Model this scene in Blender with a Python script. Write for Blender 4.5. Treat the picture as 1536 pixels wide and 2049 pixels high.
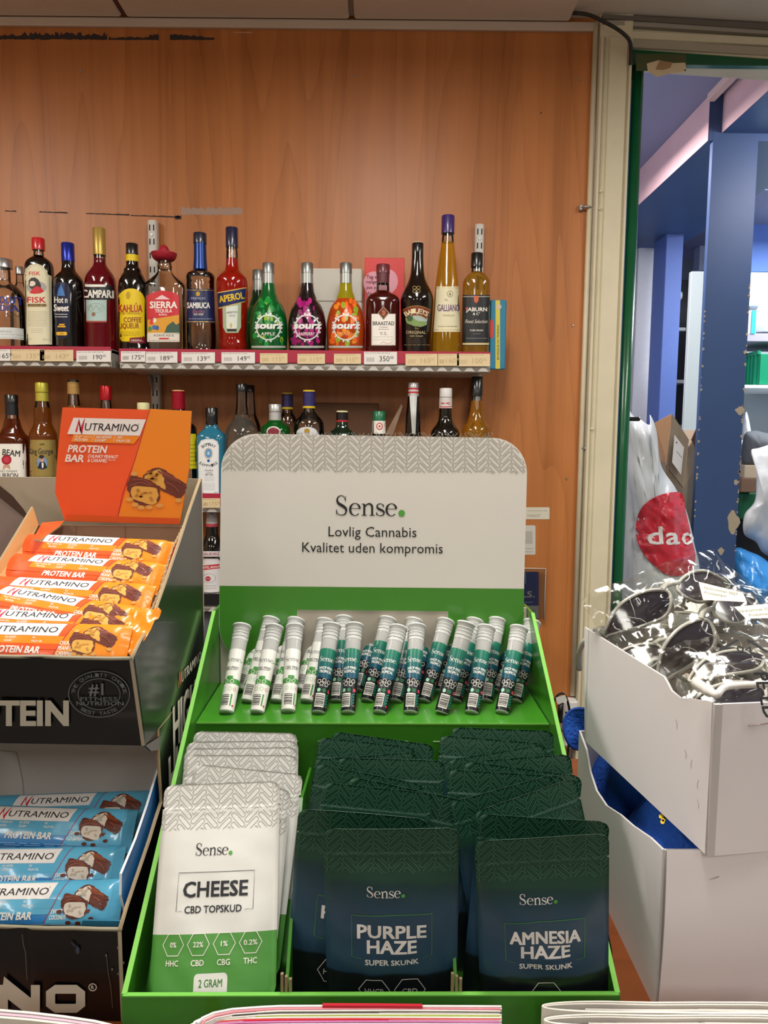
import bpy, bmesh, math, random
from mathutils import Vector, Matrix, noise
from mathutils.geometry import tessellate_polygon
for o in list(bpy.data.objects): bpy.data.objects.remove(o)
SC = bpy.context.scene; COL = SC.collection
# ------------------------------------------------------------------ camera
F = 1479.0; PITCH = math.radians(5.5); ROLL = math.radians(0.55); PX, PY = 768.0, 1024.5
EYE = Vector((0, 0, 1.5))
RM = Matrix.Rotation(math.pi/2-PITCH, 3, 'X') @ Matrix.Rotation(ROLL, 3, 'Z')
cam = bpy.data.cameras.new('camera'); co = bpy.data.objects.new('camera', cam); COL.objects.link(co)
cam.sensor_fit = 'HORIZONTAL'; cam.sensor_width = 36; cam.lens = F*36/1536; cam.clip_start = .01
co.matrix_world = Matrix.Translation(EYE) @ RM.to_4x4(); SC.camera = co
# ------------------------------------------------------------------ light
w = bpy.data.worlds.new('world'); SC.world = w; w.use_nodes = True
w.node_tree.nodes['Background'].inputs[0].default_value = (.85, .9, 1, 1); w.node_tree.nodes['Background'].inputs[1].default_value = .12
SC.view_settings.view_transform = 'Standard'; SC.view_settings.look = 'None'; SC.view_settings.gamma = 1
SC.view_settings.use_curve_mapping = False; SC.view_settings.exposure = 0.15
try:
    SC.cycles.max_bounces = 10; SC.cycles.transparent_max_bounces = 24; SC.cycles.transmission_bounces = 8
    SC.cycles.caustics_reflective = False; SC.cycles.caustics_refractive = False
    SC.cycles.use_denoising = True; SC.cycles.sample_clamp_indirect = 4
except Exception: pass
def area(name, loc, size, power, col, rot=(0, 0, 0)):
    l = bpy.data.lights.new(name, 'AREA'); l.shape = 'RECTANGLE'; l.size, l.size_y = size; l.energy = power; l.color = col
    o = bpy.data.objects.new(name, l); COL.objects.link(o); o.location = loc; o.rotation_euler = rot; return o
WARM = (1, .97, .92)
for lx in (-1.5, 0, 1.5):
    area('ceiling_lamp_light', (lx, .70, 2.56), (.26, 1.0), 19, WARM)
    area('ceiling_lamp_light', (lx, -1.5, 2.56), (.26, 1.0), 12, WARM)
    area('ceiling_lamp_light', (lx, .70, 2.50), (.26, 1.0), 5.5, WARM, (math.pi, 0, 0))  # upward-facing light added under each lamp to brighten the ceiling
area('store_room_light', (2.5, 3.6, 2.75), (.5, 1.2), 52, (.93, .97, 1))
area('store_room_light', (.85, 3.2, 2.75), (.3, .6), 20, (1, .86, .82))
area('store_room_light', (1.7, 2.5, 2.6), (.3, .2), 5, (1, .92, .9), (math.radians(60), 0, 0))
# ------------------------------------------------------------------ helpers
def ray(x, y): return RM @ Vector(((x-PX)/F, -(y-PY)/F, -1))
def atY(x, y, Y): d = ray(x, y); return EYE + d*(Y/d.y)
def atX(x, y, X): d = ray(x, y); return EYE + d*(X/d.x)
def atZ(x, y, z): d = ray(x, y); return EYE + d*((z-1.5)/d.z)
def proj(p):
    q = RM.transposed() @ (Vector(p)-EYE); return (PX-q.x/q.z*F, PY+q.y/q.z*F)
def dep(p): return -(RM.transposed() @ (Vector(p)-EYE)).z
def lin(h):
    h = h.lstrip('#'); c = [int(h[i:i+2], 16)/255 for i in (0, 2, 4)]
    return [x/12.92 if x <= .04045 else ((x+.055)/1.055)**2.4 for x in c] + [1]
MATS = {}
def M(hexc, rough=.5, metal=0, trans=0, ior=1.45, coat=0, bump=0, bscale=40, spec=.5, vary=0, name=None):
    key = (hexc, rough, metal, trans, ior, coat, bump, bscale, spec, vary)
    if key in MATS: return MATS[key]
    m = bpy.data.materials.new(name or 'mat_'+hexc.lstrip('#')); m.use_nodes = True
    nt = m.node_tree; b = nt.nodes['Principled BSDF']; I = b.inputs
    I['Base Color'].default_value = lin(hexc); I['Roughness'].default_value = rough; I['Metallic'].default_value = metal
    I['Transmission Weight'].default_value = trans; I['IOR'].default_value = ior; I['Coat Weight'].default_value = coat
    I['Specular IOR Level'].default_value = spec; I['Coat Roughness'].default_value = .08
    if bump or vary:
        tc = nt.nodes.new('ShaderNodeTexCoord'); n = nt.nodes.new('ShaderNodeTexNoise')
        n.inputs['Scale'].default_value = bscale; n.inputs['Detail'].default_value = 4
        nt.links.new(tc.outputs['Object'], n.inputs['Vector'])
        if bump:
            bp = nt.nodes.new('ShaderNodeBump'); bp.inputs['Strength'].default_value = bump; bp.inputs['Distance'].default_value = .01
            nt.links.new(n.outputs['Fac'], bp.inputs['Height']); nt.links.new(bp.outputs['Normal'], I['Normal'])
        if vary:
            mx = nt.nodes.new('ShaderNodeMix'); mx.data_type = 'RGBA'; c = lin(hexc)
            mx.inputs['A'].default_value = [x*(1-vary) for x in c[:3]]+[1]; mx.inputs['B'].default_value = [min(1, x*(1+vary)) for x in c[:3]]+[1]
            nt.links.new(n.outputs['Fac'], mx.inputs['Factor']); nt.links.new(mx.outputs['Result'], I['Base Color'])
    MATS[key] = m; return m
def film_mat(name='clear_film', gloss=.22, tint='f4f6f2', bscale=35, bump=.6):
    if name in MATS: return MATS[name]
    m = bpy.data.materials.new(name); m.use_nodes = True; nt = m.node_tree; nt.nodes.clear()
    out = nt.nodes.new('ShaderNodeOutputMaterial'); mix = nt.nodes.new('ShaderNodeMixShader')
    tr = nt.nodes.new('ShaderNodeBsdfTransparent'); tr.inputs[0].default_value = lin(tint)
    g = nt.nodes.new('ShaderNodeBsdfGlossy'); g.inputs['Roughness'].default_value = .11
    n = nt.nodes.new('ShaderNodeTexNoise'); n.inputs['Scale'].default_value = bscale; n.inputs['Detail'].default_value = 3
    tc = nt.nodes.new('ShaderNodeTexCoord'); nt.links.new(tc.outputs['Object'], n.inputs['Vector'])
    bp = nt.nodes.new('ShaderNodeBump'); bp.inputs['Strength'].default_value = bump; bp.inputs['Distance'].default_value = .01
    nt.links.new(n.outputs['Fac'], bp.inputs['Height']); nt.links.new(bp.outputs['Normal'], g.inputs['Normal'])
    fr = nt.nodes.new('ShaderNodeFresnel'); fr.inputs[0].default_value = 1.5; nt.links.new(bp.outputs['Normal'], fr.inputs['Normal'])
    ad = nt.nodes.new('ShaderNodeMath'); ad.operation = 'MULTIPLY_ADD'; ad.inputs[1].default_value = .7; ad.inputs[2].default_value = gloss
    nt.links.new(fr.outputs[0], ad.inputs[0]); nt.links.new(ad.outputs[0], mix.inputs[0])
    nt.links.new(tr.outputs[0], mix.inputs[1]); nt.links.new(g.outputs[0], mix.inputs[2]); nt.links.new(mix.outputs[0], out.inputs[0])
    MATS[name] = m; return m
def glass_mat(name='bottle_glass', tint='fafcfb'):
    if name in MATS: return MATS[name]
    m = bpy.data.materials.new(name); m.use_nodes = True; nt = m.node_tree; nt.nodes.clear(); N = nt.nodes.new
    out = N('ShaderNodeOutputMaterial'); mix = N('ShaderNodeMixShader'); tr = N('ShaderNodeBsdfTransparent'); g = N('ShaderNodeBsdfGlossy'); g.inputs['Roughness'].default_value = .04
    lw_ = N('ShaderNodeLayerWeight'); lw_.inputs[0].default_value = .35; cr = N('ShaderNodeValToRGB'); cr.color_ramp.elements[0].color = lin(tint); cr.color_ramp.elements[1].color = lin('a3aaa7'); cr.color_ramp.elements[0].position = .5
    nt.links.new(lw_.outputs['Facing'], cr.inputs[0]); nt.links.new(cr.outputs[0], tr.inputs[0]); fr = N('ShaderNodeFresnel'); fr.inputs[0].default_value = 1.5
    ad = N('ShaderNodeMath'); ad.inputs[1].default_value = .05; nt.links.new(fr.outputs[0], ad.inputs[0]); nt.links.new(ad.outputs[0], mix.inputs[0])
    nt.links.new(tr.outputs[0], mix.inputs[1]); nt.links.new(g.outputs[0], mix.inputs[2]); nt.links.new(mix.outputs[0], out.inputs[0]); MATS[name] = m; return m
def tag(o, label=None, cat=None, group=None, kind=None):
    if label: o['label'] = label
    if cat: o['category'] = cat
    if group: o['group'] = group
    if kind: o['kind'] = kind
    return o
def empty(name, label, cat, loc=(0, 0, 0), rot=None, group=None):
    o = bpy.data.objects.new(name, None); COL.objects.link(o); o.location = loc; o.empty_display_size = .02
    if rot: o.rotation_euler = rot
    return tag(o, label, cat, group)
def link(name, me, parent=None, loc=None):
    o = bpy.data.objects.new(name, me); COL.objects.link(o)
    if parent:
        o.parent = parent
    if loc is not None: o.location = loc
    return o
def copy_tree(o, parent=None):
    c = o.copy(); COL.objects.link(c); c.parent = parent
    for ch in list(o.children): copy_tree(ch, c)
    return c
class MB:
    """collects faces; build() links ONE mesh. Points are in the frame of the parent's origin 'org' when given."""
    def __init__(s): s.v = []; s.f = []; s.m = []; s.mats = []; s.sm = []
    def mi(s, m):
        if m not in s.mats: s.mats.append(m)
        return s.mats.index(m)
    def add(s, vs, fs, m, smooth=False):
        b = len(s.v); s.v += [Vector(v) for v in vs]; k = s.mi(m)
        for f in fs: s.f.append([b+i for i in f]); s.m.append(k); s.sm.append(smooth)
    def box(s, a, b, m):
        x0, y0, z0 = a; x1, y1, z1 = b
        s.hexa([(x0, y0, z0), (x1, y0, z0), (x1, y1, z0), (x0, y1, z0), (x0, y0, z1), (x1, y0, z1), (x1, y1, z1), (x0, y1, z1)], m)
    def hexa(s, p, m): s.add(p, [(0, 3, 2, 1), (4, 5, 6, 7), (0, 1, 5, 4), (1, 2, 6, 5), (2, 3, 7, 6), (3, 0, 4, 7)], m)
    def rbox(s, a, b, r, m):   # bevelled box: chamfered octagon in plan
        x0, y0, z0 = a; x1, y1, z1 = b
        pl = [(x0+r, y0), (x1-r, y0), (x1, y0+r), (x1, y1-r), (x1-r, y1), (x0+r, y1), (x0, y1-r), (x0, y0+r)]
        rings = [(z0, r*.6), (z0+r, 0), (z1-r, 0), (z1, r*.6)]; cx, cy = (x0+x1)/2, (y0+y1)/2; vs = []
        for z, ins in rings:
            for x, y in pl: vs.append((x+(ins if x < cx else -ins), y+(ins if y < cy else -ins), z))
        fs = [tuple(reversed(range(8))), tuple(range(24, 32))]
        for k in range(3):
            for i in range(8): fs.append((k*8+i, k*8+(i+1) % 8, k*8+8+(i+1) % 8, k*8+8+i))
        s.add(vs, fs, m)
    def prism(s, pts, off, m, m2=None):   # flat outline (3D points) pushed along off
        off = Vector(off); pts = [Vector(p) for p in pts]; n = len(pts); tri = tessellate_polygon([pts])
        s.add(pts, [tuple(t) for t in tri], m); s.add([p+off for p in pts], [tuple(reversed(t)) for t in tri], m2 or m)
        vs = pts+[p+off for p in pts]; s.add(vs, [(i, (i+1) % n, n+(i+1) % n, n+i) for i in range(n)], m2 or m)
    def grid(s, nu, nv, fn, m, smooth=True, mfn=None):
        b = len(s.v)
        for j in range(nv+1):
            for i in range(nu+1): s.v.append(Vector(fn(i/nu, j/nv)))
        for j in range(nv):
            for i in range(nu):
                s.f.append([b+j*(nu+1)+i, b+j*(nu+1)+i+1, b+(j+1)*(nu+1)+i+1, b+(j+1)*(nu+1)+i])
                s.m.append(s.mi(mfn(i/nu, j/nv) if mfn else m)); s.sm.append(smooth)
    def lathe(s, prof, m, seg=28, n=2, dr=1, c=(0, 0, 0), smooth=True, cap=True):
        c = Vector(c); ring = []
        for i in range(seg):
            t = 2*math.pi*i/seg; ct, st = math.cos(t), math.sin(t)
            ring.append((math.copysign(abs(ct)**(2/n), ct), math.copysign(abs(st)**(2/n), st)*dr))
        b = len(s.v); k = s.mi(m)
        for z, r in prof:
            for x, y in ring: s.v.append(c+Vector((x*r, y*r, z)))
        N = len(prof)
        for j in range(N-1):
            for i in range(seg):
                s.f.append([b+j*seg+i, b+j*seg+(i+1) % seg, b+(j+1)*seg+(i+1) % seg, b+(j+1)*seg+i]); s.m.append(k); s.sm.append(smooth)
        if cap:
            for j in (0, N-1):
                q = len(s.v); s.v += [s.v[b+j*seg+i].copy() for i in range(seg)]
                s.f.append(list(range(q, q+seg))); s.m.append(k); s.sm.append(False)
    def tube(s, pts, r, m, seg=8, caps=True, closed=False):
        pts = [Vector(p) for p in pts]; N = len(pts); b = len(s.v); k = s.mi(m)
        rs = r if isinstance(r, (list, tuple)) else [r]*N; up = None
        for i, p in enumerate(pts):
            t = (pts[(i+1) % N]-pts[i-1]) if closed else (pts[min(i+1, N-1)]-pts[max(i-1, 0)])
            t = t.normalized() if t.length > 1e-9 else Vector((0, 0, 1))
            if up is None: up = t.orthogonal().normalized()
            a = (up-t*up.dot(t)); a = a.normalized() if a.length > 1e-6 else t.orthogonal().normalized(); up = a; c = t.cross(a)
            for j in range(seg):
                q = 2*math.pi*j/seg; s.v.append(p+(a*math.cos(q)+c*math.sin(q))*rs[i])
        R_ = N if closed else N-1
        for i in range(R_):
            for j in range(seg):
                i2 = (i+1) % N; s.f.append([b+i*seg+j, b+i*seg+(j+1) % seg, b+i2*seg+(j+1) % seg, b+i2*seg+j]); s.m.append(k); s.sm.append(True)
        if caps and not closed:
            for i in (0, N-1): s.f.append([b+i*seg+j for j in range(seg)]); s.m.append(k); s.sm.append(False)
    def mesh(s, name, org=None):
        me = bpy.data.meshes.new(name); o = Vector(org) if org is not None else Vector((0, 0, 0))
        me.from_pydata([tuple(v-o) for v in s.v], [], s.f)
        for m in s.mats: me.materials.append(m)
        me.polygons.foreach_set('material_index', s.m); me.polygons.foreach_set('use_smooth', s.sm); me.update()
        return me
    def build(s, name, parent=None, org=None):
        if org is None and parent is not None and parent.get('_org') is not None: org = parent['_org']
        me = s.mesh(name, org); bm = bmesh.new(); bm.from_mesh(me); bmesh.ops.recalc_face_normals(bm, faces=bm.faces); bm.to_mesh(me); bm.free()
        return link(name, me, parent)
def thing(name, label, cat, org=(0, 0, 0), group=None, kind=None):
    """an Empty at org; parts given in world coordinates are shifted to it"""
    o = empty(name, label, cat, org, group=group); o['_org'] = list(org)
    if kind: o['kind'] = kind
    return o
def single(name, mb, label=None, cat=None, org=None, group=None, kind=None):
    if org is None:
        xs = mb.v; org = Vector((sum(p.x for p in xs)/len(xs), sum(p.y for p in xs)/len(xs), min(p.z for p in xs)))
    o = mb.build(name, None, org); o.location = org; return tag(o, label, cat, group, kind)
def chaikin(p, n=2):
    for _ in range(n):
        q = [p[0]]
        for a, b in zip(p[:-1], p[1:]):
            q += [tuple(.75*x+.25*y for x, y in zip(a, b)), tuple(.25*x+.75*y for x, y in zip(a, b))]
        q.append(p[-1]); p = q
    return p
def catmull(P, n=6, closed=False):
    out = []; N = len(P); R_ = range(N) if closed else range(N-1)
    for i in R_:
        p0 = P[(i-1) % N] if (closed or i > 0) else P[0]; p1 = P[i]; p2 = P[(i+1) % N]
        p3 = P[(i+2) % N] if (closed or i+2 < N) else P[-1]
        for k in range(n):
            t = k/n; out.append(tuple(.5*((2*b)+(-a+c)*t+(2*a-5*b+4*c-d)*t*t+(-a+3*b-3*c+d)*t**3) for a, b, c, d in zip(p0, p1, p2, p3)))
    if not closed: out.append(tuple(P[-1]))
    return out
# ------------------------------------------------------------------ print: flat lettering and shapes laid on a surface
GL = {}
def glyphs(s, bold, res=2):
    k = s
    if k not in GL:
        c = bpy.data.curves.new('t', 'FONT'); c.body = s; c.resolution_u = res; c.fill_mode = 'FRONT'
        o = bpy.data.objects.new('t', c); COL.objects.link(o); bpy.context.view_layer.update()
        me = o.to_mesh(); vs = [(v.co.x, v.co.y) for v in me.vertices]; fs = [tuple(p.vertices) for p in me.polygons]
        o.to_mesh_clear(); bpy.data.objects.remove(o); bpy.data.curves.remove(c); GL[k] = (vs, fs)
    return GL[k]
CAPH = max(v[1] for v in glyphs('H', 0)[0])
class Print:
    def __init__(s, down=True): s.v = []; s.f = []; s.m = []; s.mats = []; s.fy = -1 if down else 1
    def add(s, vs, fs, m, L):
        if m not in s.mats: s.mats.append(m)
        k = s.mats.index(m); b = len(s.v); s.v += [(x, y, L) for x, y in vs]
        for f in fs: s.f.append([b+i for i in f]); s.m.append(k)
    def rect(s, x0, y0, x1, y1, m, L=0): s.add([(x0, y0), (x1, y0), (x1, y1), (x0, y1)], [(0, 1, 2, 3)], m, L)
    def poly(s, pts, m, L=0): s.add(pts, [tuple(t) for t in tessellate_polygon([[Vector((x, y, 0)) for x, y in pts]])], m, L)
    def ell(s, cx, cy, rx, ry, m, L=0, n=20): s.poly([(cx+rx*math.cos(2*math.pi*i/n), cy+ry*math.sin(2*math.pi*i/n)) for i in range(n)], m, L)
    def rrect(s, x0, y0, x1, y1, r, m, L=0, n=4):
        p = []
        for cx, cy, a in ((x1-r, y1-r, 0), (x0+r, y1-r, 90), (x0+r, y0+r, 180), (x1-r, y0+r, 270)):
            for i in range(n+1): t = math.radians(a+90*i/n); p.append((cx+r*math.cos(t), cy+r*math.sin(t)))
        s.poly(p, m, L)
    def line(s, pts, wd, m, L=0, closed=False, keep=None):
        N = len(pts); ws = wd if isinstance(wd, (list, tuple)) else [wd]*N; vs = []
        for i in range(N):
            a = pts[i-1] if (closed or i > 0) else pts[i]; b = pts[(i+1) % N] if (closed or i < N-1) else pts[i]
            dx, dy = b[0]-a[0], b[1]-a[1]; l = math.hypot(dx, dy) or 1; nx, ny = -dy/l*ws[i]/2, dx/l*ws[i]/2
            if 0 < i < N-1 or closed:
                p = pts[i]; d1 = (p[0]-a[0], p[1]-a[1]); d2 = (b[0]-p[0], b[1]-p[1]); l1 = math.hypot(*d1) or 1; l2 = math.hypot(*d2) or 1
                c = max(.35, math.sqrt(max(0, (1+(d1[0]*d2[0]+d1[1]*d2[1])/(l1*l2))/2))); nx /= c; ny /= c
            vs += [(pts[i][0]+nx, pts[i][1]+ny), (pts[i][0]-nx, pts[i][1]-ny)]
        fs = []
        for i in range(N if closed else N-1):
            j = (i+1) % N
            if keep and not keep((pts[i][0]+pts[j][0])/2, (pts[i][1]+pts[j][1])/2): continue
            fs.append((2*i, 2*i+1, 2*j+1, 2*j))
        s.add(vs, fs, m, L)
    def ring(s, cx, cy, rx, ry, wd, m, L=0, n=28, a0=0, a1=360):
        full = a1-a0 >= 360; k = n if full else n+1
        s.line([(cx+rx*math.cos(math.radians(a0+(a1-a0)*i/n)), cy+ry*math.sin(math.radians(a0+(a1-a0)*i/n))) for i in range(k)], wd, m, L, closed=full)
    def text(s, t, cx, cy, h, m, L=1, w=None, bold=0, rot=0, shear=0, align='C', arc=None):
        vs, fs = glyphs(t, 0)
        if not vs: return
        x0 = min(v[0] for v in vs); x1 = max(v[0] for v in vs); k = h/CAPH; kx = (w/(x1-x0)) if w else k; bb = bold*.55*CAPH/CAPH
        ca, sa = math.cos(math.radians(rot)), math.sin(math.radians(rot)); ax = {'C': (x0+x1)/2, 'L': x0, 'R': x1}[align]
        for i, (ox, oy) in enumerate(((-bb, -bb*.8), (bb, -bb*.8), (-bb, bb*.8), (bb, bb*.8)) if bold else ((0, 0),)):
            out = []
            for x, y in vs:
                X = (x-ax)*kx+ox*k; Y = (y+oy-CAPH/2)*k; X += Y*shear
                X, Y = X*ca-Y*sa, X*sa+Y*ca; out.append((cx+X, cy+s.fy*Y))
            s.add(out, fs, m, L+i*.07)
    def lines(s, x0, x1, y0, y1, n, m, L=1, seed=0, wd=.8):   # small print too fine to read: rows of word-long strokes
        r = random.Random(seed)
        for i in range(n):
            y = y0+(y1-y0)*i/max(1, n-1); x = x0
            while x < x1:
                ww = r.uniform(.05, .16)*(x1-x0); s.rect(x, y-wd/2, min(x1, x+ww), y+wd/2, m, L); x += ww+.03*(x1-x0)
    def sense(s, x, y, cap, m, mdot, L=1, rot=0, shear=0, dot=True, kx=1):  # the serif word: x,y = left end of the baseline
        u = cap/1.62; th, tk = .06, .19; ca, sa = math.cos(math.radians(rot)), math.sin(math.radians(rot))
        def put(px_, py_): X = px_*u*kx+py_*u*shear; Y = py_*u; return (x+X*ca-Y*sa, y+s.fy*(X*sa+Y*ca))
        def st(pts, ws): s.line([put(*p) for p in pts], [q*u for q in ws] if isinstance(ws, list) else ws*u, m, L)
        def ess(ox, W, H, tk2):
            P = [(.80, .74), (.66, .93), (.46, .985), (.22, .93), (.12, .76), (.24, .60), (.5, .5), (.78, .37), (.86, .22), (.74, .06), (.46, .015), (.2, .07), (.07, .27)]
            P = catmull([(ox+a*W, b*H) for a, b in P], 4); n = len(P)
            st(P, [th+(tk2-th)*math.exp(-((i/(n-1)-.5)/.2)**2) for i in range(n)])
            st([(ox+.80*W, .70*H), (ox+.80*W, .97*H)], .05); st([(ox+.07*W, .03*H), (ox+.07*W, .30*H)], .05)
        def ee(ox):
            P = [(ox+.12, .56), (ox+.84, .56)]; st(P, .05); A = []
            for i in range(25):
                a = math.radians(8+i*(318-8)/24); A.append((ox+.47+.40*math.cos(a), .49+.49*math.sin(a)))
            ws = [th+(tk-th)*abs(math.cos(math.radians(8+i*310/24)))**1.6*(1 if i < 20 else .35) for i in range(25)]
            ws[0] = .1; st(A, ws)
        ess(0, 1.02, 1.62, .24); ee(1.12)
        o = 2.1; st([(o+.24, 0), (o+.24, .95)], .17); st([(o+.02, .03), (o+.46, .03)], .06); st([(o+.03, .93), (o+.24, .93)], .07)
        P = catmull([(o+.3, .72), (o+.45, .9), (o+.66, .96), (o+.82, .86), (o+.88, .66), (o+.88, .3), (o+.88, 0)], 3); n = len(P)
        st(P, [.07+.1*min(1, i/(n*.5)) for i in range(n)]); st([(o+.67, .03), (o+1.1, .03)], .06)
        ess(3.28, .78, .98, .19); ee(4.08)
        if dot:
            c = put(5.38, .22); s.ell(c[0], c[1], .27*u, .27*u, mdot, L, 16)
    def herring(s, x0, y0, x1, y1, unit, m, L=1, keep=None, wd=.09):
        n = 3; r = int(max(x1-x0, y1-y0)/unit)+6; q = math.sqrt(.5); cx, cy = (x0+x1)/2, (y0+y1)/2
        def inside(x, y): return x0 <= x <= x1 and y0 <= y <= y1 and (keep is None or keep(x, y))
        seen = set()
        for k in range(-r, r):
            for j in range(-r//2, r//2+1):
                for vert in (0, 1):
                    a, b = k+n*j, k-n*j+vert; e = (a, b, vert)
                    if e in seen: continue
                    seen.add(e); W, H = (1, n) if vert else (n, 1)
                    mx, my = a+W/2, b+H/2; X = cx+(mx-my)*q*unit; Y = cy+(mx+my)*q*unit
                    if not (x0-2*unit < X < x1+2*unit and y0-2*unit < Y < y1+2*unit): continue
                    i_ = .16; xa, ya, xb, yb = a+i_, b+i_, a+W-i_, b+H-i_; rr = .24; P = []
                    for (ccx, ccy, an) in ((xb-rr, yb-rr, 0), (xa+rr, yb-rr, 90), (xa+rr, ya+rr, 180), (xb-rr, ya+rr, 270)):
                        for t in (0, 45, 90): P.append((ccx+rr*math.cos(math.radians(an+t)), ccy+rr*math.sin(math.radians(an+t))))
                    Q = []
                    for i in range(len(P)):
                        p, p2 = P[i], P[(i+1) % len(P)]; d = math.hypot(p2[0]-p[0], p2[1]-p[1]); ns = max(1, round(d/.5))
                        for t in range(ns): Q.append((p[0]+(p2[0]-p[0])*t/ns, p[1]+(p2[1]-p[1])*t/ns))
                    Q = [(cx+(u-v)*q*unit, cy+(u+v)*q*unit) for u, v in Q]
                    s.line(Q, wd*unit, m, L, closed=True, keep=inside)
    def mesh(s, name, fmap, ustep=None, vstep=None, off=.0004, base=.0004):
        bm = bmesh.new(); bv = [bm.verts.new(v) for v in s.v]
        for f, k in zip(s.f, s.m):
            try: bf = bm.faces.new([bv[i] for i in f]); bf.material_index = k
            except ValueError: pass
        for ax, st in ((0, ustep), (1, vstep)):
            if not st or not s.v: continue
            lo = min(v[ax] for v in s.v); hi = max(v[ax] for v in s.v); p = lo+st
            while p < hi:
                co_ = [0, 0, 0]; co_[ax] = p; no = [0, 0, 0]; no[ax] = 1
                bmesh.ops.bisect_plane(bm, geom=bm.verts[:]+bm.edges[:]+bm.faces[:], plane_co=co_, plane_no=no); p += st
        for v in bm.verts: v.co = fmap(v.co.x, v.co.y, base+off*v.co.z)
        me = bpy.data.meshes.new(name); bm.to_mesh(me); bm.free()
        for m in s.mats: me.materials.append(m)
        for p in me.polygons: p.use_smooth = bool(ustep)
        return me
    def build(s, name, parent, fmap, org=None, **kw):
        if org is None: org = parent.get('_org') if parent is not None and parent.get('_org') is not None else (0, 0, 0)
        o = Vector(org); return link(name, s.mesh(name, lambda u, v, h: Vector(fmap(u, v, h))-o, **kw), parent)
ORD = ['first', 'second', 'third', 'fourth', 'fifth', 'sixth', 'seventh', 'eighth', 'ninth', 'tenth', 'eleventh', 'twelfth', 'thirteenth']
# ------------------------------------------------------------------ room shell
def wood_mat(name, a, b, axis='Z', sc=1.0, rough=.42):
    m = bpy.data.materials.new(name); m.use_nodes = True; nt = m.node_tree; B = nt.nodes['Principled BSDF']; N = nt.nodes.new
    tc = N('ShaderNodeTexCoord'); mp = N('ShaderNodeMapping'); s = [14*sc, 14*sc, 14*sc]; s['XYZ'.index(axis)] = .45*sc; mp.inputs['Scale'].default_value = s
    nt.links.new(tc.outputs['Object'], mp.inputs['Vector'])
    n1 = N('ShaderNodeTexNoise'); n1.inputs['Scale'].default_value = 1; n1.inputs['Detail'].default_value = 8; n1.inputs['Roughness'].default_value = .65; n1.inputs['Distortion'].default_value = .6
    nt.links.new(mp.outputs[0], n1.inputs['Vector'])
    mp2 = N('ShaderNodeMapping'); s2 = [4.5*sc, 4.5*sc, 4.5*sc]; s2['XYZ'.index(axis)] = .42*sc; mp2.inputs['Scale'].default_value = s2; nt.links.new(tc.outputs['Object'], mp2.inputs['Vector'])
    w_ = N('ShaderNodeTexNoise'); w_.inputs['Scale'].default_value = 1; w_.inputs['Detail'].default_value = 1.5; w_.inputs['Distortion'].default_value = .3; nt.links.new(mp2.outputs[0], w_.inputs['Vector'])
    mu = N('ShaderNodeMath'); mu.operation = 'MULTIPLY'; mu.inputs[1].default_value = 15; nt.links.new(w_.outputs['Fac'], mu.inputs[0])
    fr = N('ShaderNodeMath'); fr.operation = 'FRACT'; nt.links.new(mu.outputs[0], fr.inputs[0])
    pw = N('ShaderNodeMath'); pw.operation = 'POWER'; pw.inputs[1].default_value = 5; nt.links.new(fr.outputs[0], pw.inputs[0])
    mm = N('ShaderNodeMath'); mm.operation = 'MULTIPLY_ADD'; mm.inputs[1].default_value = .16; nt.links.new(pw.outputs[0], mm.inputs[0]); nt.links.new(n1.outputs['Fac'], mm.inputs[2])
    cr = N('ShaderNodeValToRGB'); cr.color_ramp.elements[0].position = .3; cr.color_ramp.elements[0].color = lin(a); cr.color_ramp.elements[1].position = .85; cr.color_ramp.elements[1].color = lin(b)
    nt.links.new(mm.outputs[0], cr.inputs['Fac']); nt.links.new(cr.outputs[0], B.inputs['Base Color']); B.inputs['Roughness'].default_value = rough
    return m
WOOD = wood_mat('wood_laminate', 'c67d42', '975722')
COUNTER = wood_mat('counter_laminate', '7a3d14', '5c2b0b', axis='X', rough=.35)
CREAM = M('dcd3b6', .45, vary=.12, bscale=9, bump=.15); CEIL = M('d6cdc0', .8, vary=.06, bscale=6)
BLUE = M('3b5684', .5, vary=.1, bscale=5, bump=.1); BLUE2 = M('5a74bb', .5, vary=.06); GREEN = M('0a5a34', .3, vary=.15, bscale=8, coat=.3)
GREY = M('8d8f92', .5); WHITE = M('e6e4df', .5); BLACK = M('0c0c0d', .35); KRAFT = M('a98a66', .8, vary=.1); METAL = M('b9bab8', .35, metal=.9); PLASTER = M('c9cdd6', .7, vary=.05)
WY = 2.15
mb = MB(); mb.box((-2.3, -2.7, -.02), (4.2, 6.6, 0), M('77736c', .5, vary=.1, bscale=3)); single('floor', mb, kind='structure', org=(0, 0, 0))
mb = MB(); mb.box((-2.3, -2.7, 2.66), (4.2, WY+.2, 2.7), CEIL); cl = single('ceiling', mb, kind='structure', org=(0, 0, 2.66))
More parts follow.
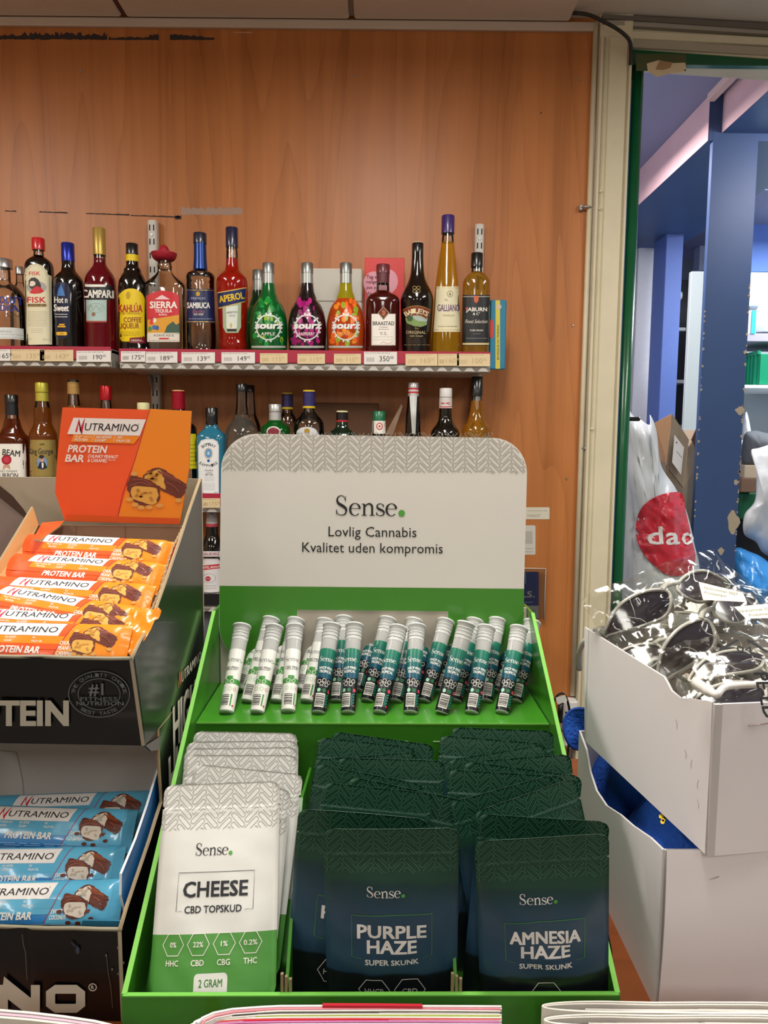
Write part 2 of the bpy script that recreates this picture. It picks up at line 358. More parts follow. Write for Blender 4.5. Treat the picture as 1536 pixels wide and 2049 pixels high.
# ceiling panels, each proud of the grid
bx = [-2.25, -1.32] + [atY(x, 44, WY).x for x in (252, 704, 1142)]
for i in range(len(bx)-1):
    mb = MB()
    for y0, y1 in ((-2.6, -1.6), (-1.59, -.4), (-.39, .9), (.91, WY-.012)): mb.rbox((bx[i]+.007, y0, 2.645), (bx[i+1]-.007, y1, 2.6605), .004, CEIL)
    mb.build('ceiling_panel', cl, (0, 0, 2.66))
mb = MB(); mb.rbox((-2.3, WY-.012, 2.622), (.575, WY, 2.645), .003, M('c9b8a8', .5)); single('trim_1', mb, kind='structure')
for i in range(len(bx)-2):
    mb = MB(); mb.box((bx[i+1]-.0065, -2.6, 2.650), (bx[i+1]+.0065, WY-.02, 2.6595), M('8f877c' if i != 1 else '5a3b33', .6)); mb.build('joint_strip', cl, (0, 0, 2.66))
XR = .567
mb = MB(); mb.box((-2.3, WY, 0), (XR, WY+.03, 2.66), WOOD); wall = single('wall_back', mb, kind='structure', org=(0, WY, 0)); wall['_org'] = [0, WY, 0]
mb = MB(); mb.box((-2.3, -2.7, 0), (-2.27, WY, 2.66), M('b99a7c', .7)); single('wall_left', mb, kind='structure')
mb = MB(); mb.box((-2.3, -2.73, 0), (4.2, -2.7, 2.66), M('d2ccc0', .7)); single('wall_front', mb, kind='structure')
mb = MB(); mb.box((4.2, -2.7, 0), (4.23, 6.6, 2.9), PLASTER); single('wall_right', mb, kind='structure')
def on_wall(Y): return lambda u, v, h: (lambda p: Vector((p.x, Y-h, p.z)))(atY(u, v, Y))
# screws in the panel
for x, y in ((161, 143), (710, 151), (1158, 160), (1146, 651), (1133, 958), (1082, 226)):
    p = atY(x, y, WY); mb = MB(); r = .0035 if x != 1082 else .0018
    mb.lathe([(0, r), (.0015, r), (.0025, r*.6)], M('c9c9c4', .25, metal=1) if x != 1082 else M('5a3518', .6), 12); me = mb.mesh('screw')
    o = link('screw', me, wall); o.location = p-Vector((0, WY, 0)); o.rotation_euler = (math.pi/2, 0, 0)
# ragged adhesive residue
rr = random.Random(4)
def ragged(x0, x1, ya, yb, am, mat, name):
    P = Print(); x = x0; top = []; bot = []
    while x < x1: top.append((x, ya(x)+rr.uniform(-am, am))); bot.append((x, yb(x)+rr.uniform(-am*.25, am*.25))); x += rr.uniform(2, 7)
    P.poly(top+bot[::-1], mat); return P.build(name, wall, on_wall(WY))
DK = M('3a302f', .8)
ragged(-20, 215, lambda x: 68, lambda x: 79, 5, DK, 'adhesive_residue'); ragged(217, 300, lambda x: 75, lambda x: 80, 1.6, DK, 'adhesive_residue')
ragged(298, 322, lambda x: 69, lambda x: 80, 3, DK, 'adhesive_residue'); ragged(340, 435, lambda x: 68+(x-340)*.08, lambda x: 80, 2, DK, 'adhesive_residue')
for a, b, y in ((10, 35, 421), (78, 140, 423), (172, 260, 426), (262, 362, 430)): ragged(a, b, lambda x: y+(x-a)*.03, lambda x: y+2+(x-a)*.04, .6, DK, 'adhesive_residue')
ragged(350, 368, lambda x: 431, lambda x: 439, 2, DK, 'adhesive_residue')
ragged(362, 486, lambda x: 417, lambda x: 430, 4, M('a58a7b', .7), 'paper_residue')
P = Print(); P.rect(468, 64, 505, 66, M('c9a184', .6)); P.build('scratch', wall, on_wall(WY))
# ---- cream post, conduit, green frame
def vx(x, y=600, Y=WY): return atY(x, y, Y).x
tr = thing('trim_2', None, None, (XR, WY, 0), kind='structure'); xa, xb = vx(1178), vx(1240)
mb = MB(); mb.box((xa, WY-.02, 0), (xb, WY+.12, 2.66), CREAM); mb.build('post', tr)
for a, b, d in ((1178, 1184, .03), (1187, 1190, .024), (1196, 1231, .026), (1234, 1239, .03)):
    mb = MB(); mb.rbox((vx(a), WY-d, 0), (vx(b), WY-.018, 2.6), .002, CREAM); mb.build('moulding', tr)
for x, y in ((1201, 382), (1200, 417), (1184, 858), (1183, 650)):
    p = atY(x, y, WY-.026); mb = MB(); mb.lathe([(0, .0045), (.0015, .004), (.002, .002)], CREAM, 10); o = mb.build('screw', tr, (0, 0, 0)); o.location = p-Vector((XR, WY, 0)); o.rotation_euler = (math.pi/2, 0, 0)
cd = thing('conduit_pipe', 'cream cable conduit running down the edge of the wood panel', 'pipe', (vx(1171), WY-.01, 0))
mb = MB(); mb.tube([(vx(1171), WY-.008, .75), (vx(1171), WY-.008, 2.64)], .0075, CREAM, 12); mb.build('tube', cd)
for y in (415, 897, 1357):
    p = atY(1163, y, WY-.012); mb = MB(); mb.rbox((p.x-.006, WY-.014, p.z-.008), (p.x+.004, WY, p.z+.008), .002, METAL)
    mb.tube([(p.x, WY-.012, p.z), (p.x+.014, WY-.021, p.z), (p.x+.026, WY-.012, p.z)], .0035, METAL, 6); mb.lathe([(0, .002), (.001, .002)], METAL, 8, c=(p.x, WY-.015, p.z)); mb.build('clip', cd)
fr_ = thing('door_1', None, None, (vx(1242), WY, 0), kind='structure')
mb = MB(); mb.box((vx(1239), WY+.0, 0), (vx(1247), WY+.12, 2.5), BLUE); mb.build('jamb', fr_)
gx0, gx1 = vx(1246), vx(1275.5); r = (gx1-gx0)/2
mb = MB(); mb.box((gx0, WY+.03, 0), (gx1, WY+.1, 2.63), GREEN); mb.tube([((gx0+gx1)/2, WY+.03, 0), ((gx0+gx1)/2, WY+.03, 2.63)], r, GREEN, 20); mb.build('frame_post', fr_)
# lintel (cream, in steps) and green head; recedes slightly to the right
def slant(x0, y0, x1, y1, ht0, ht1, Y0, Y1, dpt, mat):
    a, b = atY(x0, y0, Y0), atY(x1, y1, Y1); c, d = atY(x0, y0+ht0, Y0), atY(x1, y1+ht1, Y1); mb = MB()
    mb.hexa([c, d, d+Vector((0, dpt, 0)), c+Vector((0, dpt, 0)), a, b, b+Vector((0, dpt, 0)), a+Vector((0, dpt, 0))], mat); return mb
slant(1246, 94, 1640, 116, 34, 17, WY+.0, WY+.05, .02, GREEN).build('frame_head', fr_)
li = thing('trim_3', None, None, (vx(1250), WY, 2.5), kind='structure')
slant(1240, 52, 1640, 82, 44, 42, WY-.005, WY+.045, .12, CREAM).build('lintel', li)
slant(1256, 62, 1640, 80, 14, 14, WY-.02, WY+.03, .03, CREAM).build('moulding', li)
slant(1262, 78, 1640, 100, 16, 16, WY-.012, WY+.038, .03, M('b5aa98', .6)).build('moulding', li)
slant(1205, 28, 1640, 52, 8, 14, WY-.03, WY+.02, .2, M('6f685f', .7)).build('shadow_gap_strip', li)  # solid strip, its dark tone painted for the shade of a gap
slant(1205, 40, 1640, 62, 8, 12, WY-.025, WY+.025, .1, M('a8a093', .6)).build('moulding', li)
# wall beside/above opening on shop side
mb = MB(); mb.box((vx(1250), WY+.12, 2.66), (4.2, WY+.2, 2.9), M('cfc6a8', .6)); single('wall_above_opening', mb, kind='structure')
# cable over the post
mb = MB(); pts = catmull([tuple(atY(x, y, Y)) for x, y, Y in ((1120, 26, 2.12), (1170, 28, 2.1), (1205, 42, 2.08), (1240, 62, 2.08), (1258, 80, 2.09), (1262, 100, 2.11), (1261, 130, 2.12))], 6)
mb.tube(pts, .005, M('2c2a28', .5), 8); single('power_cable', mb, 'dark cable drooping over the top of the cream post', 'cable')
# torn paper on the green head
P = Print(); P.rect(1272, 108, 1372, 142, M('4a4f2c', .6), 0)
P.poly([(1293, 128), (1317, 121), (1345, 127), (1370, 126), (1372, 138), (1362, 145), (1340, 148), (1312, 155), (1295, 143)], M('d6c3a0', .8), 3)
P.poly([(1310, 140), (1318, 122), (1345, 126), (1340, 137), (1325, 141)], M('a3835e', .8), 4)
tp = thing('paper_scrap', 'torn cream paper scrap taped on the green frame head', 'paper', atY(1300, 140, WY-.02)); P.build('paper', tp, on_wall(WY-.03), off=.0005)
# ------------------------------------------------------------------ store room behind the opening
ZC = atY(1419, 188, 3.0).z
mb = MB(); mb.box((.4, WY+.2, ZC), (4.2, 6.6, ZC+.04), M('8388a8', .7, vary=.12, bscale=2, bump=.3)); single('ceiling_store_room', mb, kind='structure', org=(1, 3, ZC))
mb = MB(); mb.box((.4, 6.4, 0), (4.2, 6.45, 2.9), M('5f7fd0', .6)); single('wall_store_back', mb, kind='structure')
mb = MB(); mb.box((.4, WY+.13, 0), (.45, 6.4, 2.9), PLASTER); single('wall_store_left', mb, kind='structure')
def pxbox(x0, y0, x1, y1, Y, dpt, mat, name, parent=None, z0=None, bev=.003):
    a, b = atY(x0, (y0+y1)/2, Y), atY(x1, (y0+y1)/2, Y); zt = atY((x0+x1)/2, y0, Y).z; zb = atY((x0+x1)/2, y1, Y).z if z0 is None else z0
    mb = MB(); mb.rbox((a.x, Y, zb), (b.x, Y+dpt, zt), bev, mat); return mb
YC = 3.0
# column
cx0, cx1 = atY(1410, 600, YC).x, atY(1499, 600, YC).x
mb = MB(); mb.box((cx0, YC, 0), (cx1, YC+.025, ZC), BLUE); colm = single('column', mb, kind='structure', org=(cx0, YC, 0)); colm['_org'] = [cx0, YC, 0]
rr = random.Random(9); CH = M('b9ab92', .8)
for side, n in ((0, 26), (1, 44)):
    for i in range(n):
        y = rr.uniform(620, 1190) if side == 0 else rr.uniform(560, 1190); z = atY(1450, y, YC).z; x = (cx0 if side == 0 else cx1); q = rr.uniform(.003, .009)*(1.3 if i % 7 == 0 else .8)
        mb = MB(); sx = 1 if side == 0 else -1
        mb.prism([(x-sx*.0005, YC-.0012, z-q), (x+sx*q*.9, YC-.0012, z-q*.4), (x+sx*q*1.2, YC-.0012, z+q*.3), (x+sx*q*.3, YC-.0012, z+q), (x-sx*.0005, YC-.0012, z+q*.7)], (0, .001, 0), CH); mb.build('paint_chip', colm)
for cxp, cyp, rx, ry in ((1466, 1045, 12, 22), (1442, 1103, 6, 7), (1480, 822, 9, 8), (1472, 965, 5, 5)):
    P = Print(); P.poly([(cxp+rx*math.cos(t)*(1+.25*math.sin(3*t+cxp)), cyp+ry*math.sin(t)*(1+.2*math.cos(4*t))) for t in [i*.45 for i in range(14)]], CH); P.build('paint_chip', colm, on_wall(YC))
# beams: side faces painted pink as if lit, the rest left blue
PINK_LIT = M('d7b6bd', .7, vary=.08, bscale=8)
def beam(name, x0, x1, y0, y1, z0, z1, face, under):
    mb = MB(); mb.add([(x0, y0, z0), (x0, y1, z0), (x0, y1, z1), (x0, y0, z1)], [(0, 1, 2, 3)], face)
    mb.hexa([(x0+.002, y0, z0), (x1, y0, z0), (x1, y1, z0), (x0+.002, y1, z0), (x0+.002, y0, z1), (x1, y0, z1), (x1, y1, z1), (x0+.002, y1, z1)], under); return single(name, mb, kind='structure')
pA, pB = atY(1417, 281, YC), atY(1419, 190, YC)
beam('beam', pA.x-.002, pA.x+.5, YC+.001, 6.4, pA.z, ZC-.001, PINK_LIT, BLUE)
pC = atY(1448, 262, YC-.02)
beam('beam', pC.x, pC.x+.5, WY+.25, YC-.001, pC.z+.0, ZC-.001, PINK_LIT, BLUE)
s1 = atY(1421, 196, YC-.01); mb = MB(); mb.box((s1.x-.008, WY+.22, ZC-.028), (s1.x+.02, YC, ZC-.0005), M('d9c0bb', .7)); single('trim_4', mb, kind='structure')
# far things seen between green post and column
pxbox(1262, 446, 1311, 1300, 4.6, .3, PLASTER, '', z0=0).build('pillar'); bpy.data.objects['pillar']['kind'] = 'structure'
o = pxbox(1316, 430, 1349, 1300, 4.3, .2, BLUE2, '', z0=0).build('pillar'); o['kind'] = 'structure'
pn = thing('tall_panel', 'pale blue-grey tall board standing behind the blue column', 'board', (1.4, 3.6, 0)); pxbox(1366, 543, 1440, 1250, 3.6, .03, M('bccdd2', .5), '', z0=0).build('board', pn)
o = pxbox(1352, 448, 1402, 1200, 5.6, .05, M('8f97a6', .7), '', z0=0).build('wall_store_partition'); o['kind'] = 'structure'
o = pxbox(1400, 462, 1440, 540, 5.2, .1, M('c3cfe8', .5), '').build('duct_box'); tag(o, 'small pale box high on the wall beside the column', 'box')
rk = thing('storage_rack', 'dark storage rack between blue pillar and pale board', 'rack', (1.5, 4.9, 0))
for y in (655, 760, 850, 940): pxbox(1338, y, 1372, y+7, 4.8, .4, GREY, '').build('shelf', rk)
pxbox(1338, 545, 1341, 1200, 4.78, .03, M('3a3d42', .5), '', z0=0).build('upright', rk)
pxbox(1340, 560, 1375, 1100, 5.25, .02, M('23262e', .6), '').build('back_panel', rk)
for i, (x0, y0, x1, y1, c, lb) in enumerate(((1340, 560, 1360, 574, 'b9c2c4', 'pale roll lying highest on the storage rack'), (1341, 584, 1362, 600, 'aeb9ba', 'pale roll lying second highest on the storage rack'), (1340, 641, 1353, 655, 'e6ecf2', 'white carton on the storage rack shelf'))):
    mb = MB(); a, b = atY(x0, (y0+y1)/2, 4.82), atY(x1, (y0+y1)/2, 4.82)
    if i < 2: mb.tube([a, b], (y1-y0)/2*4.8/F, M(c, .5), 12)
    else: mb = pxbox(x0, y0, x1, y1, 4.82, .2, M(c, .5), '')
    single('paper_roll' if i < 2 else 'carton', mb, lb, 'roll' if i < 2 else 'box')
bi = thing('binder', 'bright blue binder with white spine label on rack', 'binder', atY(1346, 716, 4.79)); pxbox(1339, 680, 1353, 716, 4.79, .25, M('1e5fd0', .4), '').build('cover', bi); pxbox(1343, 688, 1351, 714, 4.785, .003, WHITE, '', bev=.0005).build('spine_label', bi)
bi = thing('binder', 'darker blue binder on rack, under the labelled one', 'binder', atY(1346, 760, 4.79)); pxbox(1336, 722, 1352, 759, 4.79, .25, M('1b3f95', .4), '').build('cover', bi); pxbox(1346, 722, 1349, 757, 4.785, .003, M('2f6fe0', .4), '', bev=.0005).build('spine_label', bi)
# right of the column: shelving
sv = thing('storage_shelving', 'white shelving unit right of the blue column', 'shelves', (2.5, 4.0, 0))
for y0, y1, c in ((668, 684, 'a9a8bb'), (771, 778, 'e9eef2'), (882, 890, 'c9d2d8')): pxbox(1478, y0, 1700, y1, 4.1, .45, M(c, .5), '').build('shelf', sv)
pxbox(1470, 560, 1700, 1000, 4.6, .02, M('b9c7cf', .6), '').build('back_panel', sv); pxbox(1690, 560, 1700, 1000, 4.1, .45, WHITE, '', z0=0).build('side_panel', sv)
o = pxbox(1500, 300, 1760, 545, 4.7, .05, M('6d93e6', .6), '').build('wall_store_upper'); o['kind'] = 'structure'
o = pxbox(1495, 545, 1560, 612, 4.5, .2, M('d3ecf3', .5), '').build('carton'); tag(o, 'pale blue-white carton at the top of the white shelving', 'box')
t = thing('medicine_box', 'white slim box with a bright blue stripe on shelving', 'box', atY(1505, 669, 4.1)); pxbox(1496, 621, 1513, 668, 4.1, .15, WHITE, '').build('box_body', t); pxbox(1503, 621, 1512, 668, 4.096, .003, M('37b8e0', .4), '', bev=.0005).build('stripe', t)
mb = pxbox(1517, 610, 1600, 662, 4.15, .25, M('d5e3ee', .4), '', bev=.03); single('plastic_tub', mb, 'translucent white tub beside the blue-striped box', 'tub')
gc = thing('crate', 'green plastic crate with vertical slots on white shelf', 'crate', atY(1520, 770, 4.12)); GC = M('109068', .4)
mbx = pxbox(1518, 708, 1700, 770, 4.12, .3, GC, ''); mbx.build('front_wall', gc); a, b = atY(1494, 714, 4.42), atY(1518, 770, 4.12)
for i in range(8):
    yy = 4.14+i*.036; xg = b.x-.004; mb = MB(); mb.box((xg-.012, yy, b.z), (xg, yy+.018, a.z-.02), GC); mb.build('slat', gc)
mb = MB(); mb.box((b.x-.016, 4.12, a.z-.02), (b.x, 4.42, a.z), GC); mb.build('rim', gc); mb = MB(); mb.box((b.x-.003, 4.12, b.z), (b.x, 4.42, a.z-.02), M('063f2d', .6)); mb.build('side_wall', gc)
mb = MB(); q = atY(1502, 392, 4.0); mb.tube(catmull([tuple(q+Vector(v)) for v in ((-.04, 0, -.03), (0, 0, .03), (.06, 0, .045), (.16, 0, .03))], 5), .014, M('aab4c4', .3, metal=.7), 10); single('ceiling_pipe', mb, 'short metal pipe near the ceiling right of column', 'pipe')
# soft bags
def blob(name, label, cat, pts, Y, dpt, mat, org=None, amp=.02, fs=9, seed=0, prn=None):
    """closed sack: outline in the front view, bulging towards the viewer and backwards"""
    cxp = sum(p[0] for p in pts)/len(pts); cyp = sum(p[1] for p in pts)/len(pts); out = catmull(pts, 8, True); n = len(out); K = 14
    def cnoise(p): return noise.noise(Vector((p.x*fs, p.z*fs*.6, seed)))+.8*abs(noise.noise(Vector((p.x*fs*2.3, p.z*fs*1.2, seed+5))))-.7*abs(noise.noise(Vector((p.x*fs*1.6+p.z*fs, p.z*fs*.9, seed+8))))
    def P(i, k, sg):
        t = k/K; x = cxp+(out[i % n][0]-cxp)*t; y = cyp+(out[i % n][1]-cyp)*t; b = math.sqrt(max(0, 1-t*t)); p = atY(x, y, Y)
        nz = cnoise(p)
        return atY(x, y, Y+sg*(b*dpt*.5)-(amp*nz*min(1, b*2) if sg < 0 else 0))
    mb = MB(); vs = []; fs_ = []
    for sg in (-1, 1):
        b0 = len(vs); vs.append(P(0, 0, sg))
        for k in range(1, K+1): vs += [P(i, k, sg) for i in range(n)]
        for i in range(n): fs_.append((b0, b0+1+i, b0+1+(i+1) % n))
        for k in range(1, K):
            for i in range(n): a = b0+1+(k-1)*n; fs_.append((a+i, a+(i+1) % n, a+n+(i+1) % n, a+n+i))
    mb.add(vs, fs_, mat, True); root = thing(name, label, cat, atY(cxp, max(p[1] for p in pts), Y))
    o = mb.build('bag_body' if 'bag' in name else 'body', root); bm = bmesh.new(); bm.from_mesh(o.data); bmesh.ops.remove_doubles(bm, verts=bm.verts, dist=.0006); bmesh.ops.recalc_face_normals(bm, faces=bm.faces); bm.to_mesh(o.data); bm.free()
    def surf(u, v, h):
        dx, dy = u-cxp, v-cyp; ang = math.atan2(dy, dx); best = 1e9; rad = 1
        for q in out:
            a2 = math.atan2(q[1]-cyp, q[0]-cxp); d = abs((a2-ang+math.pi) % (2*math.pi)-math.pi)
            if d < best: best = d; rad = math.hypot(q[0]-cxp, q[1]-cyp)
        t = min(.999, math.hypot(dx, dy)/rad); b = math.sqrt(1-t*t); p = atY(u, v, Y)
        return atY(u, v, Y-(b*dpt*.5)-amp*cnoise(p)*min(1, b*2)-h)
    return root, surf
BAGW = M('d9e0e4', .35, bump=.35, bscale=14, coat=.2); BAGR = M('cc2f40', .35, bump=.35, bscale=14, coat=.2)
bag, sf = blob('parcel_bag', 'white parcel bag with big red circle behind green frame', 'bag', [(1235, 850), (1270, 835), (1298, 850), (1300, 830), (1313, 862), (1322, 930), (1350, 975), (1372, 1020), (1388, 1085), (1402, 1170), (1400, 1400), (1400, 1975), (1235, 1975), (1235, 1400)], 2.75, .3, BAGW, seed=2, amp=.035, fs=13)
P = Print(); P.poly(catmull([(1271, 1060), (1282, 1018), (1316, 992), (1362, 986), (1371, 1020), (1384, 1080), (1391, 1120), (1375, 1146), (1342, 1152), (1312, 1135), (1282, 1100)], 4, True), BAGR, 0)
for t_, x_, w_ in (('d', 1310, 30), ('a', 1345, 26), ('o', 1375, 22)): P.text(t_, x_, 1072, 34, WHITE, 2, w=w_, bold=.035, rot=4)
P.build('printed_logo', bag, sf, ustep=5, vstep=6, off=.0015, base=.010)
# cartons behind the bag
CB = M('a9825c', .8, vary=.08); CB2 = M('9a8b76', .8, vary=.08)
cb = thing('cardboard_box', 'open brown cardboard box leaning behind white parcel bag', 'box', atY(1360, 1150, 3.0))
def quad(mb, pts, off, m): mb.prism([atY(*p) for p in pts], off, m)
mb = MB(); quad(mb, [(1310, 846, 3.05), (1344, 828, 2.95), (1336, 930, 2.95), (1338, 1000, 2.97), (1300, 1000, 3.1)], (0, .006, 0), CB); mb.build('flap', cb)
mb = MB(); quad(mb, [(1345, 829, 2.95), (1378, 880, 3.02), (1366, 975, 3.02), (1332, 930, 2.95)], (0, .006, 0), CB2); mb.build('side_panel', cb)
mb = MB(); quad(mb, [(1332, 925, 2.96), (1368, 975, 3.03), (1372, 1060, 3.0), (1400, 1180, 3.0), (1330, 1180, 3.0)], (0, .2, 0), M('7d6f5e', .8)); mb.build('base', cb)
P = Print(); P.poly([(1349, 870), (1368, 895), (1362, 950), (1344, 925)], WHITE, 0); P.line([(1352, 884), (1354, 887)], 2, BLACK, 1); P.line([(1353, 903), (1364, 916)], 1.2, GREY, 1)
P.build('shipping_label', cb, lambda u, v, h: atY(u, v, 2.93+(u-1345)*.0022)-Vector((0, h, 0)))
cb = thing('cardboard_box', 'pale open carton beside the blue column', 'box', atY(1385, 1150, 3.1))
mb = MB(); quad(mb, [(1376, 895, 3.08), (1400, 860, 3.1), (1430, 860, 3.1), (1430, 1200, 3.1), (1372, 1060, 3.08), (1368, 975, 3.06)], (0, .25, 0), M('a89983', .8, vary=.05)); mb.build('box_body', cb)
mb = MB(); quad(mb, [(1383, 880, 3.05), (1400, 842, 3.06), (1403, 850, 3.06), (1392, 895, 3.05)], (0, .006, 0), M('6d5546', .8)); mb.build('flap', cb)
# handle sticking out from the green frame
mb = MB(); p = atY(1262, 838, WY+.04); mb.rbox((p.x-.01, WY+.05, p.z-.006), (p.x+.032, WY+.07, p.z+.006), .003, BLACK); mb.build('latch', fr_)
# right: white bag, blue plastic, small items
blob('carrier_bag', 'white carrier bag hanging down at the right edge', 'bag', [(1502, 905), (1515, 897), (1580, 893), (1620, 1000), (1600, 1130), (1532, 1110), (1512, 1085), (1488, 1068), (1489, 1030), (1510, 1000), (1512, 940)], 3.3, .2, BAGW, seed=7)
blob('plastic_sheet', 'crumpled bright blue plastic sack low right of column', 'bag', [(1470, 1098), (1500, 1104), (1536, 1124), (1600, 1190), (1600, 1330), (1460, 1330), (1462, 1150)], 3.2, .3, M('2f8fdc', .35, bump=.5, bscale=16, coat=.3), seed=4, amp=.05)
blob('knotted_bag', 'small white knotted bag beside column on the shelving', 'bag', [(1485, 870), (1487, 840), (1493, 824), (1500, 850), (1503, 882), (1490, 890)], 3.9, .1, BAGW, seed=1)
blob('clothes_pile', 'grey and black clothing heap on the shelving', 'clothes', [(1486, 930), (1488, 872), (1508, 862), (1530, 866), (1580, 880), (1580, 935), (1530, 950)], 3.8, .2, M('555a60', .8), seed=3)
mb = pxbox(1489, 931, 1514, 957, 3.7, .2, M('b9a890', .7), ''); single('carton', mb, 'small beige carton below the grey clothing heap', 'box')
mb = pxbox(1482, 957, 1512, 985, 3.7, .2, M('7c5f4b', .8), ''); single('carton', mb, 'brown carton under the small beige carton', 'box')
mb = pxbox(1480, 985, 1540, 1040, 3.75, .2, M('14603d', .5), '', bev=.01); single('crate', mb, 'dark green crate low behind the white carrier bag', 'crate')
mb = pxbox(1482, 1040, 1600, 1200, 3.8, .2, M('14161c', .7), '', bev=.01); single('storage_box', mb, 'black box behind the blue plastic sack', 'box')
# socket strip + cables low at the post
so = thing('power_strip', 'white power strip mounted at the foot of the cream post', 'socket', atY(1145, 1440, WY-.03))
mb = pxbox(1127, 1404, 1156, 1466, WY-.045, .04, WHITE, '', bev=.004); mb.build('socket_housing', so); mb = pxbox(1130, 1470, 1152, 1500, WY-.055, .05, WHITE, '', bev=.01); mb.build('plug', so)
for x, y in ((1132, 1426), (1143, 1421), (1137, 1434), (1134, 1450), (1146, 1447)):
    p = atY(x, y, WY-.046); mb = MB(); mb.box((p.x-.002, WY-.0455, p.z-.003), (p.x+.002, WY-.0445, p.z+.003), BLACK); mb.build('socket_hole', so)
cb = thing('power_cable', 'black power cable looping down past the white socket', 'cable', atY(1120, 1400, WY-.08))
mb = MB(); mb.tube(catmull([tuple(atY(x, y, WY-.08)) for x, y in ((1112, 1440), (1108, 1405), (1120, 1388), (1132, 1395), (1140, 1430), (1138, 1480), (1133, 1530), (1125, 1560))], 6), .0035, BLACK, 8); mb.build('cord', cb)
mb = MB(); mb.tube([atY(1122, 1405, WY-.08), atY(1120, 1445, WY-.08)], .008, BLACK, 10); mb.build('plug', cb)
P = Print(); P.poly([(1111, 1396), (1130, 1390), (1135, 1402), (1116, 1410)], M('cfcfc8', .5)); P.build('cable_tag', cb, on_wall(WY-.092))
# stickers on the wood right of the display
def sticker(name, label, fn, Y=WY-.0005):
    p = Print(); fn(p); xs = [v[0] for v in p.v]; ys = [v[1] for v in p.v]; o = thing(name, label, 'sticker', atY(sum(xs)/len(xs), max(ys), Y)); p.build('printed_face', o, on_wall(Y), off=.0003); return o
PAPER = M('d9d4c0', .6)
def f1(p): p.rrect(1040, 1015, 1099, 1039, 2, PAPER); p.lines(1055, 1095, 1022, 1022, 1, M('9a9684', .7), 1, 3, 1); p.text('MARKET', 1068, 1032, 5, M('a09c8a', .7), 1, w=26)
def f2(p): p.rrect(1040, 1051, 1071, 1110, 3, M('cfccc2', .5)); p.rrect(1046, 1063, 1065, 1088, 1, M('b5b2a8', .5), 1); p.lines(1046, 1067, 1098, 1104, 2, M('8f8c84', .6), 1, 5, 1)
sticker('price_sticker', 'narrow cream sticker on wood beside the display header', f1); sticker('wall_sticker', 'upright pale sticker under the narrow cream one', f2)
ph = thing('card_holder', 'clear wall pocket with a dark blue and white card', 'holder', atY(1070, 1238, WY-.02))
P = Print(); P.rect(1036, 1144, 1077, 1212, M('1d3f94', .4), 0); P.rect(1036, 1212, 1077, 1236, M('c9c9cc', .5), 0); P.text('LS.', 1056, 1189, 12, WHITE, 1, w=26, bold=.03); P.lines(1046, 1066, 1205, 1205, 1, M('9fb2e0', .5), 1, 2, 2); P.line([(1051, 1145), (1051, 1168)], 1.5, M('9fb2e0', .5), 1)
for x in range(1048, 1072, 3): P.rect(x, 1220, x+1.2, 1227, GREY, 1)
P.build('card', ph, on_wall(WY-.012))
mb = MB(); a, b = atY(1030, 1137, WY-.02), atY(1088, 1238, WY-.02); mb.rbox((a.x, WY-.022, b.z), (b.x, WY-.017, a.z), .001, film_mat('holder_film', .06, 'eef0ee', 5, .05)); mb.build('pocket', ph)
mb = MB(); mb.tube([a, Vector((b.x, a.y, a.z)), b], .0018, M('c9c9c4', .3), 6); mb.build('pocket_rim', ph)
# ------------------------------------------------------------------ wall shelving
YF = 1.93; WB = WY-.002
ZS = atY(600, 703.5, YF).z-.001; ZS2 = atY(424, 990.5, YF).z; ZS3 = atY(424, 1191, YF).z
SHM = M('b9b5ac', .4, metal=.2); RAIL = M('a5283f', .4); TAGW = M('e0dcd6', .5); TAGY = M('d8c39a', .55); INK = M('33302e', .6)
def upright(cx, ytop, label):
    p = atY(cx, ytop, WY-.028); x = p.x; t = thing('shelf_upright', label, 'bracket rail', (x, WY, .8)); WM = M('cfcac2', .4)
    mb = MB(); mb.rbox((x-.0125, WY-.028, .8), (x+.0125, WY-.001, p.z), .004, WM); mb.build('channel', t)
    z = p.z-.022; i = 0; mb = MB()
    while z > ZS2-.1:
        if i % 2 == 0 or True:
            for dx in (-.0055, .0055): mb.box((x+dx-.0016, WY-.0285, z-.008), (x+dx+.0016, WY-.0270, z+.008), M('15130f', .8))
        z -= .038; i += 1
    o = mb.build('slots', t); o['kind'] = 'stuff'
    for z in (p.z-.041, p.z-.24, ZS-.18):
        mb = MB(); mb.lathe([(0, .004), (.0015, .0035)], METAL, 10); o = mb.build('screw', t, (0, 0, 0)); o.location = Vector((x, WY-.0285, z))-Vector((x, WY, .8)); o.rotation_euler = (math.pi/2, 0, 0)
    return t, x
u1, ux1 = upright(303, 439, 'white slotted shelf upright behind the sombrero-capped bottle'); u2, ux2 = upright(960, 447, 'white slotted shelf upright at the right end of shelf')
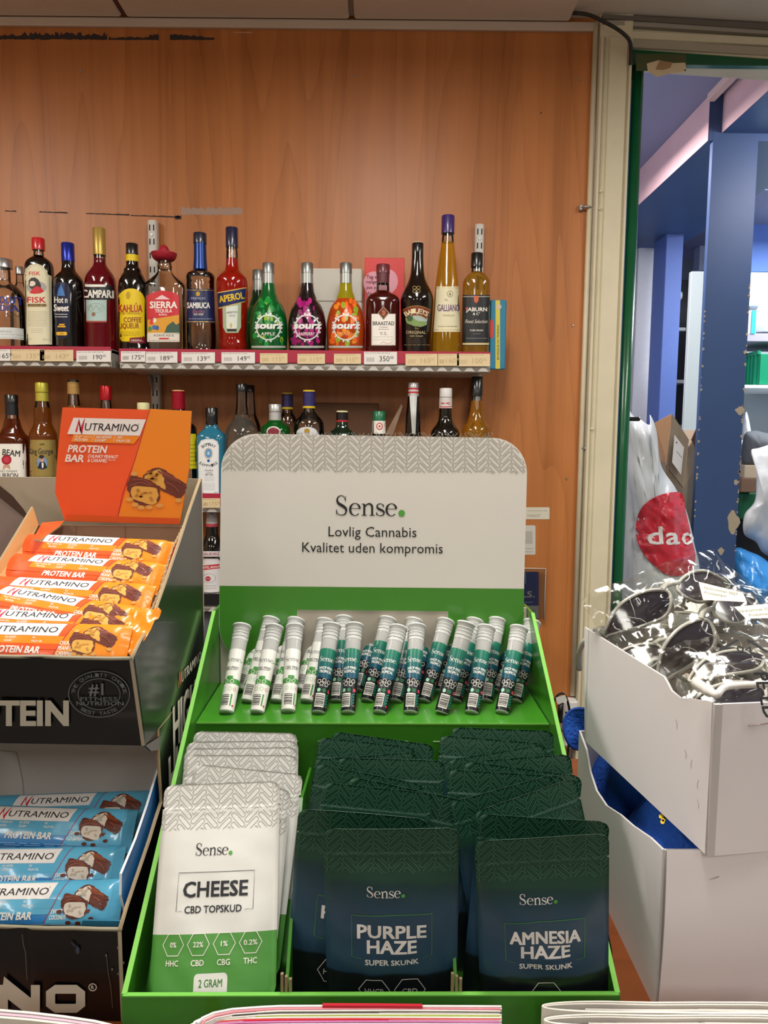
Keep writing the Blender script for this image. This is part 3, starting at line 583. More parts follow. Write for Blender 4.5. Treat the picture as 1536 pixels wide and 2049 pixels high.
def shelf(name, label, xa, xb, z, tags, rail=RAIL, yfront=YF, brackets=()):
    t = thing(name, label, 'shelf', (xa, WB, z)); mb = MB(); mb.rbox((xa, yfront+.006, z-.012), (xb, WY-.03, z-.0005), .002, SHM); mb.build('board', t)
    mb = MB(); zc = z-.046; pr = [(yfront+.004, z-.002), (yfront+.004, zc+.01), (yfront+.010, zc), (yfront+.02, zc), (yfront+.02, zc+.003), (yfront+.012, zc+.004), (yfront+.008, zc+.012), (yfront+.008, z-.004)]
    mb.prism([(xa, y, zz) for y, zz in pr], (xb-xa, 0, 0), SHM); mb.build('front_edge', t)
    mb = MB(); mb.rbox((xa, yfront+.02, zc-.001), (xb, WY-.04, zc+.002), .0008, M('cdc9c0', .3, metal=.3)); mb.build('under_tray', t)
    n = int((xb-xa)/.035); mb = MB()
    for i in range(n): x = xa+(i+.5)*(xb-xa)/n; mb.prism([(x-.014, yfront+.0035, zc+.001), (x, yfront+.0028, zc+.016), (x+.014, yfront+.0035, zc+.001)], (0, .001, 0), M('c6c2b9', .4))
    o = mb.build('rail_clips', t); o['kind'] = 'stuff'
    mb = MB(); mb.rbox((xa, yfront-.001, z-.028), (xb, yfront+.003, z+.0045), .001, rail); mb.build('price_rail', t)
    for (x0, x1, y0, y1, yel, s, ss) in tags:
        P = Print(); c = TAGY if yel else TAGW; ik = M('b9a274', .6) if yel else INK; P.rect(x0, y0, x1, y1, c, 0); W = x1-x0; H = y1-y0; cy = (y0+y1)/2
        P.text(s, x0+W*.62, cy+1.5, H*.42, ik, 1, w=len(s)*H*.27, bold=.0); P.text(ss, x0+W*.62+len(s)*H*.135+H*.18, cy-1, H*.2, ik, 1)
        P.lines(x0+2, x0+W*.8, y0+2.5, y0+2.5, 1, M('9a958c', .6) if not yel else ik, 1, int(x0), 1)
        for i in range(7): P.rect(x0+W*.08+i*W*.035, cy-1, x0+W*.08+i*W*.035+.8, cy+H*.3, M('77726a', .6) if not yel else ik, 1)
        P.build('price_tag', t, lambda u, v, h: (lambda p: Vector((p.x, yfront-.002-h, p.z)))(atY(u, v, yfront-.002)), base=.0006, off=.0003)
    for bxx in brackets:
        mb = MB(); mb.prism([(bxx-.0015, WY-.03, z-.01), (bxx-.0015, yfront+.05, z-.012), (bxx-.0015, yfront+.05, z-.03), (bxx-.0015, WY-.06, z-.055), (bxx-.0015, WY-.03, z-.10)], (.003, 0, 0), METAL); mb.build('bracket', t)
    mb = MB(); mb.box((xa, yfront+.006, z-.044), (xa+.0015, WY-.04, z-.001), SHM); mb.box((xb-.0015, yfront+.006, z-.044), (xb, WY-.04, z-.001), SHM); mb.build('end_plate', t)
    return t
XA = atY(238, 712, YF).x; XB = atY(981, 720, YF).x
shelf('wall_shelf', 'grey metal shelf with crimson price rail, right length of the top row', XA, XB, ZS,
      [(242, 292, 703, 724, 0, '175', '00'), (291, 355, 704, 726, 0, '189', '95'), (363, 430, 705, 727, 0, '139', '95'), (443, 510, 705, 727, 0, '149', '95'), (520, 575, 707, 727, 1, '115', '00'), (595, 650, 708, 728, 1, '115', '00'), (668, 722, 708, 728, 1, '115', '00'),
       (728, 794, 704, 729, 0, '350', '00'), (811, 876, 708, 732, 1, '165', '00'), (875, 918, 708, 732, 1, '160', '00'), (914, 980, 708, 733, 1, '100', '00')], brackets=(ux2,))
XL = atY(222, 712, YF).x
shelf('wall_shelf', 'grey metal shelf with crimson price rail, left length of the top row', -1.35, XL, ZS+.004,
      [(-14, 22, 699, 722, 0, '165', '00'), (21, 89, 699, 722, 1, '135', '00'), (80, 147, 700, 723, 1, '143', '00'), (153, 222, 702, 724, 0, '190', '00')], brackets=(ux1-.006,))
shelf('wall_shelf', 'second wall shelf down, mostly hidden by the display header', -1.35, XB, ZS2, [(404, 440, 997, 1016, 1, '175', '00'), (330, 398, 997, 1016, 1, '169', '00')], brackets=(ux1, ux2))
shelf('wall_shelf', 'lowest wall shelf with a dark rail beside the black carton', -1.35, XB, ZS3, [], rail=M('1a1a1c', .4))
mb = MB(); mb.box((-1.35, YF+.03, .5), (XB, YF+.05, ZS3-.04), M('5b5c66', .5)); single('cabinet_panel', mb, 'grey cabinet panel below the lowest wall shelf', 'panel')
# ------------------------------------------------------------------ bottles
GLASS = glass_mat(); GLASS2 = glass_mat('neck_glass', 'f0f4f2')
def liq(h, tr=.75, rough=.04): return M(h, rough, trans=tr, ior=1.2, coat=.8)
def bottle(label, cx, segs, Yc=1.985, zb=None, n=2, dr=1, pr=None, group='bottles on the top shelf', ustep=4, seg=32, cat='bottle', yaw=0):
    """segs: (part, material, [(y,r)...] top to bottom in photo scale, smooth); pr(Print) draws the label in photo scale"""
    zb = ZS if zb is None else zb; ym = sum((sg_[2][0][1]*0+(sg_[2][0][0]+min(sg_[2][-1][0], 1195))/2)*max(r for _, r in sg_[2]) for sg_ in segs)/sum(max(r for _, r in sg_[2]) for sg_ in segs); base = atY(cx, ym, Yc); X = base.x; d = dep((X, Yc, zb+.1)); s = d/F*math.cos(math.atan((cx-768)/F))
    t = thing('bottle', label, cat, (X, Yc, zb), group=group)
    def z_(y): return max(zb, atY(cx, y, Yc).z)
    allp = []
    for name, mat, pts, sm in segs:
        q = [(z_(y), r*s) for y, r in pts]; q = q[::-1]
        if sm: q = chaikin(q, 2)
        allp += q; nn, dd = (n, dr) if name in ('body', 'liquid', 'shoulder') else (2, 1); mb = MB()
        if name in ('body', 'liquid') and q[0][0] <= zb+.012: q = [(zb+.0005, q[0][1]*.93), (zb+.003, q[0][1])]+[a for a in q if a[0] > zb+.004]
        if nn != 2: mb.lathe(q, mat, seg, nn, dd, (X, Yc, 0))
        else: mb.lathe(q, mat, seg, 2, 1 if name not in ('body', 'liquid') else dd, (X, Yc, 0))
        if name == 'cap':
            r0 = q[-1][1]; zt = q[-1][0]; zz = q[0][0]; k = zz+(zt-zz)*.55
            mb.tube([(X+r0*1.015*math.cos(a), Yc+r0*1.015*math.sin(a), k) for a in [i*2*math.pi/24 for i in range(24)]], .0006, mat, 5, closed=True)
            mb.tube([(X+r0*1.01*math.cos(a), Yc+r0*1.01*math.sin(a), zt-.002) for a in [i*2*math.pi/24 for i in range(24)]], .0009, mat, 5, closed=True)
        mb.build(name, t)
    allp.sort()
    def rad(z):
        for (z0, r0), (z1, r1) in zip(allp[:-1], allp[1:]):
            if z0 <= z <= z1: return r0+(r1-r0)*((z-z0)/(z1-z0) if z1 > z0 else 0)
        return allp[0][1] if z < allp[0][0] else allp[-1][1]
    def fm(u, v, h):
        ys = Yc
        for _ in range(4):
            p = atY(u, v, ys); z = max(p.z, zb+.002); r = rad(z)+h; dxx = p.x-X; q = max(-.985, min(.985, dxx/r)); ys = Yc-r*dr*(1-abs(q)**n)**(1/n)
        return Vector((X+q*r, Yc-r*dr*(1-abs(q)**n)**(1/n), z))
    if pr:
        P = Print(); pr(P); P.build('label', t, fm, ustep=ustep, vstep=9, off=.00025, base=.0005)
    return t
TX = M('2a2622', .6); RED = M('c8202c', .4); NAVY = M('1a2452', .35); WH = M('ece8de', .5); GOLD = M('c8a344', .3, metal=.6); CRM = M('ddd6b6', .55)
DARK = M('0b0706', .06, coat=.6); DKB = M('140a08', .07, coat=.5); BKC = M('121214', .3, coat=.4); SIL = M('b9bcbc', .3, metal=.85)
# top shelf, left to right
def pr(P):
    P.text('ABSOLUT', 5, 600, 14, M('1d2f8a', .4), 1, w=64, bold=.03); P.text('VODKA', 5, 616, 12, M('1d2f8a', .4), 1, w=54, bold=.03); P.line(catmull([(8, 632), (14, 627), (18, 633), (25, 627), (31, 632), (38, 628)], 3), .9, TX, 1)
    P.rect(-36, 655, 47, 678, M('d9dcda', .4), 0); P.text('SMAGFULD', 4, 663, 4, GREY, 1, w=36); P.lines(-30, 44, 669, 675, 2, GREY, 1, 1, .7)
bottle('clear bottle with silver cap and dark blue lettering, leftmost on the top shelf', 8, [('cap', SIL, [(519, 18), (520, 20), (537, 20)], 0), ('neck', GLASS2, [(537, 15), (560, 15)], 0), ('body', GLASS, [(560, 15), (566, 16), (574, 30), (590, 42), (610, 45), (698, 45)], 1)], pr=pr, zb=ZS+.004)
bottle('small clear bottle with silver cap behind the clear lettered bottle', 41, [('cap', SIL, [(534, 8), (535, 9), (549, 9)], 0), ('neck', GLASS2, [(549, 7.5), (566, 8)], 0), ('body', GLASS, [(566, 8), (580, 14), (600, 22), (700, 23)], 1)], Yc=2.075, zb=ZS+.004)
def pr(P):
    P.poly([(51.5, 690), (49.5, 552), (52, 538), (60, 530), (72, 527), (84, 531), (93, 542), (95, 549), (99.5, 551), (102, 689)], CRM, 0); P.line([(53, 687), (51, 552), (54, 540), (62, 532), (72, 529), (83, 533), (91, 543), (93, 551), (97, 553), (100, 686)], .6, M('9a9070', .6), 1)
    P.text('FISK', 69, 547, 7, RED, 1, w=22, bold=.03); P.ell(73, 575, 20, 12.5, M('a9a69c', .5), 1); P.poly([(59, 586), (66, 576), (74, 572), (82, 576), (88, 583), (80, 587), (68, 588)], RED, 2)
    P.poly([(58, 573), (57, 562), (62, 556), (70, 555), (77, 560), (81, 568), (82, 576), (74, 572), (66, 578), (62, 578)], M('3a3634', .6), 2); P.poly([(59, 572), (60, 563), (66, 562), (71, 565), (70, 571), (64, 573)], M('e3d8c8', .5), 3)
    P.text('FISK', 73, 600, 11, RED, 1, w=37, bold=.04); P.rect(55, 608, 93, 614, M('b89c6a', .5), 1); P.text('KULOR 35', 74, 611, 5, TX, 2, w=34)
    P.lines(56, 94, 624, 652, 9, M('a59b80', .6), 1, 2, .8); P.lines(62, 86, 658, 665, 3, M('a59b80', .6), 1, 4, .7); P.text('70 cl', 60, 678, 3, M('a59b80', .6), 1); P.text('30% vol', 92, 679, 3, M('a59b80', .6), 1)
bottle('dark bottle with red cap and tall cream label of a bearded fisherman', 79, [('cap', M('c4202a', .3, coat=.5), [(477, 12), (478.5, 13.5), (501, 13.5)], 0), ('neck', GLASS2, [(501, 10), (512, 10.5)], 0), ('body', DARK, [(512, 10.5), (515, 14), (520, 22), (527, 28), (540, 30), (697, 30)], 1)], pr=pr, n=2.6, dr=.8, zb=ZS+.004)
def pr(P):
    P.rrect(107.5, 564, 139.5, 677, 15, M('18224a', .3), 0); P.rrect(109, 566, 138, 675, 14, M('121a38', .3), 1); P.poly([(114, 592), (117, 578), (122, 568), (126, 578), (130, 592)], M('3f78b8', .4), 2)
    P.text('Hot n', 122, 600, 12, WH, 3, w=25, bold=.03); P.text('Sweet', 123, 616, 13, WH, 3, w=28, bold=.04); P.lines(111, 135, 629, 634, 2, WH, 3, 3, 1.4); P.rect(118, 648, 129, 651, M('e0a82a', .4), 3); P.rect(115, 652, 131, 655, M('e0a82a', .4), 3); P.rrect(113, 664, 134, 671, 3, M('e8b62c', .4), 3); P.text('0,5L', 124, 667.5, 3, TX, 4)
bottle('near-black bottle with cobalt blue capsule and navy pill-shaped label', 138, [('cap', M('22309a', .25, metal=.5), [(487, 12.5), (488, 13.5), (524, 13.5)], 0), ('body', DARK, [(524, 13), (540, 13.5), (548, 20), (558, 29), (572, 32), (697, 30)], 1)], pr=pr, zb=ZS+.004)
def pr(P):
    P.rect(169, 571, 223, 600, M('1b1a1d', .4), 0); P.rect(171, 569, 211, 574, WH, 1); P.text('CAMPARI', 195, 588, 15, WH, 1, w=58, bold=.04)
    P.rect(170, 600, 213, 645, M('a9c2bd', .5), 0); P.ring(192, 616, 17, 9, .8, M('8aa39c', .5), 1); P.line(catmull([(176, 620), (182, 611), (186, 621), (192, 611), (198, 620), (206, 613)], 3), .9, M('8d8a7a', .5), 1); P.ell(187, 629, 4, 4, M('8a6a4a', .5), 1); P.rect(170, 642, 213, 645, M('a5483a', .5), 1)
bottle('bottle of red liquid with tall gold cap and pale blue label', 200.5, [('cap', M('b79a4c', .35, metal=.45), [(457, 12), (458, 13), (511, 13)], 0), ('neck', GLASS2, [(511, 11.5), (518, 12)], 0), ('body', liq('6e0818', .35), [(518, 12), (530, 12.5), (540, 20), (552, 29), (566, 32.5), (698, 32.5)], 1)], pr=pr, zb=ZS+.004)
YL = M('e6c70f', .45)
def pr(P):
    P.poly([(236.5, 683)]+[(262+26*math.cos(math.radians(a))*1.0, 600-23*math.sin(math.radians(a))) for a in range(180, -1, -12)]+[(288, 684)], YL, 0); P.ell(256, 591, 4.5, 8, M('b89a14', .5), 1)
    P.text('KAHLÚA', 261, 617, 14, M('a8261c', .45), 1, w=46, bold=.035); P.text('THE ORIGINAL', 260, 627, 4.5, M('8a5a12', .5), 1, w=42); P.text('COFFEE', 265, 640, 10, M('8a3c18', .5), 1, w=35, bold=.03); P.text('LIQUEUR', 258, 652, 10, M('8a3c18', .5), 1, w=40, bold=.03)
    P.lines(239, 280, 664, 670, 3, M('a8860f', .5), 1, 7, .7); P.poly([(260, 676), (289, 674), (289, 687), (258, 686)], M('7a1422', .5), 2); P.text('ORIGINAL', 274, 681, 4, WH, 3, w=24)
bottle('dark coffee liqueur bottle with black cap and yellow arched label', 265.5, [('cap', BKC, [(488, 11), (489, 12.5), (511, 12.5)], 0), ('neck_band', YL, [(511, 13), (524, 13)], 0), ('body', DARK, [(524, 12.5), (534, 13), (540, 18), (545, 18), (556, 25), (570, 30), (672, 30), (682, 27), (699, 29)], 1)], pr=pr)
def pr(P):
    P.poly([(293, 592), (308, 584), (326, 581), (344, 584), (358, 591), (359, 684), (295, 684)], M('c92a34', .4), 0); P.poly([(295, 640), (358, 630), (359, 668), (295, 668)], M('d99a2c', .5), 1); P.poly([(328, 668), (334, 652), (346, 643), (352, 650), (359, 646), (359, 668)], M('3f5a4a', .6), 2); P.rect(294.5, 666, 359, 684, M('ddd5c6', .5), 2)
    for x, y, c in ((303, 645, 'd83a2c'), (309, 641, 'e8e0d0'), (308, 655, '3a6ab0'), (300, 658, '4a8a4a'), (314, 656, '3a5a90'), (304, 637, 'b82a2a')): P.ell(x, y, 4, 5, M(c, .5), 3, 10)
    P.poly([(309, 599), (324, 590), (340, 599)], M('e8c8c8', .5), 1); P.text('SIERRA', 327, 610, 13, WH, 1, w=54, bold=.045); P.text('TEQUILA', 327, 622, 6.5, WH, 1, w=34, bold=.03); P.text('BLANCO', 326, 629.5, 3.5, WH, 1, w=16, bold=.02); P.text('AGAVE AZUL', 328, 671, 4.5, TX, 3, w=42); P.rect(318, 676, 338, 679, RED, 3); P.lines(298, 356, 681, 681, 1, GREY, 3, 1, 1)
t = bottle('flat clear tequila bottle with red sombrero cap and red label', 330.5, [('collar', GLASS2, [(522, 13), (530, 14), (533, 15), (540, 14)], 0), ('body', GLASS, [(540, 14), (548, 16), (560, 30), (568, 40), (576, 41), (690, 40), (699, 38)], 1)], pr=pr, n=3, dr=.55)
X = atY(328, 510, 1.985).x; mb = MB(); s_ = 1.97/F; zt = lambda y: atY(328, y, 1.985).z
mb.lathe(chaikin([(zt(523), 12*s_), (zt(523), 15*s_), (zt(518), 22*s_), (zt(508), 25*s_), (zt(506), 24.5*s_), (zt(511), 19*s_), (zt(513), 14*s_), (zt(502), 11*s_), (zt(493), 7*s_), (zt(490), 2*s_)], 2), M('a0182c', .5, bump=.2, bscale=200), 32, c=(X, 1.985, 0)); mb.build('sombrero_cap', t)
def pr(P):
    P.rect(373, 578, 429, 646, NAVY, 0); P.rect(373, 580, 429, 581, GOLD, 1); P.rect(373, 643, 429, 644.5, GOLD, 1); P.ell(396, 588, 4, 5, GOLD, 1); P.text('PREMIUM', 396, 597, 4.5, M('a8aec8', .5), 1, w=28); P.text('SAMBUCA', 397, 611, 11, WH, 1, w=45, bold=.035); P.text('Extra', 398, 623, 7, M('a0505a', .5), 1, w=24, shear=.3); P.text('ANIS LIKØR', 397, 629, 3.5, WH, 1, w=20); P.lines(378, 425, 638, 638, 1, M('a8aec8', .5), 1, 9, 1)
bottle('clear bottle with dark navy capsule and navy label, left of the orange aperitif', 401, [('cap', M('1a1f33', .35, coat=.5), [(467, 12.5), (468, 13.5), (488, 13.5)], 0), ('capsule', M('1d3a78', .25, metal=.5), [(488, 12.5), (520, 13), (540, 14.5)], 0), ('body', GLASS, [(540, 14), (543, 17), (548, 27), (555, 29), (560, 28), (600, 28), (660, 30), (690, 30), (700, 28)], 1)], pr=pr)
def pr(P):
    P.poly([(445, 612), (482, 606), (482, 655), (476, 666), (452, 666), (446, 655)], M('a8b894', .5), 1); P.poly([(452, 614), (476, 611), (474, 655), (470, 660), (456, 660), (453, 655)], M('d9dfd4', .5), 2); P.poly([(434.5, 585), (493, 574.5), (490, 604), (437, 618)], M('d8b85a', .4), 2); P.poly([(435, 587), (492.5, 576.5), (490, 602.5), (437, 615.5)], M('16265c', .35), 3)
    P.text('APEROL', 463, 595, 13, M('e8c01c', .4), 4, w=50, bold=.045, rot=10); P.text('APERITIVO', 464, 625, 4, TX, 3, w=22, rot=4); P.text('1919', 464, 632, 3.5, TX, 3, w=11); P.ell(462, 651, 2.5, 5, M('c8b878', .5), 3); P.rect(454, 658, 473, 663, TX, 3)
bottle('bottle of bright orange-red aperitif with navy cap', 464.5, [('cap', M('181d3c', .35, coat=.5), [(456, 11.5), (457, 12.5), (495, 12.5)], 0), ('neck', GLASS2, [(495, 11), (518, 12)], 0), ('body', liq('c4200c', .6), [(518, 12), (540, 13.5), (546, 20), (556, 30), (566, 32), (590, 31.5), (650, 28), (680, 27), (692, 29), (700, 27)], 1)], pr=pr)
def sour(cx, word, c1, c2, c3, wc):
    def pr(P):
        r = random.Random(cx)
        for _ in range(60):
            a, b = r.uniform(-30, 30), r.uniform(600, 688); P.ell(cx+a*(.5+.5*(b-570)/118), b, r.uniform(2, 6), r.uniform(3, 9), M(r.choice(c3), .3), r.uniform(0, 1.6), 9)
        P.ring(cx, 655, 24, 25, 2.6, M('d9dcd8', .35), 2)
        for i in range(18):
            if i % 3: a = math.radians(i*20); P.ell(cx+27*math.cos(a), 655+28*math.sin(a), 2, 2, M('d9dcd8', .35), 2, 6)
        P.text('sourz', cx+1, 651, 12.5, M('e4e6e2', .3), 3, w=54, bold=.10, shear=.15); P.text(word, cx-1, 668, 6, wc, 3, w=28 if len(word) < 7 else 32, bold=.01); P.rect(cx-34, 692, cx+34, 696, M('b9bdb6', .4), 2)
    return pr
def sourb(label, cx, word, liqc, neckc, blobs, wc=WH, Yc=1.985, dy=0):
    return bottle(label, cx, [('cap', M('8f9290', .35, metal=.8), [(527+dy, 11), (528+dy, 12), (548+dy, 12)], 0), ('capsule', M('a9ada8', .35, metal=.6), [(548+dy, 11.5), (568+dy, 12)], 0), ('shoulder', neckc, [(568+dy, 12), (584+dy, 14), (594+dy, 18), (600+dy, 20)], 0), ('body', liqc, [(600+dy, 20), (612+dy, 29), (628+dy, 35), (650, 38.5), (672, 38.5), (690, 37), (701, 36)], 1)], pr=sour(cx, word, 0, 0, blobs, wc) if word else None, Yc=Yc)
sourb('squat green apple liqueur bottle with silver cap', 537, 'APPLE', liq('0a6a2c', .35), liq('0c7a34', .5), ['0f7a34', '1a8f3c', '8fb02c', '0a5a28'])
sourb('second green liqueur bottle half hidden behind the first green one', 517, None, liq('0a5a2a', .35), liq('0a4a2a', .5), ['0f7a34'], Yc=2.085, dy=14)
sourb('squat raspberry liqueur bottle with dark neck and magenta body', 614.5, 'RASPBERRY', M('1c0612', .06, coat=.8), M('14060e', .06, coat=.8), ['a81c74', 'b8287f', '98166a', '2a0818', '8f1460'])
sourb('squat mango liqueur bottle with yellow neck and orange body', 691.5, 'MANGO', liq('d8521a', .4), liq('cfc21a', .6), ['e86a1c', 'd83a20', 'e88a24', '8faa2c'], M('f0b070', .4))
def pr(P):
    P.rect(743, 628, 791, 691, WH, 0); P.poly([(767, 613), (779, 626), (767, 640), (755, 626)], M('5a2418', .4), 1); P.line([(767, 614), (778, 626), (767, 638), (756, 626), (767, 614)], .9, M('d0b090', .4), 2); P.ell(767, 626, 4, 6, M('b8603a', .4), 2, 10)
    P.text('BRAASTAD', 767, 647, 7.5, TX, 1, w=42, bold=.025); P.text('COGNAC', 767, 655, 3.5, M('8a4a3a', .5), 1, w=18); P.text('V.S.', 767, 667, 6.5, M('8a4a3a', .5), 1, w=15); P.rect(756, 659, 778, 659.6, TX, 1); P.lines(747, 787, 674, 680, 2, M('aaa296', .5), 1, 4, .7); P.line(catmull([(762, 687), (768, 684), (774, 688), (786, 684)], 3), .6, RED, 1); P.line([(745, 641), (745, 689), (789, 689), (789, 641)], .5, M('aaa296', .5), 1)
bottle('square-shouldered cognac bottle with burgundy capsule and white label', 765.5, [('cap', M('6a2630', .4, coat=.3), [(530, 12.5), (531, 13.5), (548, 13.5)], 0), ('capsule', M('5f222c', .4, coat=.3), [(548, 13), (568, 12.5)], 0), ('neck', GLASS2, [(568, 12.5), (583, 13)], 0), ('body', liq('4a0e0a', .3), [(583, 13), (587, 18), (592, 28), (600, 33.5), (612, 34), (704, 33)], 1)], pr=pr, n=3, dr=.75)
def pr(P):
    for dx in (-4, 4):
        for dy in (-3.5, 3.5): P.ring(833+dx, 579+dy, 3.6, 3, .9, M('a8905a', .4), 1, 12)
    a0, a1 = 235, 305; C_ = (833, 660); P.poly([(833+49*math.cos(math.radians(a)), 661+49*math.sin(math.radians(a))) for a in range(a0, a1+1, 5)]+[(833+29*math.cos(math.radians(a)), 660+29*math.sin(math.radians(a))) for a in range(a1+8, a0-9, -5)], M('7a3020', .4), 1)
    P.line([(833+49*math.cos(math.radians(a)), 661+49*math.sin(math.radians(a))) for a in range(a0, a1+1, 5)], 1, GOLD, 2); P.line([(833+29*math.cos(math.radians(a)), 660+29*math.sin(math.radians(a))) for a in range(a0-8, a1+9, 5)], 1, GOLD, 2)
    for i, ch in enumerate('BAILEYS'): a = math.radians(270+(i-3)*10.5); P.text(ch, 833+39*math.cos(a), 661+39*math.sin(a), 9, M('e8dcb0', .4), 3, w=7.2, bold=.035, rot=-(i-3)*10.5)
    P.poly([(811, 636), (822, 629), (833, 627), (845, 629), (855, 636), (853, 650), (842, 654), (826, 652), (813, 645)], M('a8b8b0', .5), 1); P.poly([(811, 640), (822, 634), (836, 642), (854, 644), (848, 653), (830, 653), (814, 647)], M('7f9a58', .5), 2); P.ell(820, 637, 6, 6, M('3f5a3a', .5), 3, 12)
    P.text('The', 833, 657, 3.5, GOLD, 1); P.text('ORIGINAL', 832, 665, 6, M('c8b88a', .4), 1, w=40); P.text('Irish Cream', 833, 672, 4, M('c8b88a', .4), 1, w=26, shear=.25); P.lines(816, 852, 678, 686, 3, M('6a604a', .4), 1, 3, .6); P.lines(808, 862, 690, 690, 1, M('8a7a5a', .4), 1, 5, 1)
bottle('black cream liqueur bottle with long neck and a landscape oval', 834.5, [('cap', BKC, [(487, 10.5), (488, 11.5), (506, 11.5)], 0), ('cap_top', M('d8cfae', .5), [(485.5, 9), (487, 10)], 0), ('body', DKB, [(506, 11.5), (530, 12), (552, 14), (566, 19), (582, 28), (596, 33), (612, 33), (660, 30), (704, 28)], 1)], pr=pr)
def pr(P):
    P.poly([(873, 573), (917, 573), (923, 664), (867, 664)], M('d9d2b0', .5), 0); P.line([(873, 576), (917, 576)], .7, GOLD, 1); P.line([(868, 660), (922, 660)], .7, GOLD, 1); P.ring(900, 588, 5.5, 6, 1, M('8a7a4a', .5), 1); P.text('6', 900, 588, 6, M('6a5a3a', .5), 2, bold=.02); P.text('The', 892, 600, 3, TX, 1)
    P.text('GALLIANO', 897, 616, 13, M('5a2f6a', .4), 1, w=44, bold=.02); P.text('VANILLA', 897, 631, 4, M('8a7a4a', .5), 1, w=24); P.lines(876, 916, 653, 653, 1, M('7a7050', .5), 1, 4, 1.2)
bottle('very tall tapering amber liqueur bottle with purple cap', 894.5, [('cap', M('3a2468', .35, coat=.4), [(432, 12), (433.5, 13), (468, 13)], 0), ('neck', GLASS2, [(468, 11), (486, 12.5)], 0), ('body', liq('e0a814', .75), [(486, 12.5), (520, 17), (560, 22), (576, 23.5), (640, 27), (680, 29), (704, 29)], 0)], pr=pr, n=2.2)
def pr(P):
    P.rect(925, 590, 980, 691, M('232426', .4), 0); P.rect(925, 593, 980, 594, M('cfc8b8', .5), 1); P.rect(925, 686, 980, 690, M('c8b88a', .5), 1); P.poly([(948, 592), (957, 592), (957, 602), (952.5, 607), (948, 602)], M('c8603a', .4), 2)
    P.text('JABURN', 953, 619, 7.5, WH, 1, w=42, bold=.035); P.rect(931, 616, 936, 619, RED, 2); P.text('& C°', 953, 628, 5, WH, 1, w=14, bold=.02); P.text('Finest Selection', 953, 643, 7, M('d9d4c4', .5), 1, w=44, shear=.35); P.text('PURE GRAIN', 953, 661, 3.5, WH, 1, w=26); P.lines(945, 961, 668, 671, 1, GREY, 1, 2, .8); P.lines(932, 974, 677, 677, 1, GREY, 1, 3, 1)
bottle('whisky bottle with black cap and black label, at the right end of the top shelf', 952.5, [('cap', BKC, [(507, 11), (508, 12), (535, 12)], 0), ('neck', GLASS2, [(535, 10), (545, 11)], 0), ('body', liq('c08a2a', .75), [(545, 11), (550, 18), (560, 26), (568, 28), (705, 27.5)], 1)], pr=pr, n=2.5, dr=.8)
# things standing behind the bottles
t = thing('carton', 'plain pale carton standing behind the raspberry and mango bottles', 'box', (atY(660, 700, 2.07).x, 2.07, ZS))
pxbox(601, 537, 724, 603, 2.07, .04, M('cdc8bd', .6), '').build('upper_box', t); pxbox(601, 604, 724, 700, 2.068, .045, M('c9c4b8', .6), '', z0=ZS).build('lower_box', t)
t = thing('greeting_card', 'red card with pink heart behind burgundy-capped cognac', 'card', (atY(767, 700, 2.09).x, 2.09, ZS)); mb = pxbox(729, 516, 808, 702, 2.09, .003, M('d9231f', .4), '', z0=ZS, bev=.0008); mb.build('card', t)
P = Print(); HP = M('e8a0b0', .5); P.ell(748, 566, 21, 23, HP, 0); P.ell(777, 563, 19, 24, HP, .6); P.poly([(729, 575), (762, 560), (794, 572), (775, 600), (762, 612), (740, 602)], HP, 1.2)
for i, (s, y) in enumerate((('Tag et', 554), ('roligere', 564), ('pas på', 575), ('dig selv', 587))): P.text(s, 733, y, 6.5, M('7a2a4a', .5), 2, bold=.03, align='L')
P.build('printed_heart', t, on_wall(2.09))
t = thing('booklet', 'blue booklet with yellow spine hanging at the right shelf end', 'booklet', (atY(995, 740, 2.0).x, 2.0, ZS-.04)); pxbox(979, 600, 1012, 739, 2.0, .012, M('2f7f9e', .4), '').build('cover', t)
P = Print(); P.rect(991, 601, 1000, 738, M('d8c84a', .5), 0); P.ell(983, 658, 5, 20, M('c8423a', .5), 0); P.text('BEVÆGELSE OG TRÆNING', 996, 685, 4, M('3a5a5a', .5), 1, w=70, rot=90, bold=.02); P.ell(997, 614, 6, 5, M('d8c0a0', .5), 1, 9); P.build('printed_stripe', t, on_wall(2.0))
# second shelf
G2 = 'bottles on the second shelf'
def b2(*a, **k): k.setdefault('zb', ZS2); k['group'] = G2; return bottle(*a, **k)
def pr(P):
    P.poly([(-12, 888), (48, 888), (50, 893), (60, 896), (60, 990), (-12, 990)], WH, 0); P.text('JIM BEAM', 10, 905, 12, TX, 1, w=60, bold=.03, rot=-6); P.ell(13, 920, 10, 10, M('a82030', .4), 1); P.ell(13, 920, 6, 6, M('c84050', .4), 2); P.poly([(7, 930), (19, 930), (21, 940), (13, 935), (5, 941)], M('c8a088', .4), 1); P.text('KENTUCKY STRAIGHT', 10, 943, 4, TX, 1, w=50); P.text('BOURBON', 10, 951.5, 9, TX, 1, w=52, bold=.02)
b2('square bourbon bottle with black cap and white label, leftmost on the second shelf', 25, [('cap', BKC, [(790, 13), (791, 14), (808, 14)], 0), ('capsule', M('1b1c22', .35), [(808, 13), (830, 14)], 0), ('neck', GLASS2, [(830, 13), (838, 14)], 0), ('body', liq('6a2a08', .6), [(838, 14), (856, 18), (862, 21), (868, 24), (874, 32), (884, 35), (990, 35)], 1)], pr=pr, n=4, dr=.8)
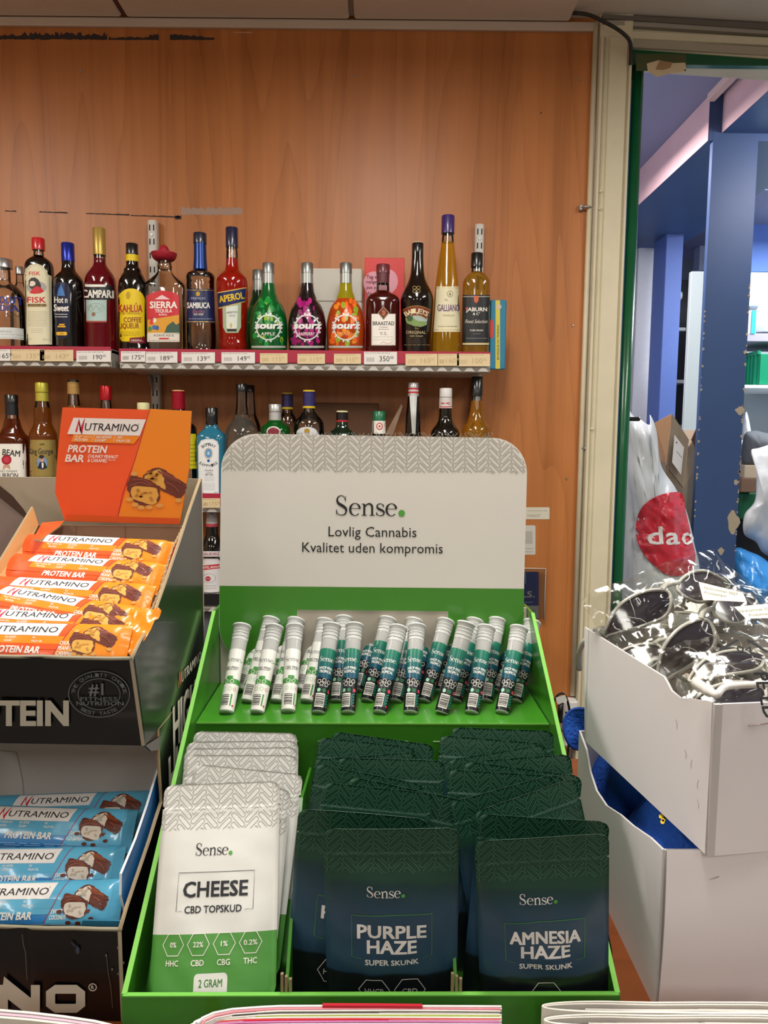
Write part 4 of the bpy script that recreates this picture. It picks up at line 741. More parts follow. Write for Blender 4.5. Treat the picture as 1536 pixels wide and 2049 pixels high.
def pr(P):
    P.rect(57, 880, 115, 990, M('b09a58', .35, metal=.5), 0); P.text('King George IV', 86, 903, 11, TX, 1, w=56, bold=.015); P.ell(84, 926, 12.5, 15, M('8a7a44', .4), 1); P.ell(84, 926, 11, 13.5, M('7a96b4', .5), 2); P.poly([(75, 937), (79, 926), (84, 922), (90, 926), (94, 936), (86, 939)], M('1c2030', .5), 3); P.ell(84, 919, 4.5, 6, M('c89a80', .5), 4, 10); P.ell(83, 914, 5, 4, M('2a1c16', .5), 5, 10); P.poly([(83, 926), (87, 926), (87, 935), (84, 937)], WH, 5); P.ell(84, 889, 5, 3, M('8a7a44', .4), 1, 8); P.lines(66, 108, 953, 953, 1, M('6a5c30', .5), 1, 3, 1)
b2('whisky bottle with yellow-gold cap and gold portrait label', 85.5, [('cap', M('b8ae3c', .35, metal=.3), [(766, 12.5), (768, 13.5), (785, 13.5)], 0), ('capsule', M('bdb244', .4, metal=.3), [(786, 13), (803, 13.5)], 0), ('neck', GLASS2, [(803, 13), (816, 16)], 0), ('body', liq('8a4a10', .6), [(816, 17), (835, 19), (846, 18), (856, 22), (868, 29), (880, 30), (990, 30)], 1)], pr=pr)
b2('bottle with black-topped tan capsule rising behind the orange header card', 148.5, [('cap_top', BLACK, [(761, 11.5), (765, 12)], 0), ('cap', M('b08a4c', .4, metal=.3), [(765, 12), (789, 12.5)], 0), ('neck', GLASS2, [(789, 10), (812, 13)], 0), ('body', liq('9a5a18', .6), [(812, 13), (840, 20), (870, 30), (990, 30)], 1)])
b2('bottle with shiny red cap rising behind the orange header card', 213.5, [('cap', M('a8141c', .25, metal=.4), [(773, 12), (774, 12.5), (801, 12.5)], 0), ('neck', GLASS2, [(801, 10), (830, 13)], 0), ('body', GLASS, [(830, 13), (860, 30), (990, 30)], 1)])
b2('bottle with a cream cap peeping over the orange header card', 288, [('cap', M('d2cf9a', .5), [(806, 11.5), (807, 12.5), (825, 12.5)], 0), ('neck', GLASS2, [(825, 10), (850, 13)], 0), ('body', GLASS, [(850, 13), (870, 28), (990, 28)], 1)])
def pr(P): P.rect(328, 868, 393, 938, M('d8c81c', .45), 0); P.lines(368, 390, 890, 930, 6, M('5a6a1c', .5), 1, 3, 1.2)
b2('bottle with ruby capsule behind right edge of orange card', 358, [('cap_top', M('c8a060', .4), [(781, 12), (783, 12.5)], 0), ('cap', M('a0142a', .25, metal=.4), [(783, 13), (819, 13.5)], 0), ('neck', GLASS2, [(819, 12), (840, 16)], 0), ('body', GLASS, [(840, 16), (850, 32), (860, 37), (990, 37)], 1)], pr=pr)
def pr(P):
    P.poly([(397, 989), (396, 892), (402, 881), (412, 878), (426, 878), (435, 883), (438, 892), (438, 989)], M('c9cdd2', .4), 0); P.poly([(398.5, 987), (398, 893), (403, 883), (413, 880.5), (425, 880.5), (433, 885), (436, 893), (436, 987)], M('e4e6e6', .45), 1)
    for i, ch in enumerate('BOMBAY'): a = math.radians(270+(i-2.5)*17); P.text(ch, 417+17*math.cos(a), 906+17*math.sin(a), 6, TX, 2, w=4.6, bold=.02, rot=-(i-2.5)*17)
    P.ell(417, 907, 6.5, 9, M('5a8fc0', .4), 2, 14); P.ring(417, 907, 8, 10.5, 1, GOLD, 3, 16); P.ell(417, 907, 3, 4, M('a8c8e0', .4), 3, 10); P.ell(417, 922, 3, 3, M('2a5aa0', .4), 2, 10)
    for i, ch in enumerate('SAPPHIRE'): a = math.radians(90-(i-3.5)*11); P.text(ch, 417+26*math.cos(a), 906+26*math.sin(a), 5.5, TX, 2, w=3.8, bold=.02, rot=(i-3.5)*11)
    P.text('Distilled', 418, 941, 4, TX, 2, w=16, shear=.2); P.text('LONDON', 418, 946, 2.5, TX, 2, w=12); P.text('DRY GIN', 418, 950, 3.5, TX, 2, w=16, bold=.02); P.lines(409, 428, 955, 962, 3, GREY, 2, 2, .6); P.lines(405, 430, 968, 980, 5, GREY, 2, 3, .6); P.lines(400, 408, 985, 985, 1, TX, 2, 3, 1); P.lines(428, 435, 985, 985, 1, TX, 2, 3, 1)
t = b2('pale blue gin bottle with black cap and white crest label', 424, [('cap', BKC, [(816, 11.5), (817, 12.5), (838, 12.5)], 0), ('neck', BKC, [(838, 12), (850, 12.5)], 0), ('body', liq('3aa0c8', .6), [(850, 12.5), (858, 14), (868, 27), (878, 31), (990, 30)], 1)], pr=pr, n=3.5, dr=.75)
b2('clear long-necked bottle with black cap left of the green gin bottle', 484, [('cap', BKC, [(768, 10.5), (769, 11.5), (783, 11.5)], 0), ('neck', GLASS2, [(783, 10), (810, 11), (830, 13)], 0), ('body', M('b9b2a4', .05, trans=.9, ior=1.2, coat=.6), [(830, 13), (840, 18), (855, 30), (870, 35), (990, 35)], 1)])
b2('clear long-necked bottle hidden behind another with the same black cap', 501, [('cap', BKC, [(771, 8), (772, 9), (785, 9)], 0), ('neck', GLASS2, [(785, 8), (830, 11)], 0), ('body', GLASS, [(830, 11), (860, 24), (990, 24)], 1)], Yc=2.06)
def pr(P): P.ell(547, 864, 14, 11, M('d9d9cf', .4), 0); P.ell(547, 865, 12, 10, M('7a1a2c', .4), 1)
b2('green gin bottle with silver ribbed cap and red seal', 550.5, [('cap', M('b4b5b2', .35, metal=.5), [(809, 11.5), (810, 12.5), (824, 12.5)], 0), ('capsule', M('bdbdba', .4, metal=.4), [(825, 12), (841, 12.5)], 0), ('body', liq('0f6a24', .5), [(841, 12.5), (846, 16), (852, 26), (862, 31), (990, 31)], 1)], pr=pr)
def twotone(lb, cx, y0, y1, r, Yc=1.985, body=None, **k):
    P0 = M('2a2560', .35, coat=.4); Yy = M('d9b91c', .45)
    return b2(lb, cx, [('cap_top', Yy, [(y0, r), (y0+3, r)], 0), ('cap', P0, [(y0+3, r), (y1-4, r+.3)], 0), ('neck_band', Yy, [(y1-4, r+.4), (y1, r+.4)], 0), ('neck', GLASS2, [(y1, r-2), (y1+8, r-1)], 0), ('body', GLASS, body, 1)], Yc=Yc, **k)
twotone('clear bottle with blue and yellow capsule, partly behind the green gin', 575, 786, 819, 11, 2.06, [(827, 11), (840, 20), (990, 22)])
def pr(P): P.ell(614, 866, 21, 12, M('d5d8d8', .45), 0); P.ell(614, 862, 6, 5, GOLD, 1, 10); P.rect(593, 866, 637, 990, M('d5d8d8', .45), 0)
twotone('clear round-shouldered bottle with blue and yellow capsule and oval label', 618, 781, 817, 12, 1.985, [(824, 12), (832, 18), (840, 27), (852, 31), (990, 31)], pr=pr)
b2('stubby black-green herbal bottle with cream-topped cap and red ring', 684, [('cap_top', M('d5cf9c', .5), [(822, 11), (825, 11.5)], 0), ('cap', BKC, [(825, 11.5), (841, 12)], 0), ('neck_band', RED, [(841, 12.2), (844, 12.2)], 0), ('body', M('0c2416', .06, coat=.8), [(844, 11), (858, 13), (862, 22), (870, 32), (990, 32)], 1)], n=3)
def pr(P): P.rect(744, 842, 771, 868, WH, 0); P.ell(759, 853, 6.5, 7.5, M('c83a3a', .4), 1); P.ell(759, 853, 4.5, 5.5, WH, 2); P.ell(759, 853, 2, 3, M('c83a3a', .4), 3, 8)
b2('small bottle with dark green cap and white neck label', 757.5, [('cap', M('0f6a44', .4, coat=.3), [(823, 11.5), (824, 12.5), (842, 12.5)], 0), ('neck', M('0c0c0a', .1, coat=.5), [(842, 12.5), (870, 13.5)], 0), ('body', M('0c0c0a', .1, coat=.5), [(870, 13.5), (890, 26), (990, 26)], 1)], pr=pr)
def pr(P): P.poly([(819, 792), (834, 792), (831, 868), (824, 868)], M('c9ccc9', .3, metal=.5), 0)
b2('slim black bottle with silver cap and red rings', 826.5, [('cap', M('c4c4c2', .3, metal=.5), [(766, 9.5), (767, 10.5), (777, 10.5)], 0), ('neck_band', RED, [(777, 10.8), (780, 10.8)], 0), ('capsule', M('d2d0cc', .4, metal=.3), [(780, 10.6), (784, 10.6)], 0), ('neck_ring', RED, [(784, 10.9), (787, 10.9)], 0), ('collar', M('c4c4c2', .3, metal=.5), [(787, 10.6), (793, 11)], 0), ('body', DARK, [(793, 11), (815, 13), (830, 15), (990, 18)], 0)], pr=pr)
def pr(P): P.text('><', 890.5, 807, 6, RED, 0, w=18, bold=.04); P.rect(877, 813, 904, 817, M('c84a58', .4), 0)
b2('dark wine-shaped bottle with white capsule marked in red', 890.5, [('cap', M('d5d2ce', .4), [(777, 11.5), (778, 12.5), (795, 12.5)], 0), ('capsule', M('d2cdc8', .45), [(796, 12.7), (817, 13.2)], 0), ('body', M('100d06', .07, coat=.6), [(817, 12.5), (838, 13), (850, 18), (860, 27), (872, 30), (990, 30)], 1)], pr=pr)
b2('amber bottle with black cap, rightmost on the second shelf', 952.5, [('cap', BKC, [(754, 11), (755, 12), (793, 12)], 0), ('neck', GLASS2, [(793, 10), (802, 11)], 0), ('body', liq('c8861c', .75), [(802, 11), (830, 14), (845, 20), (856, 28), (870, 30), (990, 30)], 1)])
t = thing('cardboard_piece', 'brown cardboard sheet leaning behind the second-shelf bottles', 'cardboard', (atY(690, 990, 2.1).x, 2.1, ZS2)); pxbox(622, 806, 757, 990, 2.085, .006, M('6b4a34', .8), '', z0=ZS2).build('sheet', t)
mb = MB(); mb.prism([atY(770, 870, 2.04), atY(803, 808, 2.04), atY(805, 814, 2.04), atY(786, 870, 2.04)], (0, .002, 0), M('b99a80', .3, trans=.3)); single('plastic_strip', mb, 'thin clear curled strip beside the green-capped bottle', 'strip')
# third shelf
def pr(P):
    P.rect(403, 1103, 445, 1114, M('d5d2d0', .45), 0); P.text('AALBORG', 421, 1108.5, 5.5, M('a84a5a', .5), 1, w=34, bold=.02)
    P.poly([(408, 1118), (436, 1118), (443, 1127), (443, 1182), (436, 1190), (408, 1190), (403, 1182), (403, 1127)], M('dad7d6', .45), 0); P.line([(409, 1120), (435, 1120), (441, 1128), (441, 1181), (435, 1188), (409, 1188), (405, 1181), (405, 1128), (409, 1120)], .6, M('c89aa0', .5), 1)
    P.poly([(403, 1132), (443, 1128), (443, 1137), (403, 1141)], M('c02a3c', .45), 1); P.text('TAFFEL AKVAVIT', 422, 1135, 4.5, WH, 2, w=38, bold=.02, rot=4); P.ell(416, 1158, 5.5, 5, M('b03048', .5), 1); P.text('++', 416, 1158, 3, WH, 2, w=7); P.ring(418, 1157, 13, 9, .8, M('a8a4a6', .5), 1); P.lines(410, 432, 1172, 1177, 2, GREY, 1, 3, .8)
bottle('dark aquavit bottle with white capsule and white label, alone on the lowest shelf', 424, [('cap', M('a9a9ac', .4, metal=.4), [(1022, 10), (1023, 11), (1036, 11)], 0), ('capsule', M('d5d0ce', .45), [(1036, 11), (1047, 12)], 0), ('neck_band', M('c84a58', .4), [(1047, 12.2), (1053, 12.5)], 0), ('body', DARK, [(1053, 12), (1072, 13), (1080, 17), (1092, 21), (1100, 22), (1192, 22)], 1)], pr=pr, zb=ZS3, group='bottles on the lowest shelf')
# ------------------------------------------------------------------ counter
ZK = 1.05
ct = thing('shop_counter', 'orange-brown laminate shop counter under displays and cartons', 'counter', (0, .75, 0))
mb = MB(); mb.rbox((-1.0, .4845, ZK-.03), (1.1, 1.02, ZK), .003, COUNTER); mb.build('counter_top', ct)
mb = MB(); mb.box((-.98, .5, 0), (1.08, 1.0, ZK-.03), M('8a8178', .6)); mb.build('counter_body', ct)
# ------------------------------------------------------------------ green display
DX0, DY0, DYAW = -.0052, .4993, .0162; ZL, ZT, YT, YB, ZSD, YS = 1.1012, 1.2194, .2149, .3321, 1.3088, .3143; DW = .18
def D(x, y, z): c, s = math.cos(DYAW), math.sin(DYAW); return Vector((DX0+x*c-y*s, DY0+x*s+y*c, z))
def Dinv(p): c, s = math.cos(DYAW), math.sin(DYAW); a, b = p.x-DX0, p.y-DY0; return Vector((a*c+b*s, -a*s+b*c, p.z))
def Dray(x, y):
    o = Dinv(EYE); t = Dinv(EYE+ray(x, y)); return o, t-o
def Dplane(px_, py_, y0, z0, lean):   # meet the plane through local (y0,z0) leaning back by dy/dz = lean
    o, d = Dray(px_, py_); k = (y0+lean*(o.z-z0)-o.y)/(d.y-lean*d.z); return o+d*k
GRN = M('3a7f1f', .28, coat=.5, spec=.5, vary=.03); GRNI = M('37781d', .35, coat=.3, vary=.03); EDG = M('9ab96a', .7); BRD = M('b9b0a2', .75, vary=.04); OFFW = M('d6d1c8', .55)
disp = thing('countertop_display', 'green cardboard counter display with white header above three pouch compartments', 'display stand', D(0, .16, ZK))
def dbox(x0, x1, y0, y1, z0, z1, m, name, mb=None):
    own = mb is None; mb = mb or MB(); mb.hexa([D(x0, y0, z0), D(x1, y0, z0), D(x1, y1, z0), D(x0, y1, z0), D(x0, y0, z1), D(x1, y0, z1), D(x1, y1, z1), D(x0, y1, z1)], m)
    return mb.build(name, disp) if own else mb
dbox(-DW, DW, 0, YB+.03, ZK, ZK+.004, GRNI, 'floor_panel')
dbox(-DW, DW, -.0015, .0015, ZK, ZL, GRN, 'front_lip')
dbox(-DW+.001, DW-.001, -.0018, .0018, ZL-.0006, ZL+.0004, M('6db548', .5), 'folded_edge')
for sg in (-1, 1):
    prof = [(0, ZK), (YB+.03, ZK), (YB+.03, ZSD), (YS, ZSD), (0, ZL)]
    mb = MB(); mb.prism([D(sg*DW, y, z) for y, z in prof], D(-sg*.003, 0, 0)-D(0, 0, 0), GRN); mb.build('side_panel', disp)
    mb = MB(); mb.hexa([D(sg*DW+.0004*sg, 0, ZL-.001), D(sg*(DW-.0034), 0, ZL-.001), D(sg*(DW-.0034), YS, ZSD-.001), D(sg*DW+.0004*sg, YS, ZSD-.001), D(sg*DW+.0004*sg, 0, ZL+.0007), D(sg*(DW-.0034), 0, ZL+.0007), D(sg*(DW-.0034), YS, ZSD+.0007), D(sg*DW+.0004*sg, YS, ZSD+.0007)], M('74b84a', .5)); mb.build('folded_edge', disp)
IW = DW-.004
dbox(-IW, IW, YT, YB+.02, ZT-.003, ZT, GRN, 'tier_shelf'); dbox(-IW, IW, YT, YT+.003, ZK+.004, ZT-.003, GRNI, 'tier_front')
dbox(-IW, IW, YT-.0006, YT, ZT-.0012, ZT+.0004, M('74b84a', .5), 'folded_edge')
for a, b in ((-.165, -.075), (-.055, .035), (.06, .16)): dbox(a, b, YT-.0006, YT, ZT-.019, ZT-.0184, M('b9d8a0', .5), 'slot_line')
dbox(-IW, IW, YB+.004, YB+.007, ZT, 1.31, BRD, 'back_panel')
# dividers
for px0, px1 in ((573, 603), (912, 905)):
    a = Dplane(px0, 1985, .004, 0, 0); x = a.x; pf = [(.004, ZK+.005), (YT-.002, ZK+.005), (YT-.002, ZT-.045), (.12, ZT-.03), (.05, ZL+.045), (.004, ZL+.002)]
    mb = MB(); mb.prism([D(x-.0012, y, z) for y, z in pf], D(.0024, 0, 0)-D(0, 0, 0), GRNI, GRNI); mb.build('divider', disp)
    mb = MB()
    for k in range(3): xx = x-.004+k*.003; mb.hexa([D(xx, .0016, ZK+.02), D(xx+.002, .0016, ZK+.02), D(xx+.002, .004, ZK+.02), D(xx, .004, ZK+.02), D(xx, .0016, ZL+.014-k*.002), D(xx+.002, .0016, ZL+.014-k*.002), D(xx+.002, .004, ZL+.014-k*.002), D(xx, .004, ZL+.014-k*.002)], M('8f7a5c', .8))
    mb.build('slot_tab', disp)
# header card
HY, HZ, HLEAN = YB-.004, 1.23, .09
def hp(u, v, h=0):
    p = Dplane(u, v, HY, HZ, HLEAN); return D(p.x, p.y-h, p.z)
hb = Print()  # outline in the card's own plane
def arcp(cx, cy, rx, ry, a0, a1, n=8): return [(cx+rx*math.cos(math.radians(a0+(a1-a0)*i/n)), cy+ry*math.sin(math.radians(a0+(a1-a0)*i/n))) for i in range(n+1)]
lo = 1372
full = arcp(513, 940, 71, 72, 180, 270)+arcp(985, 946, 69, 70, 270, 360)+[(1048, 1178), (1046, 1312)]+[(1010, lo), (893, lo-6), (895, 1224), (596, 1221), (594, lo-6), (500, lo-10)]+arcp(500, 1250, 62, 72, 90, 180)[1:]+[(439, 1172)]
mb = MB(); back = [hp(u, v) for u, v in full]; mb.prism(back, D(0, .002, 0)-D(0, 0, 0), OFFW, BRD); mb.build('header_card', disp)
P = Print(); gy = lambda x: 1172+(x-439)*.0099
P.poly([(439.2, gy(439)), (1047.6, gy(1048)), (1046, 1311), (1010, lo-2), (894, lo-8), (896, 1223), (595, 1220), (593, lo-8), (500, lo-12)]+arcp(500, 1250, 61, 71, 90, 180)[1:], GRN, 0)
PAT = M('8c887e', .6); xL = lambda y: 441; 
def inH(x, y):
    if y > 941+(x-440)*.009: return False
    if x < 444 or x > 1050: return False
    if x < 513 and y < 942: return ((x-513)/69)**2+((y-940)/70)**2 < 1
    if x > 985 and y < 946: return ((x-985)/66)**2+((y-946)/67)**2 < 1
    return True
P.herring(440, 866, 1054, 950, 11.0, PAT, 1, keep=inH, wd=.1)
P.sense(671, 1031, 40, M('17181a', .5), M('4c9a3a', .5), 1, rot=-.5, kx=.995); P.text('Lovlig Cannabis', 745, 1064, 19.5, M('17181a', .5), 1, w=176, rot=-.6); P.text('Kvalitet uden kompromis', 745, 1096, 19.5, M('17181a', .5), 1, w=281, rot=-.6)
P.build('printed_face', disp, hp, base=.0005, off=.00015)
# ------------------------------------------------------------------ tubes
TH = .098; RB, RT = .0072, .0090
def mkprint(green):
    P = Print(down=False); U = .0098  # arc half width in metres (u = arc length)
    pi_ = math.pi; A = .0228; W_ = M('dcdcd4', .4, coat=.3); z0, z1 = .0012, .068
    if not green:
        P.rect(-A, z0, A, z1, W_, 0); P.rect(-A, .029, A, .0345, M('3f8a3a', .4), 1); P.rrect(-.0035, .034, .0035, .0375, .001, M('3f8a3a', .4), 1); tx = M('2c2e2c', .5); wc = WH
        P.text('CBD PIND', 0, .0465, .0028, tx, 1, w=.0150, bold=.03); P.rect(-.0058, .0441, .0058, .0446, tx, 1); P.sense(-.0088, .0535, .0055, tx, M('4c9a3a', .5), 1)
        for x in (-.004, .002): P.ring(x, .0235, .0018, .0018, .0004, M('7ab86a', .5), 1, 12)
        P.ring(.0075, .0235, .0016, .0016, .0005, RED, 1, 12)
    else:
        for i in range(14):
            f = i/13; c = [a+(b-a)*f for a, b in zip((14, 74, 98), (24, 118, 92))]; P.rect(-A, .034+(z1-.034)*i/14, A, .034+(z1-.034)*(i+1)/14, M('%02x%02x%02x' % tuple(int(q) for q in c), .35, coat=.3), 0)
        P.rect(-A, z0, A, .034, M('0d1416', .35, coat=.3), 0); tx = WH; wc = WH
        P.poly([(-A, .0338), (-.006, .0362), (.004, .0345), (.012, .037), (A, .034), (A, .033), (-A, .033)], M('0d1416', .35, coat=.3), 1)
        P.text('HHCP PIND', 0, .0462, .0028, WH, 1, w=.0155, bold=.03); P.text('TROPICAL', 0, .0423, .0028, WH, 1, w=.0140, bold=.03); P.sense(-.0088, .0535, .0058, WH, M('4c9a3a', .5), 1, kx=.9)
        P.ell(-.0045, .0222, .0021, .0021, M('9ad0b0', .5), 1, 12); P.ell(.0015, .0222, .0021, .0021, M('1f6a44', .5), 1, 12); P.ell(.0078, .0222, .0019, .0019, M('d84a5a', .5), 1, 12); P.rect(-.005, .0262, .005, .0266, GREY, 1)
        for z in (.006, .009, .012, .015, .018): P.ell(.0075, z, .0006, .0008, M('3fd0c0', .5), 1, 6)
    for i, (x, z) in enumerate(((-.0055, .0315), (0, .0325), (.0055, .0315), (-.0025, .029), (.003, .0285)) if green else ((-.003, .0315), (.003, .0315))): P.ring(x, z, .0021, .0021, .0004, WH, 2, 6)
    P.rect(-.0072, .0045, .0035, .0188, WH, 1)
    r = random.Random(3); z = .0055
    while z < .018: t = r.choice((.0004, .0007, .0011)); P.rect(-.0066, z, .0030, z+t, M('141414', .5), 2); z += t+r.choice((.0004, .0006))
    P.rect(.0045, .0055, .0062, .018, M('3f8a3a' if not green else '1f6a5a', .5), 1); P.ell(.0085, .006, .0012, .0012, RED, 2, 8)
    if green:
        for x in (-.016, .016): P.lines(x-.004, x+.004, .036, .062, 9, M('6aa8a0', .5), 1, 3, .0005)
    else:
        for x in (-.016, .016): P.lines(x-.004, x+.004, .036, .062, 9, M('9a9a92', .5), 1, 3, .0005)
    def fm(u, v, h):
        r_ = RB+(RT-RB)*v/TH+.0001+h; a = u/.0081; return Vector((r_*math.sin(a), -r_*math.cos(a), v))
    return P.mesh('tube_label', fm, ustep=.0016, base=.0001, off=.00006)
lab = {0: mkprint(False), 1: mkprint(True)}
PLA = M('f2f2ee', .3, trans=.5, ior=1.1, coat=.4); PLB = M('f0f2ee', .25, trans=.3, ior=1.2, coat=.4)
mb = MB(); mb.lathe([(.0, RB*.8), (.001, RB), (.086, RB+(RT-RB)*.88)], PLA, 20); tube_me = mb.mesh('tube_body')
mb = MB(); mb.lathe([(.080, RT*.99), (.0965, RT*1.03), (.0968, RT*1.14), (.0985, RT*1.14), (.099, RT*1.0)], PLB, 20)
for z in (.084, .088, .092): mb.tube([(RT*1.03*math.cos(a), RT*1.03*math.sin(a), z) for a in [i*2*math.pi/20 for i in range(20)]], .0004, PLB, 5, closed=True)
mb.box((-.003, RT*.9, .094), (.003, RT*1.35, .0982), PLB); cap_me = mb.mesh('tube_cap')
mb = MB(); mb.lathe([(.006, .003), (.06, .0045), (.077, .0055), (.079, .003)], M('c9b79a', .8), 12); roll_me = mb.mesh('paper_roll')
W, G = 0, 1
TUBES = [  # (kind, row, bottom px, top px)
 (W, 0, 453, 1430, 484, 1252), (W, 0, 514, 1430, 549, 1254), (W, 0, 576, 1428, 590, 1253), (G, 0, 636.5, 1430, 664, 1250), (G, 0, 696, 1430, 709, 1250), (G, 0, 759.5, 1430, 797, 1255), (G, 0, 821, 1430, 834, 1252), (G, 0, 883, 1430, 933, 1246), (G, 0, 943, 1430, 973, 1255), (G, 0, 1004, 1430, 1038, 1256),
 (W, 1, 495, 1408, 543, 1238), (W, 1, 554, 1408, 592, 1240), (W, 1, 613, 1408, 651, 1242), (G, 1, 673, 1407, 688, 1236), (G, 1, 734, 1406, 776, 1238), (G, 1, 791, 1407, 829, 1241), (G, 1, 848, 1407, 892, 1242), (G, 1, 911, 1407, 950, 1241), (G, 1, 972, 1407, 994, 1240), (G, 1, 1031, 1408, 1064, 1244),
 (W, 2, 480, 1386, 544, 1231), (W, 2, 541, 1388, 588, 1229), (W, 2, 599, 1386, 649, 1233), (G, 2, 660, 1386, 699, 1232), (G, 2, 716, 1386, 760, 1230), (G, 2, 772, 1386, 824, 1235), (G, 2, 828, 1386, 862, 1232), (G, 2, 880, 1388, 921, 1229), (G, 2, 933, 1387, 970, 1227), (G, 2, 992, 1387, 1042, 1234)]
cnt = {}
for k, row, bx, by, tx_, ty in TUBES:
    cnt[(k, row)] = cnt.get((k, row), 0)+1; i = cnt[(k, row)]-1
    yl = {0: .012, 1: .042, 2: .072}[row]; 
    b = atZ(bx, by-3, ZT+.001); d = ray(tx_, ty+2); oc = EYE-b; A_ = d.dot(d); B_ = 2*oc.dot(d); C_ = oc.dot(oc)-TH*TH; disc = B_*B_-4*A_*C_
    s_ = -B_/(2*A_)+(math.sqrt(disc)/(2*A_) if disc > 0 else 0); t3 = EYE+d*s_; z_ = (t3-b).normalized(); x_ = Vector((1, 0, 0)); x_ = (x_-z_*x_.dot(z_)).normalized(); y_ = z_.cross(x_)
    ks, kw = ('white-labelled', 'green-labelled')[k], ('front', 'middle', 'back')[row]
    o = empty('plastic_tube', f'{ks} clear tube, {ORD[i]} such from the left in the {kw} row', 'tube', group='pre-roll tubes on the green tier')
    yw = Matrix.Rotation(random.Random(bx).uniform(-.35, .35), 3, 'Z'); o.matrix_world = Matrix.Translation(b) @ (Matrix((x_, y_, z_)).transposed() @ yw).to_4x4()
    link('tube_body', tube_me, o); link('tube_cap', cap_me, o); link('label', lab[k], o)
    if k == G: link('paper_roll', roll_me, o)
# ------------------------------------------------------------------ pouches
PW, PH = .10, .162
def pouch_mat(kind):
    m = bpy.data.materials.new('pouch_'+kind); m.use_nodes = True; nt = m.node_tree; B = nt.nodes['Principled BSDF']; N = nt.nodes.new
    tc = N('ShaderNodeTexCoord'); sp = N('ShaderNodeSeparateXYZ'); nt.links.new(tc.outputs['Object'], sp.inputs[0]); dv = N('ShaderNodeMath'); dv.operation = 'DIVIDE'; dv.inputs[1].default_value = PH
    cr = N('ShaderNodeValToRGB'); el = cr.color_ramp.elements
    if kind == 'white':
        cr.color_ramp.interpolation = 'CONSTANT'; el[0].position = 0; el[0].color = lin('4c8f3c'); el[1].position = .298; el[1].color = lin('d6d6d0'); nt.links.new(sp.outputs['Z'], dv.inputs[0]); B.inputs['Roughness'].default_value = .42
    else:
        el[0].position = 0; el[0].color = lin('14181d'); el[1].position = 1; el[1].color = lin('123c28')
        for p, c in ((.33, '14181d'), (.345, '263f57'), (.45, '2a465f'), (.66, '254256'), (.77, '17383a'), (.80, '1b4233')):
            e = el.new(p); e.color = lin(c)
        nz = N('ShaderNodeTexNoise'); nz.inputs['Scale'].default_value = 22; nt.links.new(tc.outputs['Object'], nz.inputs['Vector']); ma = N('ShaderNodeMath'); ma.operation = 'MULTIPLY_ADD'; ma.inputs[1].default_value = .014
        nt.links.new(nz.outputs['Fac'], ma.inputs[0]); nt.links.new(sp.outputs['Z'], ma.inputs[2]); nt.links.new(ma.outputs[0], dv.inputs[0]); B.inputs['Roughness'].default_value = .36
    nt.links.new(dv.outputs[0], cr.inputs['Fac']); nt.links.new(cr.outputs[0], B.inputs['Base Color'])
    n2 = N('ShaderNodeTexNoise'); n2.inputs['Scale'].default_value = 26; n2.inputs['Detail'].default_value = 3; nt.links.new(tc.outputs['Object'], n2.inputs['Vector']); bp = N('ShaderNodeBump'); bp.inputs['Strength'].default_value = .25; bp.inputs['Distance'].default_value = .004
    nt.links.new(n2.outputs['Fac'], bp.inputs['Height']); nt.links.new(bp.outputs['Normal'], B.inputs['Normal']); return m
PM = {'white': pouch_mat('white'), 'dark': pouch_mat('dark')}
def pouch_surf(seed):
    def f(x, z):
        u = min(1, abs(x)/(PW/2)); v = z/PH; prof = math.sin(min(1, max(0, (.84-v)/.84))**.75*math.pi*.62)*.0085 if v < .84 else 0
        b = prof*(1-u**2.6); cre = 0
        if v < .84: cre = (noise.noise(Vector((x*38, z*26, seed)))*.0016+abs(noise.noise(Vector((x*22+z*40, z*14-x*30, seed+3))))*.0016)*(1-u**4)*min(1, (.84-v)*5)
        wav = math.sin(x*46+seed)*.0012*max(0, v-.5)
        zr = .0006*math.exp(-((v-.845)/.008)**2)+.0006*math.exp(-((v-.875)/.006)**2)
        return b+cre+wav+zr*(1 if u < .97 else 0)
    return f
def hw(z):
    w_ = PW/2; r = .0075
    if z > PH-r: w_ -= r-math.sqrt(max(0, r*r-(z-(PH-r))**2))
    if z < .008: w_ -= (.008-z)*.5
    n_ = abs(z-(PH*.885)); 
    if n_ < .0011: w_ -= .0016
    return w_
